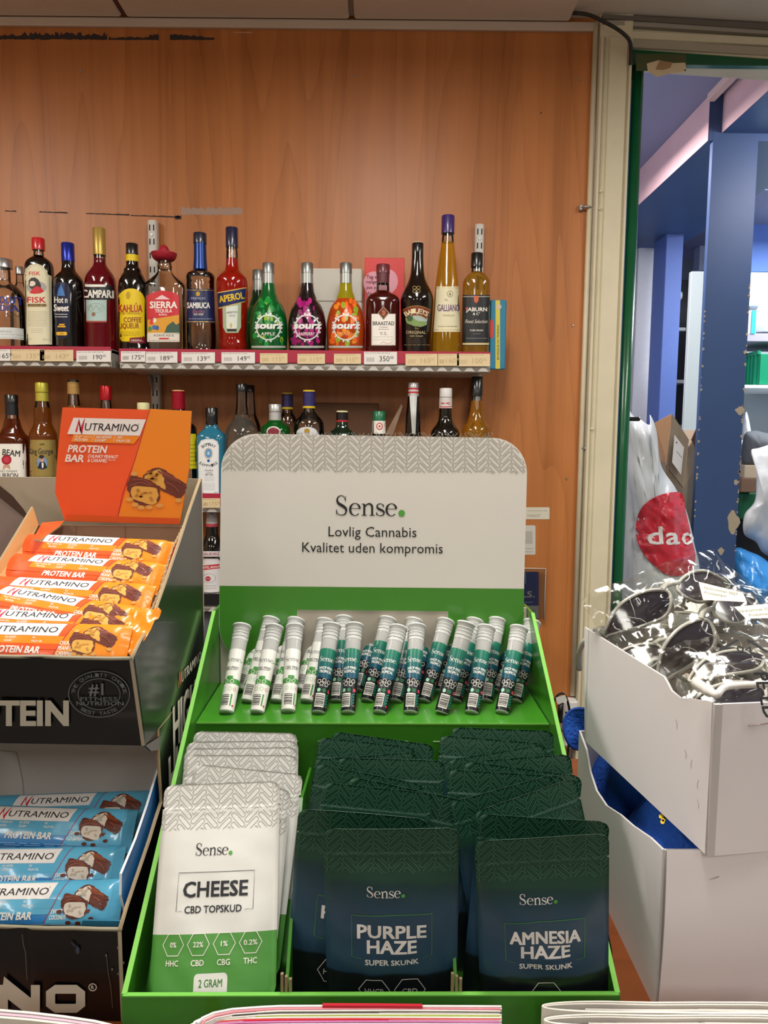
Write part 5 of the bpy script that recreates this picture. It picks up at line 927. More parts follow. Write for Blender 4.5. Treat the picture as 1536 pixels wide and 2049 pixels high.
def mkpouch(kind, title, seed):
    f = pouch_surf(seed); mb = MB(); m = PM[kind]; zs = [PH*i/34 for i in range(30)]+[PH*.875, PH*.885-.0012, PH*.885-.0004, PH*.885+.0004, PH*.885+.0012]+[PH*(.90+.1*i/10) for i in range(11)]; zs = sorted(set(zs)); NU = 22; vs = []; fs = []
    for sg in (1, -1):
        for z in zs:
            h = hw(z)
            for i in range(NU+1): x = (-1+2*i/NU)*h; d = f(x, z); edge = i in (0, NU); vs.append((x, -(d+.0003) if sg == 1 else (max(0, d)*.35+.0003-math.sin(x*46+seed)*.0012*max(0, z/PH-.5)*1.35 if z/PH > .5 else d*.3+.0003), z))
    R_ = len(zs); S = R_*(NU+1)
    for j in range(R_-1):
        for i in range(NU): a = j*(NU+1)+i; fs.append((a, a+1, a+NU+2, a+NU+1)); fs.append((S+a, S+a+NU+1, S+a+NU+2, S+a+1))
    for j in range(R_-1):
        for i in (0, NU): a = j*(NU+1)+i; fs.append((a, a+NU+1, S+a+NU+1, S+a))
    for j in (0, R_-1):
        for i in range(NU): a = j*(NU+1)+i; fs.append((a, S+a, S+a+1, a+1))
    mb.add(vs, fs, m, True); body = mb.mesh('pouch_body'); P = Print(down=False); wh = kind == 'white'
    pc = M('9b9a92', .6) if wh else M('39614f', .5); P.herring(-PW/2, PH*(.775 if wh else .79), PW/2, PH, .0054, pc, 0, keep=lambda x, z: abs(x) < hw(z)-.0008, wd=.09 if wh else .12)
    tx = M('23262a', .5) if wh else M('e2e0dc', .5); dot = M('4c9a3a', .5); X0 = 0
    if wh:
        P.sense(-.0185, .1055, .0096, tx, dot, 1, kx=.92); P.text('CHEESE', 0, .0805, .0108, tx, 1, w=.052, bold=.045); P.text('CBD TOPSKUD', -.001, .066, .0050, tx, 1, w=.046, bold=.03)
        P.line([(-.0262, .065), (-.031, .065), (-.031, .0930), (.031, .0930), (.031, .065), (.0245, .065)], .0003, tx, 1)
        for i, (a, b) in enumerate((('0%', 'HHC'), ('22%', 'CBD'), ('1%', 'CBG'), ('0.2%', 'THC'))):
            cx = -.0315+i*.0205; P.line([(cx+.0087*math.cos(math.radians(t)), .0415+.0087*math.sin(math.radians(t))) for t in range(0, 360, 60)], .0005, WH, 1, closed=True); P.text(a, cx, .0415, .0036, WH, 1, bold=.02, w=.0026*len(a)); P.text(b, cx, .0288, .0040, WH, 1, bold=.02, w=.0102)
        P.rrect(-.013, -.002, .013, .0215, .003, M('dcdcd6', .5), 1); P.text('2 GRAM', 0, .0148, .0052, M('3f7a34', .5), 2, w=.018, bold=.02)
    else:
        P.sense(-.0185, .1095, .0086, tx, dot, 1, kx=.95); gl = M('4a8a3a', .5); l1 = title[0]
        P.text(l1, 0, .0825, .0098, tx, 1, w=.051 if l1 == 'PURPLE' else .053, bold=.055); P.text('HAZE', 0, .0705, .0098, tx, 1, w=.0365, bold=.055); P.text('SUPER SKUNK', 0, .0582, .0042, tx, 1, w=.040, bold=.04)
        P.line([(-.0225, .0610), (-.030, .0623), (-.030, .0950), (.030, .0965), (.030, .0623), (.0235, .0610)], .0004, gl, 1)
        for cx, t_ in (((-.0135, 'HHCP'), (.0135, 'CBD')) if l1 == 'PURPLE' else ((0, 'THP'),)):
            P.line([(cx+.0117*math.cos(math.radians(t)), .0345+.0105*math.sin(math.radians(t))) for t in range(0, 360, 60)], .0005, WH, 1, closed=True); P.text(t_, cx, .0335, .0045, WH, 1, w=.014 if len(t_) == 4 else .0115)
    pm = P.mesh('printed_front', lambda x, z, h: Vector((x, -(f(x, z)+.0003+h), z)), ustep=.005, vstep=.006, base=.00028, off=.00012); return body, pm
VAR = {'C': [mkpouch('white', ('CHEESE',), s) for s in (1, 7)], 'P': [mkpouch('dark', ('PURPLE',), s) for s in (2, 11)], 'A': [mkpouch('dark', ('AMNESIA',), s) for s in (3, 15)]}
def pouch(col, TL, TR, lean, z=1.22, dd=0, var=0, label='', yaw=0, dz=0):
    mx, my = (TL[0]+TR[0])/2, (TL[1]+TR[1])/2; pc = atZ(mx, my, z+dz); d = dep(pc)+dd; c = EYE+ray(mx, my)*d
    pw = math.hypot(TR[0]-TL[0], TR[1]-TL[1]); s = pw*d/F/PW; roll = math.atan2(TL[1]-TR[1], TR[0]-TL[0])
    if s < .92: yw = math.acos(s/.92)*(1 if yaw >= 0 else -1)*.6; s = .92
    else: yw = 0
    s = min(s, 1.1)
    full = roll; roll = max(-.12, min(.12, roll)); shz = math.tan(full-roll); SH = Matrix(((1, 0, 0), (0, 1, 0), (shz, 0, 1)))
    R3 = Matrix.Rotation(yw, 3, 'Z') @ Matrix.Rotation(-math.radians(lean), 3, 'X') @ Matrix.Rotation(-roll, 3, 'Y') @ SH
    o = empty('foil_pouch', label, 'pouch', group={'C': 'white pouches in the left compartment', 'P': 'dark pouches in the middle compartment', 'A': 'dark pouches in the right compartment'}[col])
    o.matrix_world = Matrix.Translation(c-(R3 @ Vector((0, 0, PH*s)))) @ R3.to_4x4() @ Matrix.Diagonal((s, s, s, 1))
    b, p = VAR[col][var]; link('pouch_body', b, o); link('printed_front', p, o)
nm = {'C': 'white patterned pouch in the left compartment', 'P': 'dark green pouch in the middle compartment', 'A': 'dark green pouch in the right compartment'}
POU = {'C': [((330, 1572), (560, 1562), 29, 0, 0), ((352, 1568), (583, 1578), 27, .012, 1), ((388, 1530), (607, 1548), 26, 0, 0), ((370, 1512), (597, 1510), 25, 0, 1), ((370, 1499), (597, 1494), 25, 0, 0), ((374, 1485), (597, 1481), 24, 0, 1), ((388, 1464), (595, 1466), 23, 0, 0)],
 'P': [((647, 1660), (918, 1656), -4, 0, 0), ((597, 1618), (857, 1638), -2, 0, 1), ((630, 1543), (826, 1604), 8, -.004, 0), ((668, 1538), (927, 1612), 9, .016, 1), ((613, 1519), (826, 1572), 10, .006, 0), ((676, 1517), (890, 1521), 11, 0, 1), ((629, 1516), (832, 1508), 13, 0, 0), ((630, 1466), (817, 1503), 13, 0, 1), ((664, 1464), (868, 1490), 13, .008, 0)],
 'A': [((950, 1684), (1218, 1667), -6, 0, 0), ((957, 1628), (1221, 1645), -2, 0, 1), ((967, 1606), (1167, 1565), 10, -.012, 0), ((910, 1592), (1115, 1558), 8, 0, 1), ((897, 1540), (1130, 1553), 10, 0, 0), ((930, 1524), (1165, 1552), 11, .010, 1), ((925, 1525), (1142, 1508), 12, .01, 0), ((898, 1513), (1092, 1496), 13, 0, 1), ((880, 1472), (1088, 1487), 14, -.004, 0), ((903, 1456), (1108, 1462), 14, .004, 1)]}
for col, L_ in POU.items():
    for i, (TL, TR, le, dd, va) in enumerate(L_):
        pouch(col, TL, TR, le, dd=dd, var=va, label=f'{nm[col]}, {"nearest the front lip" if i == 0 else ORD[i]+" from the front"}')
# ------------------------------------------------------------------ black cartons of bars on the left
XS = -.197; BKP = M('08080a', .3, coat=.25); KR = M('9f8a68', .85); KIN = M('b3a48d', .8, vary=.05); LET = M('c9c3b3', .5)
def side_poly(mb, pts, x, th, m, m2=None): mb.prism([Vector((x, p.y, p.z)) for p in pts], (-th, 0, 0), m, m2)
def rim(mb, pts, r, m): mb.tube([p for p in pts], r, m, 5)
F1, F1b, R1, R2 = atX(266, 1318, XS), atX(290, 1492, XS), atX(314, 1220, XS), atX(403, 958, XS); ZU = F1b.z
L1, L2, L3 = atX(243, 1861, XS), atX(325, 1604, XS), atX(319, 1498, XS)
YBK = R2.y; XLF = -.42
up = thing('display_carton', 'upper black carton with white lettering holding the orange bars', 'carton', (XS, .6, ZU), group='stacked black bar cartons')
lw = thing('display_carton', 'lower black carton with white lettering holding the blue bars', 'carton', (XS, .6, ZK), group='stacked black bar cartons')
def wr(pts, k, seed):   # slightly worn edge
    r = random.Random(seed); out = [pts[0]]
    for a, b in zip(pts[:-1], pts[1:]):
        for i in range(1, 7): p = a.lerp(b, i/6); out.append(p+Vector((0, r.uniform(-k, k), r.uniform(-k, k))) if i < 6 else p)
    return out
def carton(t, fb, ft, mid, bt, zb, dy, seed):
    bkb = Vector((XS, YBK, zb)); top = wr([ft]+mid+[bt], .0012, seed)
    mb = MB(); side_poly(mb, [fb]+top+[bkb], XS, .003, BKP, KIN); mb.build('side_panel', t)
    mb = MB(); rim(mb, [p-Vector((.0015, 0, 0)) for p in top], .0014, KR); mb.build('torn_rim', t)
    lft = lambda p, dz=0: Vector((XLF, p.y+dy, p.z+dz))
    mb = MB(); n = (ft-fb); mb.hexa([fb, lft(fb), lft(fb)+Vector((0, .004, 0)), fb+Vector((0, .004, 0)), ft, lft(ft), lft(ft)+Vector((0, .004, 0)), ft+Vector((0, .004, 0))], BKP); mb.build('front_panel', t)
    mb = MB(); rim(mb, wr([ft+Vector((0, .001, 0)), ft.lerp(lft(ft), .5)+Vector((0, .001, 0)), lft(ft)+Vector((0, .001, 0))], .0006, seed+1), .0016, M('8f8873', .7)); mb.build('torn_rim', t)
    mb = MB(); mb.box((XLF, YBK, zb), (XS, YBK+.003, bt.z), KIN); mb.build('back_panel', t)
    mb = MB(); mb.box((XLF, fb.y+.005, zb+.0002), (XS-.003, YBK, zb+.003), KIN); mb.build('base', t)
    mb = MB(); mb.prism([Vector((XLF, p.y, p.z)) for p in [fb, ft]+mid+[bt, bkb]], (.003, 0, 0), KIN); mb.build('left_panel', t)
FBL = Vector((XS, L1.y+.002, ZK))
carton(up, F1b, F1, [R1], R2, ZU, .004, 3)
L3 = Vector((XS, L3.y, ZU-.001)); carton(lw, FBL, L1, [L2, L3], Vector((XS, YBK, ZU-.001)), ZK, .004, 8)
mb = MB(); c = F1b; mb.prism([c+Vector((.0005, 0, 0)), atX(322, 1472, XS+.0005), atX(318, 1500, XS+.0005), atX(303, 1503, XS+.0005)], (-.002, 0, 0), M('6b6462', .6), BKP); mb.build('torn_flap', up)
def fplane(a, b, h0=0):   # plane through a-b and the X axis
    n = (b-a).cross(Vector((1, 0, 0))).normalized()
    if n.y > 0: n = -n
    def f(u, v, h): d = ray(u, v); k = (a-EYE).dot(n)/d.dot(n); return EYE+d*k+n*(h+h0)
    return f
P = Print(); P.text('PROTEIN', 136, 1426, 47, LET, 1, w=262, bold=.07, align='R'); sg = M('74787a', .45)
for rx, ry, w_ in ((61, 46, 1.6), (42, 31, 1.4)): P.ring(199, 1388, rx, ry, w_, sg, 1, 48)
P.text('#1', 193, 1378, 22, sg, 1, bold=.04, w=28); P.text('FITNESS', 199, 1397, 7, sg, 2, w=74, bold=.02); P.text('NUTRITION', 201, 1406, 7.5, sg, 2, w=94, bold=.03)
P.rect(152, 1401.2, 248, 1402, M('101113', .3), 1)
def arctext(P, s, cx, cy, rx, ry, a0, a1, h, m, flip=1, L=1, w=None):
    for i, ch in enumerate(s):
        a = math.radians(a0+(a1-a0)*i/(len(s)-1)); 
        if ch != ' ': P.text(ch, cx+rx*math.cos(a), cy+ry*math.sin(a), h, m, L, w=w, bold=.02, rot=(-math.degrees(math.atan2(ry*math.cos(a), -rx*math.sin(a)))) if flip > 0 else (180-math.degrees(math.atan2(ry*math.cos(a), -rx*math.sin(a)))))
arctext(P, 'THE QUALITY CHOICE', 199, 1388, 52, 38.5, 188, 352, 7, sg, w=7); arctext(P, 'BEST TASTE', 199, 1388, 52, 38.5, 128, 52, 7, sg, -1, w=7)
P.build('printed_front', up, fplane(F1b, F1), base=.0006, off=.0002)
P = Print(); P.line([(9, 2022), (9, 1972), (72, 2022), (72, 1970)], [17, 17, 17, 17], LET, 1); P.rect(-1, 1969, 17, 2025, LET, 1.5); P.rect(63, 1969, 81, 2025, LET, 2)
P.line([(112, 1978), (153, 1978), (162, 1985), (162, 2009), (153, 2016), (112, 2016), (102, 2009), (102, 1985)], 17, LET, 1, closed=True); P.text('NUTRAMI', -12, 1997, 54, LET, 1, w=520, bold=.06, align='R')
P.ring(186, 1974, 7.5, 7, 2, LET, 1, 20); P.text('R', 186, 1974, 7, LET, 1, bold=.04, w=6)
sc = M('7d7668', .7); P.line([(45, 1868), (48, 1890), (52, 1905), (55, 1960)], .8, sc, 1); P.line([(214, 1912), (217, 1945), (222, 1970), (226, 2015)], .8, sc, 1); P.ell(156, 1900, 4, 8, M('3a4454', .5), 1, 9); P.line([(143, 1884), (152, 1893)], 4, M('2a3240', .5), 1)
for x, y in ((225, 1938), (237, 1947), (213, 1910), (236, 1895), (248, 1925)): P.ell(x, y, 1.6, 3, sc, 1, 6)
P.build('printed_front', lw, fplane(FBL, L1), base=.0006, off=.0002)
def sidepr(u, v, h): p = atX(u, v, XS); return Vector((XS+h, p.y, p.z))
def ytext(P, s, y0, z0, y1, hgt, m, bold=.04, shear=0): # text on the side face: starts at depth y0, ends y1, base height z0 (metres)
    P.text(s, (y0+y1)/2, z0+hgt/2, hgt, m, 1, w=(y1-y0), bold=bold, shear=shear)
P = Print(down=False); a, b = atX(357, 1372, XS), atX(402, 1300, XS); P.text('N', a.y+.004, a.z+.006, .014, M('c8502a', .5), 1, w=.008, bold=.03, shear=.3); ytext(P, 'UTRAMINO', a.y+.009, a.z, a.y+.085, .010, LET, .02, .2)
a = atX(346, 1500, XS); ytext(P, 'HIGH', a.y, a.z, a.y+.082, .040, LET, .05); ytext(P, 'PROTEIN', a.y+.09, a.z, a.y+.2, .04, LET, .05)
P.build('printed_side', up, lambda u, v, h: Vector((XS+h, u, v)), base=.0006, off=.0002)
P = Print(down=False); a = atX(338, 1606, XS); ytext(P, 'HIGH', a.y, a.z, a.y+.075, .042, LET, .05); P.build('printed_side', lw, lambda u, v, h: Vector((XS+h, u, v)), base=.0006, off=.0002)
# ---- inner cartons
ORR = M('ee5a26', .35, coat=.2); ORG = M('f08a1e', .35, coat=.2); XI = -.203; XJ = -.367
def zig(pts, k=.0009):
    out = []
    for a, b in zip(pts[:-1], pts[1:]):
        n = max(2, int((b-a).length/.0035))
        for i in range(n): p = a.lerp(b, i/n); out.append(p+Vector((0, 0, k if i % 2 else -k)))
    return out+[pts[-1]]
oc = thing('bar_carton', 'orange open carton with tall printed header card', 'carton', ((XI+XJ)/2, .65, ZU+.003))
e = [atX(*p, XI) for p in ((266, 1308), (290, 1255), (323, 1178), (345, 1100), (372, 1046))]; yb = e[-1].y
mb = MB(); mb.prism([Vector((XI, F1b.y+.008, ZU+.004))]+zig(e)+[Vector((XI, yb, ZU+.004))], (-.002, 0, 0), ORR, KR); mb.build('side_panel', oc)
zbk = atY(230, 1052, yb).z; mb = MB(); mb.box((XJ, yb, ZU+.004), (XI, yb+.002, zbk), M('97765c', .8)); mb.build('back_panel', oc)
for x in (152, 250): P = Print(); P.rect(x, 1052, x+1, 1085, M('6f523f', .8)); P.build('crease', oc, lambda u, v, h: atY(u, v, yb-h-.0004))
mb = MB(); l0 = [atX(*p, XJ) for p in ((-60, 1340), (0, 1195), (24, 1158), (60, 1100), (84, 1048))]; mb.prism([Vector((XJ, F1b.y+.008, ZU+.004))]+l0+[Vector((XJ, l0[-1].y, ZU+.004))], (.002, 0, 0), ORR, KR); mb.build('side_panel', oc)
mb = MB(); mb.prism([atY(84, 1046, yb-.002), atY(128, 1042, yb-.002), atY(120, 1052, yb-.012), atY(80, 1080, yb-.05), atY(66, 1078, yb-.06)], (0, 0, -.0015), ORR, KR); mb.build('corner_flap', oc)
YH = yb-.001
HC = [(125, 815), (383, 822), (380, 880), (379, 935), (360, 1050), (130, 1043), (110, 985), (116, 900)]
def hh(u, v, h=0): return atY(u, v, YH-h)
mb = MB(); mb.prism([hh(*p) for p in HC], (0, .0015, 0), ORR, KR); mb.build('header_card', oc)
def logo(P, x, y, w_, h, L=2, rot=0, dark='2a2a30'):   # white slanted panel with the word, x,y = left centre
    s_ = h*.35; c, s2 = math.cos(math.radians(rot)), math.sin(math.radians(rot)); fy = P.fy
    def q(a, b): return (x+a*c-b*s2, y+fy*(a*s2+b*c))
    P.poly([q(0, -h/2), q(s_, h/2), q(w_+s_, h/2), q(w_, -h/2)], M('ece8e4', .4, coat=.2), L)
    k = q(w_*.185, 0); P.line([q(w_*.12, -h*.36), q(w_*.155, h*.30), q(w_*.185, -h*.38), q(w_*.235, h*.47)], [h*.11, h*.12, h*.12, h*.03], M('c8203a', .4), L+1)
    k = q(w_*.61, -h*.03); P.text('UTRAMINO', k[0], k[1], h*.44, M(dark, .5), L+1, w=w_*.74, bold=.012, rot=rot, shear=.2); k = q(w_*.985, h*.2); P.ring(k[0], k[1], h*.035, h*.035, h*.012, M(dark, .5), L+1, 8)
def treat(P, cx, cy, s, kind, L=2, rot=0):
    fy = P.fy; c, sn = math.cos(math.radians(rot)), math.sin(math.radians(rot))
    def T(pts): return [(cx+(a*c-b*sn)*s, cy+fy*(a*sn+b*c)*s) for a, b in pts]
    def S_(pts): return T([(a+.02*math.sin(9*i_), b+.025*math.cos(7*i_)) for i_, (a, b) in enumerate(catmull(pts, 4, True))])
    ch, ch2, fi, f2 = (M('6a3428', .4), M('86463a', .4), M('d8a54a', .5), M('b9802e', .5)) if kind == 'nut' else (M('5f2a1c', .4), M('8a4526', .4), M('d8cdbd', .5), M('b5a896', .5))
    P.poly(S_([(-.42, .10), (-.30, .36), (-.05, .42), (.30, .30), (.62, .10), (.66, -.05), (.50, -.28), (.22, -.18), (-.05, .0), (-.2, .12)]), ch, L); P.poly(S_([(-.38, .12), (-.26, .32), (.0, .38), (.1, .2), (.16, -.1), (-.05, .02), (-.2, .14)]), fi, L+1); P.poly(T([(.0, .40), (.28, .28), (.55, .10), (.3, .16), (.1, .22)]), ch2, L+1)
    P.poly(S_([(-.72, .16), (-.5, .2), (-.25, .1), (.02, -.08), (.0, -.42), (-.3, -.5), (-.62, -.38), (-.78, -.1)]), ch, L+2); P.poly(S_([(-.66, -.12), (-.4, -.02), (-.05, -.1), (-.04, -.4), (-.3, -.46), (-.6, -.36)]), fi, L+3)
    r = random.Random(5)
    for l_ in ([(-.05, .36), (.15, .26), (.35, .22), (.52, .10)], [(.18, .1), (.36, .02), (.5, -.12)], [(-.66, .1), (-.4, .12), (-.15, .0)], [(-.7, -.05), (-.45, .05), (-.2, -.02)]): P.line(T(catmull(l_, 3)), .035*s, ch2, L+4)
    for _ in range(26):
        a, b = r.choice(((-.35+r.uniform(-.22, .22), -.25+r.uniform(-.14, .12)), (-.12+r.uniform(-.18, .15), .2+r.uniform(-.1, .1)))); P.poly(T([(a-.05, b), (a, b+.04), (a+.06, b+.01), (a+.01, b-.03)]), f2, L+4)
    for a, b in ((-.7, -.38), (-.55, -.5), (-.4, -.56), (-.2, -.54), (.05, -.48), (.5, -.32), (-.62, .25)) if kind == 'nut' else ((-.8, -.3), (-.5, -.6), (.2, -.5), (.1, -.3), (-.2, -.62)):
        q = T([(a, b)])[0]; P.ell(q[0], q[1], .09*s, .055*s, M('d9a050', .5) if kind == 'nut' else ch, L+4, 8)
P = Print(); P.poly([(300, 818), (382.5, 822.5), (379.5, 880), (378.5, 935), (359.5, 1049.5), (233, 1046)], ORG, 1); P.line([(300, 818), (270, 920), (246, 985), (233, 1046)], 1.2, M('b02a3c', .4), 2); P.poly([(130.5, 1030), (359, 1037), (359, 1049), (131, 1042.5)], M('d8561a', .4), 3)
P.poly([(147, 869), (280, 873), (268, 888), (142, 884)], ORG, 2); logo(P, 135, 852, 145, 33, 2, -1.4)
P.text('18 g*', 157, 873.5, 4.5, WH, 3, w=14, bold=.03, shear=.2); P.text('HIGH IN', 175, 874, 3, WH, 3, w=16); P.text('PROTEIN', 162, 880, 5, WH, 3, w=26, bold=.03, shear=.2); P.text('NO ADDED', 208, 874.5, 5, WH, 3, w=31, bold=.03, shear=.2); P.text('SUGAR*', 201, 881, 5, WH, 3, w=23, bold=.03, shear=.2); P.text('NO', 240, 875, 5, WH, 3, w=9, bold=.03, shear=.2); P.text('PALM OIL', 247, 882, 5, WH, 3, w=28, bold=.03, shear=.2)
P.line([(184, 883), (189, 870)], .7, WH, 3); P.line([(227, 884), (231, 871)], .7, WH, 3)
P.text('PROTEIN', 175, 898.5, 14, WH, 3, w=76, bold=.05, rot=-1.5, shear=.2); P.text('BAR', 150, 917, 14, WH, 3, w=36, bold=.05, rot=-1.5, shear=.2); P.text('CHUNKY PEANUT', 206, 913.5, 6.5, WH, 3, w=60, bold=.03, rot=-1.5, shear=.2); P.text('& CARAMEL', 195, 921.5, 6.5, WH, 3, w=39, bold=.03, rot=-1.5, shear=.2); P.text('Flavour', 224, 920, 3, WH, 3, w=16, shear=.2)
treat(P, 318, 972, 82, 'nut', 3, -4); P.build('printed_face', oc, lambda u, v, h: hh(u, v, h), off=.00015)
bc = thing('bar_carton', 'blue open carton with white inner back panel', 'carton', ((XI+XJ)/2, .6, ZK+.003)); BLP = M('2f78bf', .35, coat=.2)
e = [atX(*p, XI) for p in ((250, 1850), (253, 1832), (243, 1791), (244, 1748), (273, 1678), (296, 1610), (317, 1540))]
mb = MB(); mb.prism([Vector((XI, e[0].y, ZK+.004))]+e+[Vector((XI, e[-1].y+.06, e[-1].z)), Vector((XI, e[-1].y+.06, ZK+.004))], (-.002, 0, 0), BLP, M('dfe4e8', .5)); mb.build('side_panel', bc)
yb2 = atX(319, 1600, XI).y+.06; mb = MB(); mb.box((XLF+.01, yb2, ZK+.004), (XI, yb2+.002, ZU-.006), M('b9b4b0', .6)); mb.build('back_panel', bc)
P = Print(); P.line([(33, 1505), (45, 1560), (48, 1600)], .8, M('6b6664', .6)); P.line([(0, 1502), (33, 1505)], .8, M('6b6664', .6)); P.build('crease', bc, lambda u, v, h: atY(u, v, yb2-.0005-h))
mb = MB(); mb.prism([atY(165, 1842, L1.y+.008), atY(240, 1843, L1.y+.008), atY(238, 1900, L1.y+.008), atY(155, 1900, L1.y+.008)], (0, .0015, 0), M('2f6f8c', .4)); mb.build('front_tab', bc)
fl = thing('cardboard_flap', 'kraft cardboard flap with dark inside at far left edge', 'cardboard', atY(20, 1180, .67))
mb = MB(); mb.prism([atY(-70, 1240, .62), atY(66, 1014, .735), atY(77, 1050, .735), atY(-60, 1330, .60)], (-.002, .0, 0), M('c0935c', .8), KR); mb.build('kraft_edge', fl)
mb = MB(); mb.prism([atY(-80, 930, .74), atY(0, 972, .74), atY(25, 992, .74), atY(48, 1020, .74), atY(66, 1050, .74), atY(-60, 1260, .64)], (-.001, .002, 0), M('4a3427', .7)); mb.build('lid_inside', fl)  # dark brown stands for shade inside the box, put into the colour
# ---- bars
BL_, BH_, BT_ = .156, .036, .017
def bar_mesh(kind, seed):
    nut = kind == 'nut'; c1, c2 = ((ORR, ORG) if nut else (M('3a86c4', .25, coat=.6), M('5fb4d8', .25, coat=.6))); c3 = M('f07c1c', .3, coat=.4) if nut else M('5aaccf', .25, coat=.5)
    def S(x, z, sg=-1):
        u = abs(x)/(BL_/2); e_ = max(0, (u-.86)/.14); v = abs(z)/(BH_/2); th = BT_/2*(1-min(1, e_*1.15)**2)*(1-v**3.2)**.5+.0004
        cr = noise.noise(Vector((x*55, z*70, seed)))*.0012+(abs(noise.noise(Vector((x*110, z*40, seed+2))))*.003 if u > .74 else 0); end = math.sin(z*1100)*.0005 if u > .93 else 0
        return sg*th-cr*(1 if sg < 0 else .4)*min(1, 1.2-v)+end
    mb = MB(); NU, NV = 50, 16
    for sg in (-1, 1): mb.grid(NU, NV, lambda a, b, sg=sg: ((a-.5)*BL_, S((a-.5)*BL_, (b-.5)*BH_, sg), (b-.5)*BH_), c1, mfn=lambda a, b: c2 if a > .87 else c1)
    body = mb.mesh('wrapper'); P = Print(down=False); h = BH_
    xs = .030; P.poly([(-.066, -h*.18), (xs-.006, -h*.18), (xs+.004, h*.49), (-.066, h*.49)], c3 if not nut else ORR, 0); P.poly([(xs-.012, -h*.49), (.0715, -h*.49), (.0715, h*.49), (xs+.004, h*.49)], c2, 0)
    P.poly([(-.045, -.002), (xs-.004, -.002), (xs-.001, .0045), (-.044, .0045)], c3 if not nut else ORG, 1); P.line([(xs+.004, h*.49), (xs-.012, -h*.49)], .0006, M('a82040', .4), 2)
    logo(P, -.049, .0105, .071, .0115, 2)
    for t_, x_, z_ in (('18 g* HIGH IN', -.034, .0030), ('PROTEIN', -.035, .0), ('NO ADDED', -.016, .0030), ('SUGAR*', -.017, .0), ('NO', .003, .003), ('PALM OIL', .006, .0)): P.text(t_, x_, z_, .0017, WH, 3, w=.0011*len(t_), bold=.02)
    P.text('PROTEIN BAR', -.010, -.0072, .0052, WH, 3, w=.040, bold=.05, shear=.15)
    for i, t_ in enumerate(('CHUNKY', 'PEANUT &', 'CARAMEL') if nut else ('SWEET', 'COCONUT')): P.text(t_, xs-.005-(i*.0008), (-.001 if nut else -.0045)-i*.0042, .0032, WH, 3, w=.0019*len(t_), bold=.03, align='L', shear=.15)
    treat(P, xs+.0225, .003, .026, kind, 3, 0); P.lines(-.062, .06, -.0135, -.0165, 3, M('e8c8b8' if nut else 'a8cce8', .5), 3, seed, .0004)
    pm = P.mesh('wrapper_print', lambda x, z, h_: Vector((x, S(x, z, -1)-h_, z)), ustep=.004, vstep=.003, base=.0003, off=.00009); return body, pm
BARS = {'nut': [bar_mesh('nut', s) for s in (1, 5)], 'coco': [bar_mesh('coco', s) for s in (2, 8)]}
def bar(kind, px_, py_, Y, tilt, roll, label, var=0, s=1, yaw=0):
    b, p = BARS[kind][var]; o = empty('protein_bar', label, 'bar', group='orange wrapped bars' if kind == 'nut' else 'blue wrapped bars')
    c_ = atY(px_, py_, Y); c_.x = min(-.2845, c_.x) if kind == 'nut' else c_.x-.007; o.matrix_world = Matrix.Translation(c_) @ (Matrix.Rotation(math.radians(yaw), 3, 'Z') @ Matrix.Rotation(-math.radians(tilt), 3, 'X') @ Matrix.Rotation(-math.radians(roll), 3, 'Y')).to_4x4() @ Matrix.Scale(s, 4)
    link('wrapper', b, o); link('wrapper_print', p, o)
N_ = ['topmost and furthest back', 'second from the back', 'third from the back', 'crumpled one fourth from the back', 'tucked under the crumpled one', 'nearest the black front edge']
for i, (a, b, Y, t, r_, v) in enumerate(((208, 1108, .712, 42, -2.5, 0), (188, 1150, .685, 48, -4, 1), (172, 1198, .652, 42, -3, 0), (118, 1226, .622, 48, -10, 1), (120, 1262, .608, 42, -2, 0), (118, 1290, .590, 34, -1, 0))): bar('nut', a, b, Y, t, r_, f'orange wrapped protein bar in the orange carton, {N_[i]}', v)
mb = MB(); cen = atY(262, 1258, .602)
mb.grid(14, 14, lambda a, b: cen+Vector(((a-.5)*.03+(b-.5)*.012, (b-.5)*.03, (b-.5)*.03-abs(a-.5)*.006+noise.noise(Vector((a*5, b*5, 3)))*.006)), M('f08a1e', .25, coat=.5)); single('loose_wrapper', mb, 'crumpled orange wrapper end sticking up at carton side', 'wrapper')
N_ = ['furthest back, mostly hidden', 'second from the back', 'third from the back', 'nearest the front edge']
for i, (a, b, Y, t, r_, v) in enumerate(((150, 1628, .655, 40, 2.5, 1), (108, 1658, .622, 38, -1.2, 0), (78, 1742, .596, 36, 1, 1), (68, 1812, .566, 32, 1.5, 0))): bar('coco', a, b, Y, t, r_, f'blue wrapped protein bar in the blue carton, {N_[i]}', v)
# ------------------------------------------------------------------ white boxes, blue caps, sunglasses
WB_ = M('e9e3e5', .5, vary=.03, bscale=6); WI = M('c9c4c2', .6)
ZLO = atX(1325, 1700, .22).z; Yl = atX(1312, 1998, .22).y
lb = thing('white_carton', 'lower white cardboard box with blue caps, under the sunglasses box', 'box', (.4, .68, ZK), group='stacked white boxes')
pr_ = [atX(*p, .22) for p in ((1325, 1700), (1300, 1676), (1265, 1652), (1240, 1630), (1212, 1612), (1192, 1582), (1180, 1545), (1172, 1500))]
yE = pr_[-1].y+.03
mb = MB(); mb.prism([Vector((.22, Yl, ZK))]+[Vector((.22, p.y, p.z)) for p in pr_]+[Vector((.22, yE, ZLO-.004)), Vector((.22, yE, ZK))], (.002, 0, 0), WB_, WI); mb.build('side_panel', lb)
fr0, fd = Vector((.221, Yl-.001, ZK)), Vector((1, .03, 0)); mb = MB(); A0 = fr0; A1 = fr0+fd*.38; T0 = Vector((pr_[0].x+.003, pr_[0].y-.001, ZLO)); T1 = A1+Vector((0, pr_[0].y-Yl, ZLO-ZK))
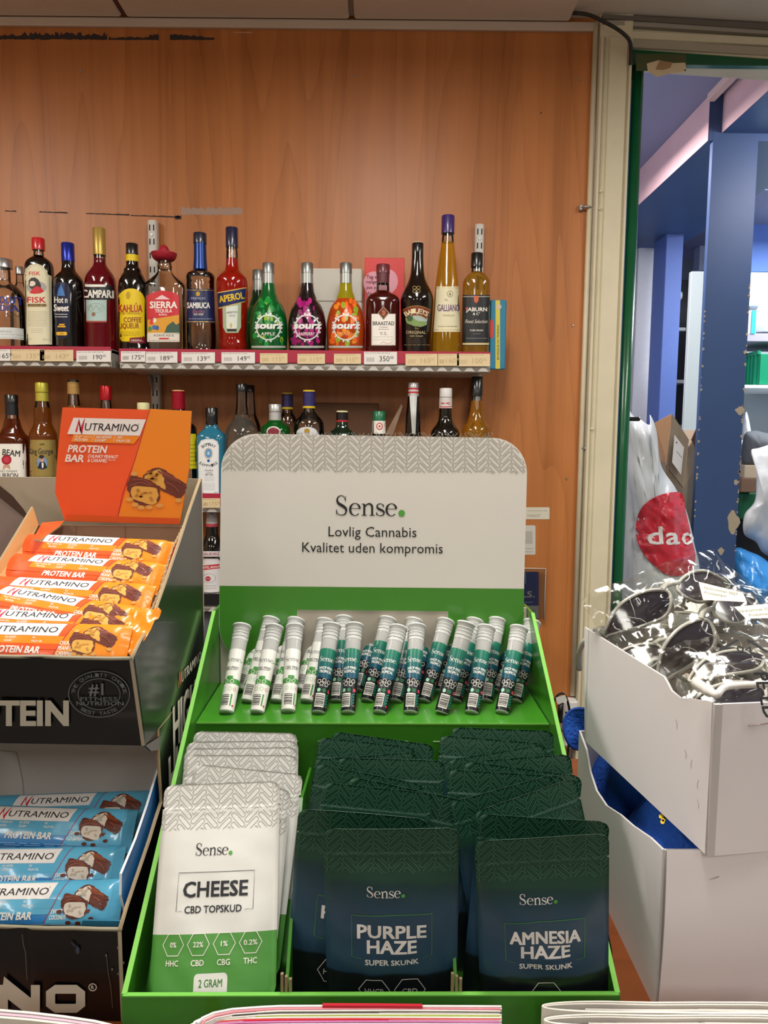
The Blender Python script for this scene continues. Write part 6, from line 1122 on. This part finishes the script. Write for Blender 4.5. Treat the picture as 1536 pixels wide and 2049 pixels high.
def bow(a, b): p = A0.lerp(A1, a).lerp(T0.lerp(T1, a), b); return p-Vector((0, .004*math.sin(math.pi*b)*(1-a)**2, 0))
mb.grid(12, 10, bow, WB_); mb.grid(12, 10, lambda a, b: bow(a, b)+Vector((0, .002, 0)), WI); mb.build('front_panel', lb)
mb = MB(); mb.box((.225, Yl+.004, ZK), (.6, yE, ZK+.002), WI); mb.build('base', lb); mb = MB(); mb.box((.222, yE-.002, ZK), (.6, yE, ZLO-.004), WI); mb.build('back_panel', lb); mb = MB(); mb.box((.598, Yl+.02, ZK), (.6, yE, ZLO), WB_); mb.build('side_panel', lb)
def staple(par, x0, y0, x1, y1, fn): mb = MB(); mb.tube([fn(x0, y0, .0003), fn(x0, y0, .0012), fn(x1, y1, .0012), fn(x1, y1, .0003)], .0005, M('b9a9a4', .3, metal=.6), 6); mb.build('staple', par)
mb = MB(); mb.hexa([(.2205, Yl+.0005, ZK), (.245, Yl+.0015, ZK), (.245, Yl+.003, ZK), (.2205, Yl+.003, ZK), (.2205, pr_[0].y+.0005, ZLO-.001), (.245, pr_[0].y+.0015, ZLO-.001), (.245, pr_[0].y+.003, ZLO-.001), (.2205, pr_[0].y+.003, ZLO-.001)], WI); mb.build('corner_fold', lb)
staple(lb, 1403, 1764, 1437, 1754, lambda u, v, h: atY(u, v, Yl+.004-.003-h))
B0 = atZ(1414, 1713, ZLO+.0005); B1 = atZ(1169, 1482, ZLO+.0005); sd = (B1-B0); sn = Vector((sd.y, -sd.x, 0)).normalized()   # sn points right along the front
ub = thing('white_carton', 'upper white cardboard box filled with bagged sunglasses', 'box', B0.lerp(B1, .5), group='stacked white boxes'); so_ = -sn
def upl(u, v, h=0): d = ray(u, v); k = (B0-EYE).dot(so_)/d.dot(so_); return EYE+d*k+so_*h
tp_ = [upl(*p) for p in ((1424, 1405), (1414, 1402), (1361, 1397), (1342, 1382), (1334, 1366), (1327, 1354), (1250, 1306), (1169, 1255))]; top = tp_[0].z
mb = MB(); mb.prism([B0]+tp_+[B1], sn*.002, WB_, WI); mb.build('side_panel', ub)
fn_ = sd.normalized(); fw = .30
def fpl(u, v, h=0): d = ray(u, v); o_ = B0+sn*.008; k = (o_-EYE).dot(fn_)/d.dot(fn_); return EYE+d*k-fn_*h
a = B0+sn*.006-fn_*.0006; mb = MB(); up_ = Vector((0, 0, 1)); th_ = fn_*.002; q = [a, a+sn*fw, a+sn*fw+th_, a+th_]; q2 = [fpl(1431, 1409), ]; zt_ = fpl(1431, 1409).z
mb.hexa(q+[p+Vector((0, 0, zt_-a.z-(0 if i in (0, 3) else .004))) for i, p in enumerate(q)], WB_); mb.build('front_panel', ub)
mb = MB(); c = [B0, B0+sn*.006-fn_*.0006, B0+sn*.006+fn_*.003, B0+fn_*.003]; mb.hexa(c+[p+Vector((0, 0, zt_-a.z-.0005)) for p in c], M('c6c0be', .55)); mb.build('corner_fold', ub)
for nm_, p0, dv, ln, nv in (('back_panel', B1, sn, fw, -fn_), ('side_panel', B0+sn*fw, fn_, sd.length, -sn)):
    mb = MB(); q = [p0, p0+dv*ln, p0+dv*ln+nv*.002, p0+nv*.002]; mb.hexa(q+[p+Vector((0, 0, top-B0.z)) for p in q], WI); mb.build(nm_, ub)
mb = MB(); q = [B0+fn_*.003+sn*.003, B0+sn*fw, B0+sn*fw+sd-fn_*.003, B1-fn_*.003+sn*.003]; mb.hexa(q+[p+Vector((0, 0, .002)) for p in q], WI); mb.build('base', ub)
staple(ub, 1496, 1451, 1534, 1446, lambda u, v, h: fpl(u, v, h)); P = Print()
for x, y, a_ in ((1395, 1600, 1), (1398, 1560, -1), (1370, 1500, 1), (1352, 1440, 1), (1385, 1520, -1)): P.line([(x, y), (x+3*a_, y+9), (x+2*a_, y+18)], .7, M('a39c9a', .6))
P.build('scuff', ub, lambda u, v, h: upl(u, v, h), base=.0003)
# caps
CAPB = M('1450b0', .75, bump=.4, bscale=260, vary=.12)
def fold(p, k=.004): return Vector((noise.noise(p*28), noise.noise(p*28+Vector((9, 0, 0))), noise.noise(p*22+Vector((0, 7, 0)))*1.4))*k
def dome(mb, c, rx, ry, rz, seg=40, rg=18, n=3.0, k=.004):
    vs = []; fs = []
    for j in range(rg+1):
        ph = math.pi/2*j/rg; rr_ = math.sin(ph)**(.45); zz = math.cos(ph)**(.9) if j < rg else 0
        for i in range(seg):
            t = 2*math.pi*i/seg; ct, st = math.cos(t), math.sin(t); p = Vector((c[0]+rx*rr_*math.copysign(abs(ct)**(2/n), ct), c[1]+ry*rr_*math.copysign(abs(st)**(2/n), st), c[2]+rz*zz)); f_ = fold(p, k); f_.x = max(f_.x, 0) if ct < -.3 else f_.x; vs.append(p+f_*(1 if j < rg else .3)-Vector((0, 0, k*1.4)))
    for j in range(rg):
        for i in range(seg): fs.append((j*seg+i, j*seg+(i+1) % seg, (j+1)*seg+(i+1) % seg, (j+1)*seg+i))
    mb.add(vs, fs, CAPB, True)
cp = thing('baseball_cap', 'bright blue fabric cap nearest the box corner, with small yellow badge', 'cap', (.31, .62, 1.09), group='blue caps')
mb = MB(); dome(mb, (.3185, .640, 1.06), .0945, .074, ZLO-1.0612, n=5, k=.007); mb.build('crown', cp)
for a_ in (-.5, .6):
    mb = MB(); mb.tube([(.318-.094*math.cos(t)*.985, .632+.066*math.sin(a_)+.02*math.sin(t*1.3), 1.08+(ZLO-1.084)*math.sin(t)**.9) for t in [i*.12+.35 for i in range(9)]], .0007, M('0c3a88', .8), 5); mb.build('seam', cp)
P = Print()
for x, y, c in ((1322, 1634, 'd8b82a'), (1327, 1640, 'd8b82a'), (1331, 1635, '2a3a1a'), (1325, 1645, 'c8a828')): P.ell(x, y, 4.5, 5, M(c, .7), 0, 8)
bd = atZ(1326, 1640, ZLO-.006); P.build('badge', cp, lambda u, v, h: atZ(u, v, ZLO-.0035)+Vector((0, 0, h)))
cp = thing('baseball_cap', 'second blue cap behind the badged one, brim poking out at the back', 'cap', (.31, .74, 1.09), group='blue caps')
mb = MB(); dome(mb, (.3185, .765, 1.06), .0945, .052, ZLO-1.0612, n=6, k=.005); mb.build('crown', cp)
bo = atY(1160, 1460, .835); mb = MB()
def br(a, b): t = a*math.pi*2; r_ = b; return bo+Vector((.004+.022*r_*math.cos(t)+(.02 if math.cos(t) > 0 else 0)*r_, .006*r_*math.sin(t*2), -.024*r_*math.sin(t)*(1 if math.cos(t) < 0 else .8)))
mb.grid(28, 5, br, CAPB); mb.grid(28, 5, lambda a, b: br(a, b)+Vector((0, .004, 0)), CAPB); mb.tube([br(i/28, 1)+Vector((0, .002, 0)) for i in range(28)], .0022, M('0f439a', .75), 6, closed=True); mb.build('brim', cp)
# sunglasses (local: x across, z up, -y forward)
FRM = M('dcdad4', .25, coat=.4); LENS = M('2d2a36', .08, coat=.8); LENS2 = M('3f3b48', .15, coat=.8)
def gl_meshes():
    half = [(.005, .005), (.014, .012), (.034, .0155), (.056, .011), (.076, -.006), (.064, -.010), (.044, -.0135), (.022, -.014), (.010, -.006)]
    out = []
    def bend(x, z): return Vector((x, .9*x*x*4.2-.0+.2*z*z*4, z))
    body = MB(); lens = []
    for s_ in (-1, 1):
        o2 = [(s_*x, z) for x, z in catmull(half, 4, True)]; body.tube([bend(x, z) for x, z in o2], .0017, FRM, 7, closed=True)
        l = MB(); cx = s_*.036; K = 6; vs = []; fs = []
        for k in range(K+1): vs += [bend(cx+(x-cx)*k/K*.97, z*k/K*.97)+Vector((0, .0006, 0)) for x, z in o2]
        n = len(o2)
        for k in range(K):
            for i in range(n): fs.append((k*n+i, k*n+(i+1) % n, (k+1)*n+(i+1) % n, (k+1)*n+i))
        l.add(vs, fs, LENS if s_ < 0 else LENS2, True); lens.append(l.mesh('lens'))
    body.tube([bend(-.010, .010), bend(-.004, .0125), bend(.004, .0125), bend(.010, .010)], [.003, .0026, .0026, .003], FRM, 8)
    for s_ in (-1, 1): body.tube([bend(s_*.008, -.004), bend(s_*.006, -.010)+Vector((0, .006, 0)), bend(s_*.009, -.014)+Vector((0, .008, 0))], .0016, FRM, 6)
    te = []
    for s_ in (-1, 1):
        e_ = bend(s_*.074, -.002); m = MB(); m.tube(catmull([tuple(e_), tuple(e_+Vector((s_*.004, .012, .003))), tuple(e_+Vector((-s_*.004, .045, .004))), tuple(e_+Vector((-s_*.012, .085, 0))), tuple(e_+Vector((-s_*.016, .112, -.014)))], 5), [.0042]*8+[.003]*8+[.0034]*5, FRM, 8); te.append(m.mesh('temple'))
    return body.mesh('frame'), lens, te
GM = gl_meshes(); FILM = film_mat('clear_film', .05, 'fdfdfa', 30, .22)
FOLD_GLINT = M('f6f6ee', .15, trans=.25, ior=1.2, coat=.5)
def bag_mesh(seed, L_=.176, W_=.070, T_=.030):
    mb = MB(); NU, NV = 40, 20
    def f(a, b, sg):
        x, z = (a-.5)*L_, (b-.5)*W_; u, v = abs(a-.5)*2, abs(b-.5)*2; th = T_*(1-u**4)*(1-v**3)+.0004; q = Vector((x*26, z*30, seed)); n = noise.noise(q)*.6+abs(noise.noise(q*2.1+Vector((3, 0, 0))))*.9-abs(noise.noise(q*1.3+Vector((0, 5, 0))))*1.0
        e_ = noise.noise(Vector((x*40, z*40, seed+9)))*.004
        return (x+e_*.6*u, sg*th*.5+n*.0075*(.4+.6*(1-u**3))+.9*x*x*2.5, z+e_*v)
    for sg in (-1, 1): mb.grid(NU, NV, lambda a, b, sg=sg: f(a, b, sg), FILM, smooth=True)
    r = random.Random(seed)
    for _ in range(3):   # thin white threads added as painted glints along the film's folds
        a, b, an = r.uniform(.08, .92), r.uniform(.1, .9), r.uniform(0, 6.28); P_ = []
        for k in range(7): P_.append(Vector(f(min(.98, max(.02, a)), min(.98, max(.02, b)), -1))+Vector((0, -.0006, 0))); a += math.cos(an)*.03; b += math.sin(an)*.07; an += r.uniform(-.4, .4)
        mb.tube(P_, [.0001, .0002, .00025, .0003, .00025, .0002, .0001], FOLD_GLINT, 5)
    return mb.mesh('bag_film')
BAGM = [bag_mesh(s) for s in (1, 4, 9)]
def pose(px_, py_, z, X_, up_t, roll):
    """X_ = heading of the pair in plan (deg), up_t = how far the face is laid back (90 = facing the ceiling), roll about the facing axis"""
    return Matrix.Translation(atZ(px_, py_, z)) @ (Matrix.Rotation(math.radians(X_), 3, 'Z') @ Matrix.Rotation(-math.radians(up_t), 3, 'X') @ Matrix.Rotation(math.radians(roll), 3, 'Y')).to_4x4()
SG = [(1352, 1192, 1.345, 10, 32, -18, 'white-framed sunglasses at back left of the pile, lens catching light'), (1432, 1245, 1.330, 12, 42, -30, 'white-framed sunglasses across the middle of the pile, tilted upward'),
      (1335, 1300, 1.300, -10, 50, -20, 'white-framed sunglasses low at the left rim under the middle pair'), (1496, 1222, 1.326, -8, 50, 14, 'white-framed sunglasses at the back right of the pile'),
      (1540, 1318, 1.310, 6, 66, 2, 'white-framed sunglasses under the black recycling print'), (1545, 1385, 1.304, 4, 60, -3, 'white-framed sunglasses at the front edge of the box'), (1440, 1340, 1.282, -10, 70, 0, 'white-framed sunglasses buried under the front bag')]
wh_ = ['at the back left of the pile', 'across the middle of the pile', 'low at the left rim', 'at the back right of the pile', 'printed with a black recycling sign', 'bulging over the front corner of the box', 'buried below the front bag']
def inbox(me, Mx, name):   # keep what lies below the rim inside the carton walls
    m = me.copy(); m.name = name; inv = Mx.inverted()
    for v in m.vertices:
        p = Mx @ v.co; d_ = p-B0
        if p.z < top+.004:
            a_, b_ = d_.dot(sn), d_.dot(fn_)
            if a_ < .006: p += sn*(.006-a_+(v.index % 5)*.0004)
            if b_ < .010: p += fn_*(.010-b_+(v.index % 5)*.0004)
            v.co = inv @ p
    return m
for i, (a, b, z, X_, t_, r_, lb_) in enumerate(SG):
    Mx = pose(a, b, z, X_, t_, r_); Ms = Mx @ Matrix.Scale(1.08 if i < 2 else .95, 4); o = empty('sunglasses', lb_, 'sunglasses', group='sunglasses in the white box'); o.matrix_world = Ms
    link('frame', inbox(GM[0], Ms, 'frame'), o); [link('lens', inbox(m, Ms, 'lens'), o) for m in GM[1]]; [link('temple', inbox(m, Ms, 'temple'), o) for m in GM[2]]
    g = empty('plastic_bag', f'clear crumpled plastic sleeve round the sunglasses {wh_[i]}', 'bag', group='clear sunglasses sleeves'); Mg = Mx @ Matrix.Translation((0, .002, .0)); g.matrix_world = Mg; link('bag_film', inbox(BAGM[i % 3], Mg, 'bag_film'), g)
    if i in (0, 3):
        P = Print(); q = ([(1397, 1164), (1486, 1186), (1494, 1205), (1406, 1200)], [(1468, 1214), (1560, 1206), (1566, 1236), (1492, 1238)])[i == 3]; P.poly(q, M('e0ddc8', .5), 0)
        P.text('Varenummer 5027', q[0][0]+44, q[0][1]+18 if i == 0 else q[0][1]+6, 5, M('55524a', .6), 1, w=70, rot=-12 if i == 0 else 5); P.text('Produktnavn', q[0][0]+34 if i == 0 else q[0][0]+52, q[0][1]+25 if i == 0 else q[0][1]+15, 5, M('55524a', .6), 1, w=44, rot=-10 if i == 0 else 5)
        iv = Mg.inverted(); P.build('sticker', g, lambda u, v, h: iv @ atY(u, v, .70-(v-1185)*.0008-h))
    if i == 4:
        P = Print(down=False); K_ = M('0d0e12', .5)
        for q in range(3):
            a0 = math.radians(90+q*120); a1 = math.radians(90+(q+1)*120); p0 = (.020*math.cos(a0), .014*math.sin(a0)); p1 = (.020*math.cos(a1), .014*math.sin(a1)); m0 = (p0[0]*.8+p1[0]*.2, p0[1]*.8+p1[1]*.2); m1 = (p0[0]*.3+p1[0]*.7, p0[1]*.3+p1[1]*.7); P.line([m0, m1], .0024, K_, 0); dx, dy = p1[0]-p0[0], p1[1]-p0[1]; l = math.hypot(dx, dy); dx /= l; dy /= l
            P.poly([(m1[0]+dx*.005, m1[1]+dy*.005), (m1[0]-dy*.003, m1[1]+dx*.003), (m1[0]+dy*.003, m1[1]-dx*.003)], K_, 0)
        P.text('04', 0, -.001, .007, K_, 0, bold=.02); iv = Mg.inverted(); P.build('recycling_print', g, lambda u, v, h: iv @ (atZ(1488, 1298, 1.338)+Vector((1, -.25, 0))*u*1.15+Vector((.22, .62, .35))*v*1.3+Vector((0, -h, h))))
    if i == 5:
        P = Print(down=False); P.text('PE-LD', 0, 0, .010, M('0d0e12', .5), 0, w=.036, bold=.04, rot=-90); iv = Mg.inverted(); P.build('printed_letters', g, lambda u, v, h: iv @ (atZ(1531, 1392, 1.322)+Vector((1, .1, 0))*u+Vector((0, .5, .75))*v+Vector((0, -h, h))))
        mb = MB(); mb.tube([o.matrix_world.inverted() @ atZ(*q) for q in catmull([(1392, 1366, 1.318), (1410, 1378, 1.318), (1432, 1390, 1.320), (1448, 1376, 1.322), (1480, 1371, 1.323), (1560, 1368, 1.323)], 5)], [.0045]*8+[.0028]*18, FRM, 8); mb.build('temple', o, (0, 0, 0))
# ------------------------------------------------------------------ newspapers and magazines standing in the rack
rk = thing('newspaper_rack', 'grey wire ledge on the counter front holding the newspapers', 'rack', (0, .46, .84))
mb = MB(); mb.rbox((-.62, .40, .84), (.66, .4835, .846), .002, GREY); mb.build('ledge', rk); mb = MB(); mb.tube([(-.62, .402, .90), (.66, .402, .90)], .002, GREY, 6); mb.build('rail', rk)
for x in (-.6, -.2, .2, .64): mb = MB(); mb.tube([(x, .402, .846), (x, .402, .90)], .002, GREY, 6); mb.build('post', rk)
NP = M('e2ddd2', .7); NPI = M('b3a9a2', .75)
def sheet(mb, pts, z1, th, m, z0=.8465):
    """a standing leaf: pts are (x, y) on its top line in plan"""
    n = len(pts); vs = []
    for i, p in enumerate(pts):
        a = Vector(pts[max(0, i-1)]); b = Vector(pts[min(n-1, i+1)]); d = (b-a).normalized(); nn = Vector((-d.y, d.x))*th/2
        for s_ in (-1, 1):
            for z in (z1, z0): vs.append((p[0]+nn.x*s_, p[1]+nn.y*s_, z))
    fs = []
    for i in range(n-1): a = i*4; fs += [(a, a+4, a+5, a+1), (a+2, a+3, a+7, a+6), (a, a+2, a+6, a+4)]
    fs += [(0, 1, 3, 2), (n*4-4, n*4-2, n*4-1, n*4-3)]; mb.add(vs, fs, m)
def T_(x, y, z): p = atZ(x, y, z); return (p.x, p.y)
ZN = 1.112
for j, (xl, yt_, yb_, lb_) in enumerate(((1084, 2003, 2027, 'folded white newspaper at the right, nearest the counter'), (1088, 2029, 2056, 'second folded white newspaper at the right, in front of the first'), (1086, 2057, 2084, 'third folded newspaper at the right, at the frame edge'))):
    t = thing('newspaper', lb_, 'newspaper', (T_(1300, yt_, ZN)[0], T_(1300, yt_+10, ZN)[1], .8465), group='folded newspapers at the right'); a0 = T_(xl, (yt_+yb_)/2, ZN); ya = T_(1300, yt_, ZN)[1]; yc = T_(1300, yb_, ZN)[1]; xr = T_(1700, yt_, ZN)[0]
    def loop(ins, n=9): return [(xr, ya-ins)]+[(a0[0]+.045+(xr-a0[0]-.045)*(1-k/5), ya-ins-.0006*math.sin(k*2)) for k in range(1, 5)]+[(a0[0]+.045-.045*math.sin(math.radians(90*k/n))+ins*.8, (ya+yc)/2+((ya-yc)/2-ins)*math.cos(math.radians(90*k/n))**1.0) for k in range(n+1)]+[(a0[0]+.045-.045*math.sin(math.radians(90-90*k/n))+ins*.8, (ya+yc)/2-((ya-yc)/2-ins)*math.sin(math.radians(90*k/n))) for k in range(1, n+1)]+[(a0[0]+.045+(xr-a0[0]-.045)*k/5, yc+ins+.0006*math.sin(k*3)) for k in range(1, 6)]
    mb = MB(); sheet(mb, loop(.0006), ZN, .0011, NP); mb.build('outer_leaf', t)
    mb = MB(); sheet(mb, loop(.0021), ZN-.0006, .0010, M('d5cfc6', .7)); mb.build('inner_leaf', t); 
    for q, c in enumerate(('c9c4bb', 'b9aeb0', 'd5d0c4', 'bdb4ac')):
        mb = MB(); yy = yc+.0042+(ya-yc-.0084)*q/3; sheet(mb, [(a0[0]+.03+.01*q, (ya+yc)/2+(yy-(ya+yc)/2)*.5), (a0[0]+.08+.01*q, yy), ((a0[0]+xr)/2, yy+.0003), (xr, yy)], ZN-.0015-.0004*q, .0011, M(c, .75)); mb.build('page', t)
MG = [('d8d5d2', 2012, 395, 'white'), ('c87a86', 2017, 400, 'dusty pink'), ('e0ddd6', 2020, 380, 'off-white'), ('4a4644', 2024, 385, 'dark grey'), ('d5d2c8', 2026, 372, 'pale'), ('a8b84a', 2030, 365, 'lime green'), ('e2ded4', 2034, 360, 'cream'), ('c8202c', 2038, 352, 'bright red'), ('b46a9a', 2043, 347, 'mauve'), ('c9b9c4', 2049, 343, 'pale lilac'), ('d8d4cc', 2056, 340, 'light grey')]
for j, (c, y, xl, w_) in enumerate(MG):
    t = thing('magazine', f'{w_}-edged magazine standing in the left rack stack, {ORD[j] if j < 12 else "last"} from the counter', 'magazine', (T_(700, y, ZN)[0], T_(700, y, ZN)[1], .8465), group='magazines in the left rack stack')
    zz = ZN-.0006*j; r = random.Random(j); P_ = [T_(xl, min(y+34, 2080)+j*2, zz), T_(xl+10, y+24, zz), T_(xl+32, y+14, zz), T_(xl+70, y+6.5, zz), T_(xl+130, y+2.2, zz), T_(560, y+.6, zz), T_(700, y, zz), T_(850, y+r.uniform(-.5, .8), zz), T_(1003-(j % 3)*2, y+r.uniform(0, 1.5), zz)]
    mb = MB(); sheet(mb, P_, zz, .0016, M(c, .6)); mb.build('cover', t); mb = MB(); sheet(mb, [(x, y_-.0013) for x, y_ in P_], zz-.0008, .0008, M('dcd8d0', .7)); mb.build('pages', t)
P_ = [T_(645, 2010, ZN+.001), T_(760, 2010.5, ZN+.001), T_(845, 2011.5, ZN+.001)]; mb = MB(); sheet(mb, P_, ZN+.0012, .0022, M('b8182c', .5)); t = thing('leaflet', 'short crimson leaflet tucked behind the left magazines', 'leaflet', (P_[1][0], P_[1][1], .8465)); mb.build('leaf', t)
for j, (dy, c, w_) in enumerate(((0, 'dcd6cc', 'white'), (6, 'c9a8b8', 'pinkish'), (11, 'd8d2c4', 'cream'))):
    P_ = [T_(-120, 2013+dy, ZN), T_(0, 2021+dy, ZN), T_(60, 2026+dy, ZN), T_(130, 2034+dy, ZN), T_(190, 2043+dy, ZN), T_(236, 2054+dy, ZN)]; t = thing('magazine', f'{w_}-edged magazine curving away at the bottom left corner', 'magazine', (P_[2][0], P_[2][1], .8465), group='magazines at the bottom left'); mb = MB(); sheet(mb, P_, ZN-.0005*j, .0018, M(c, .65)); mb.build('cover', t)
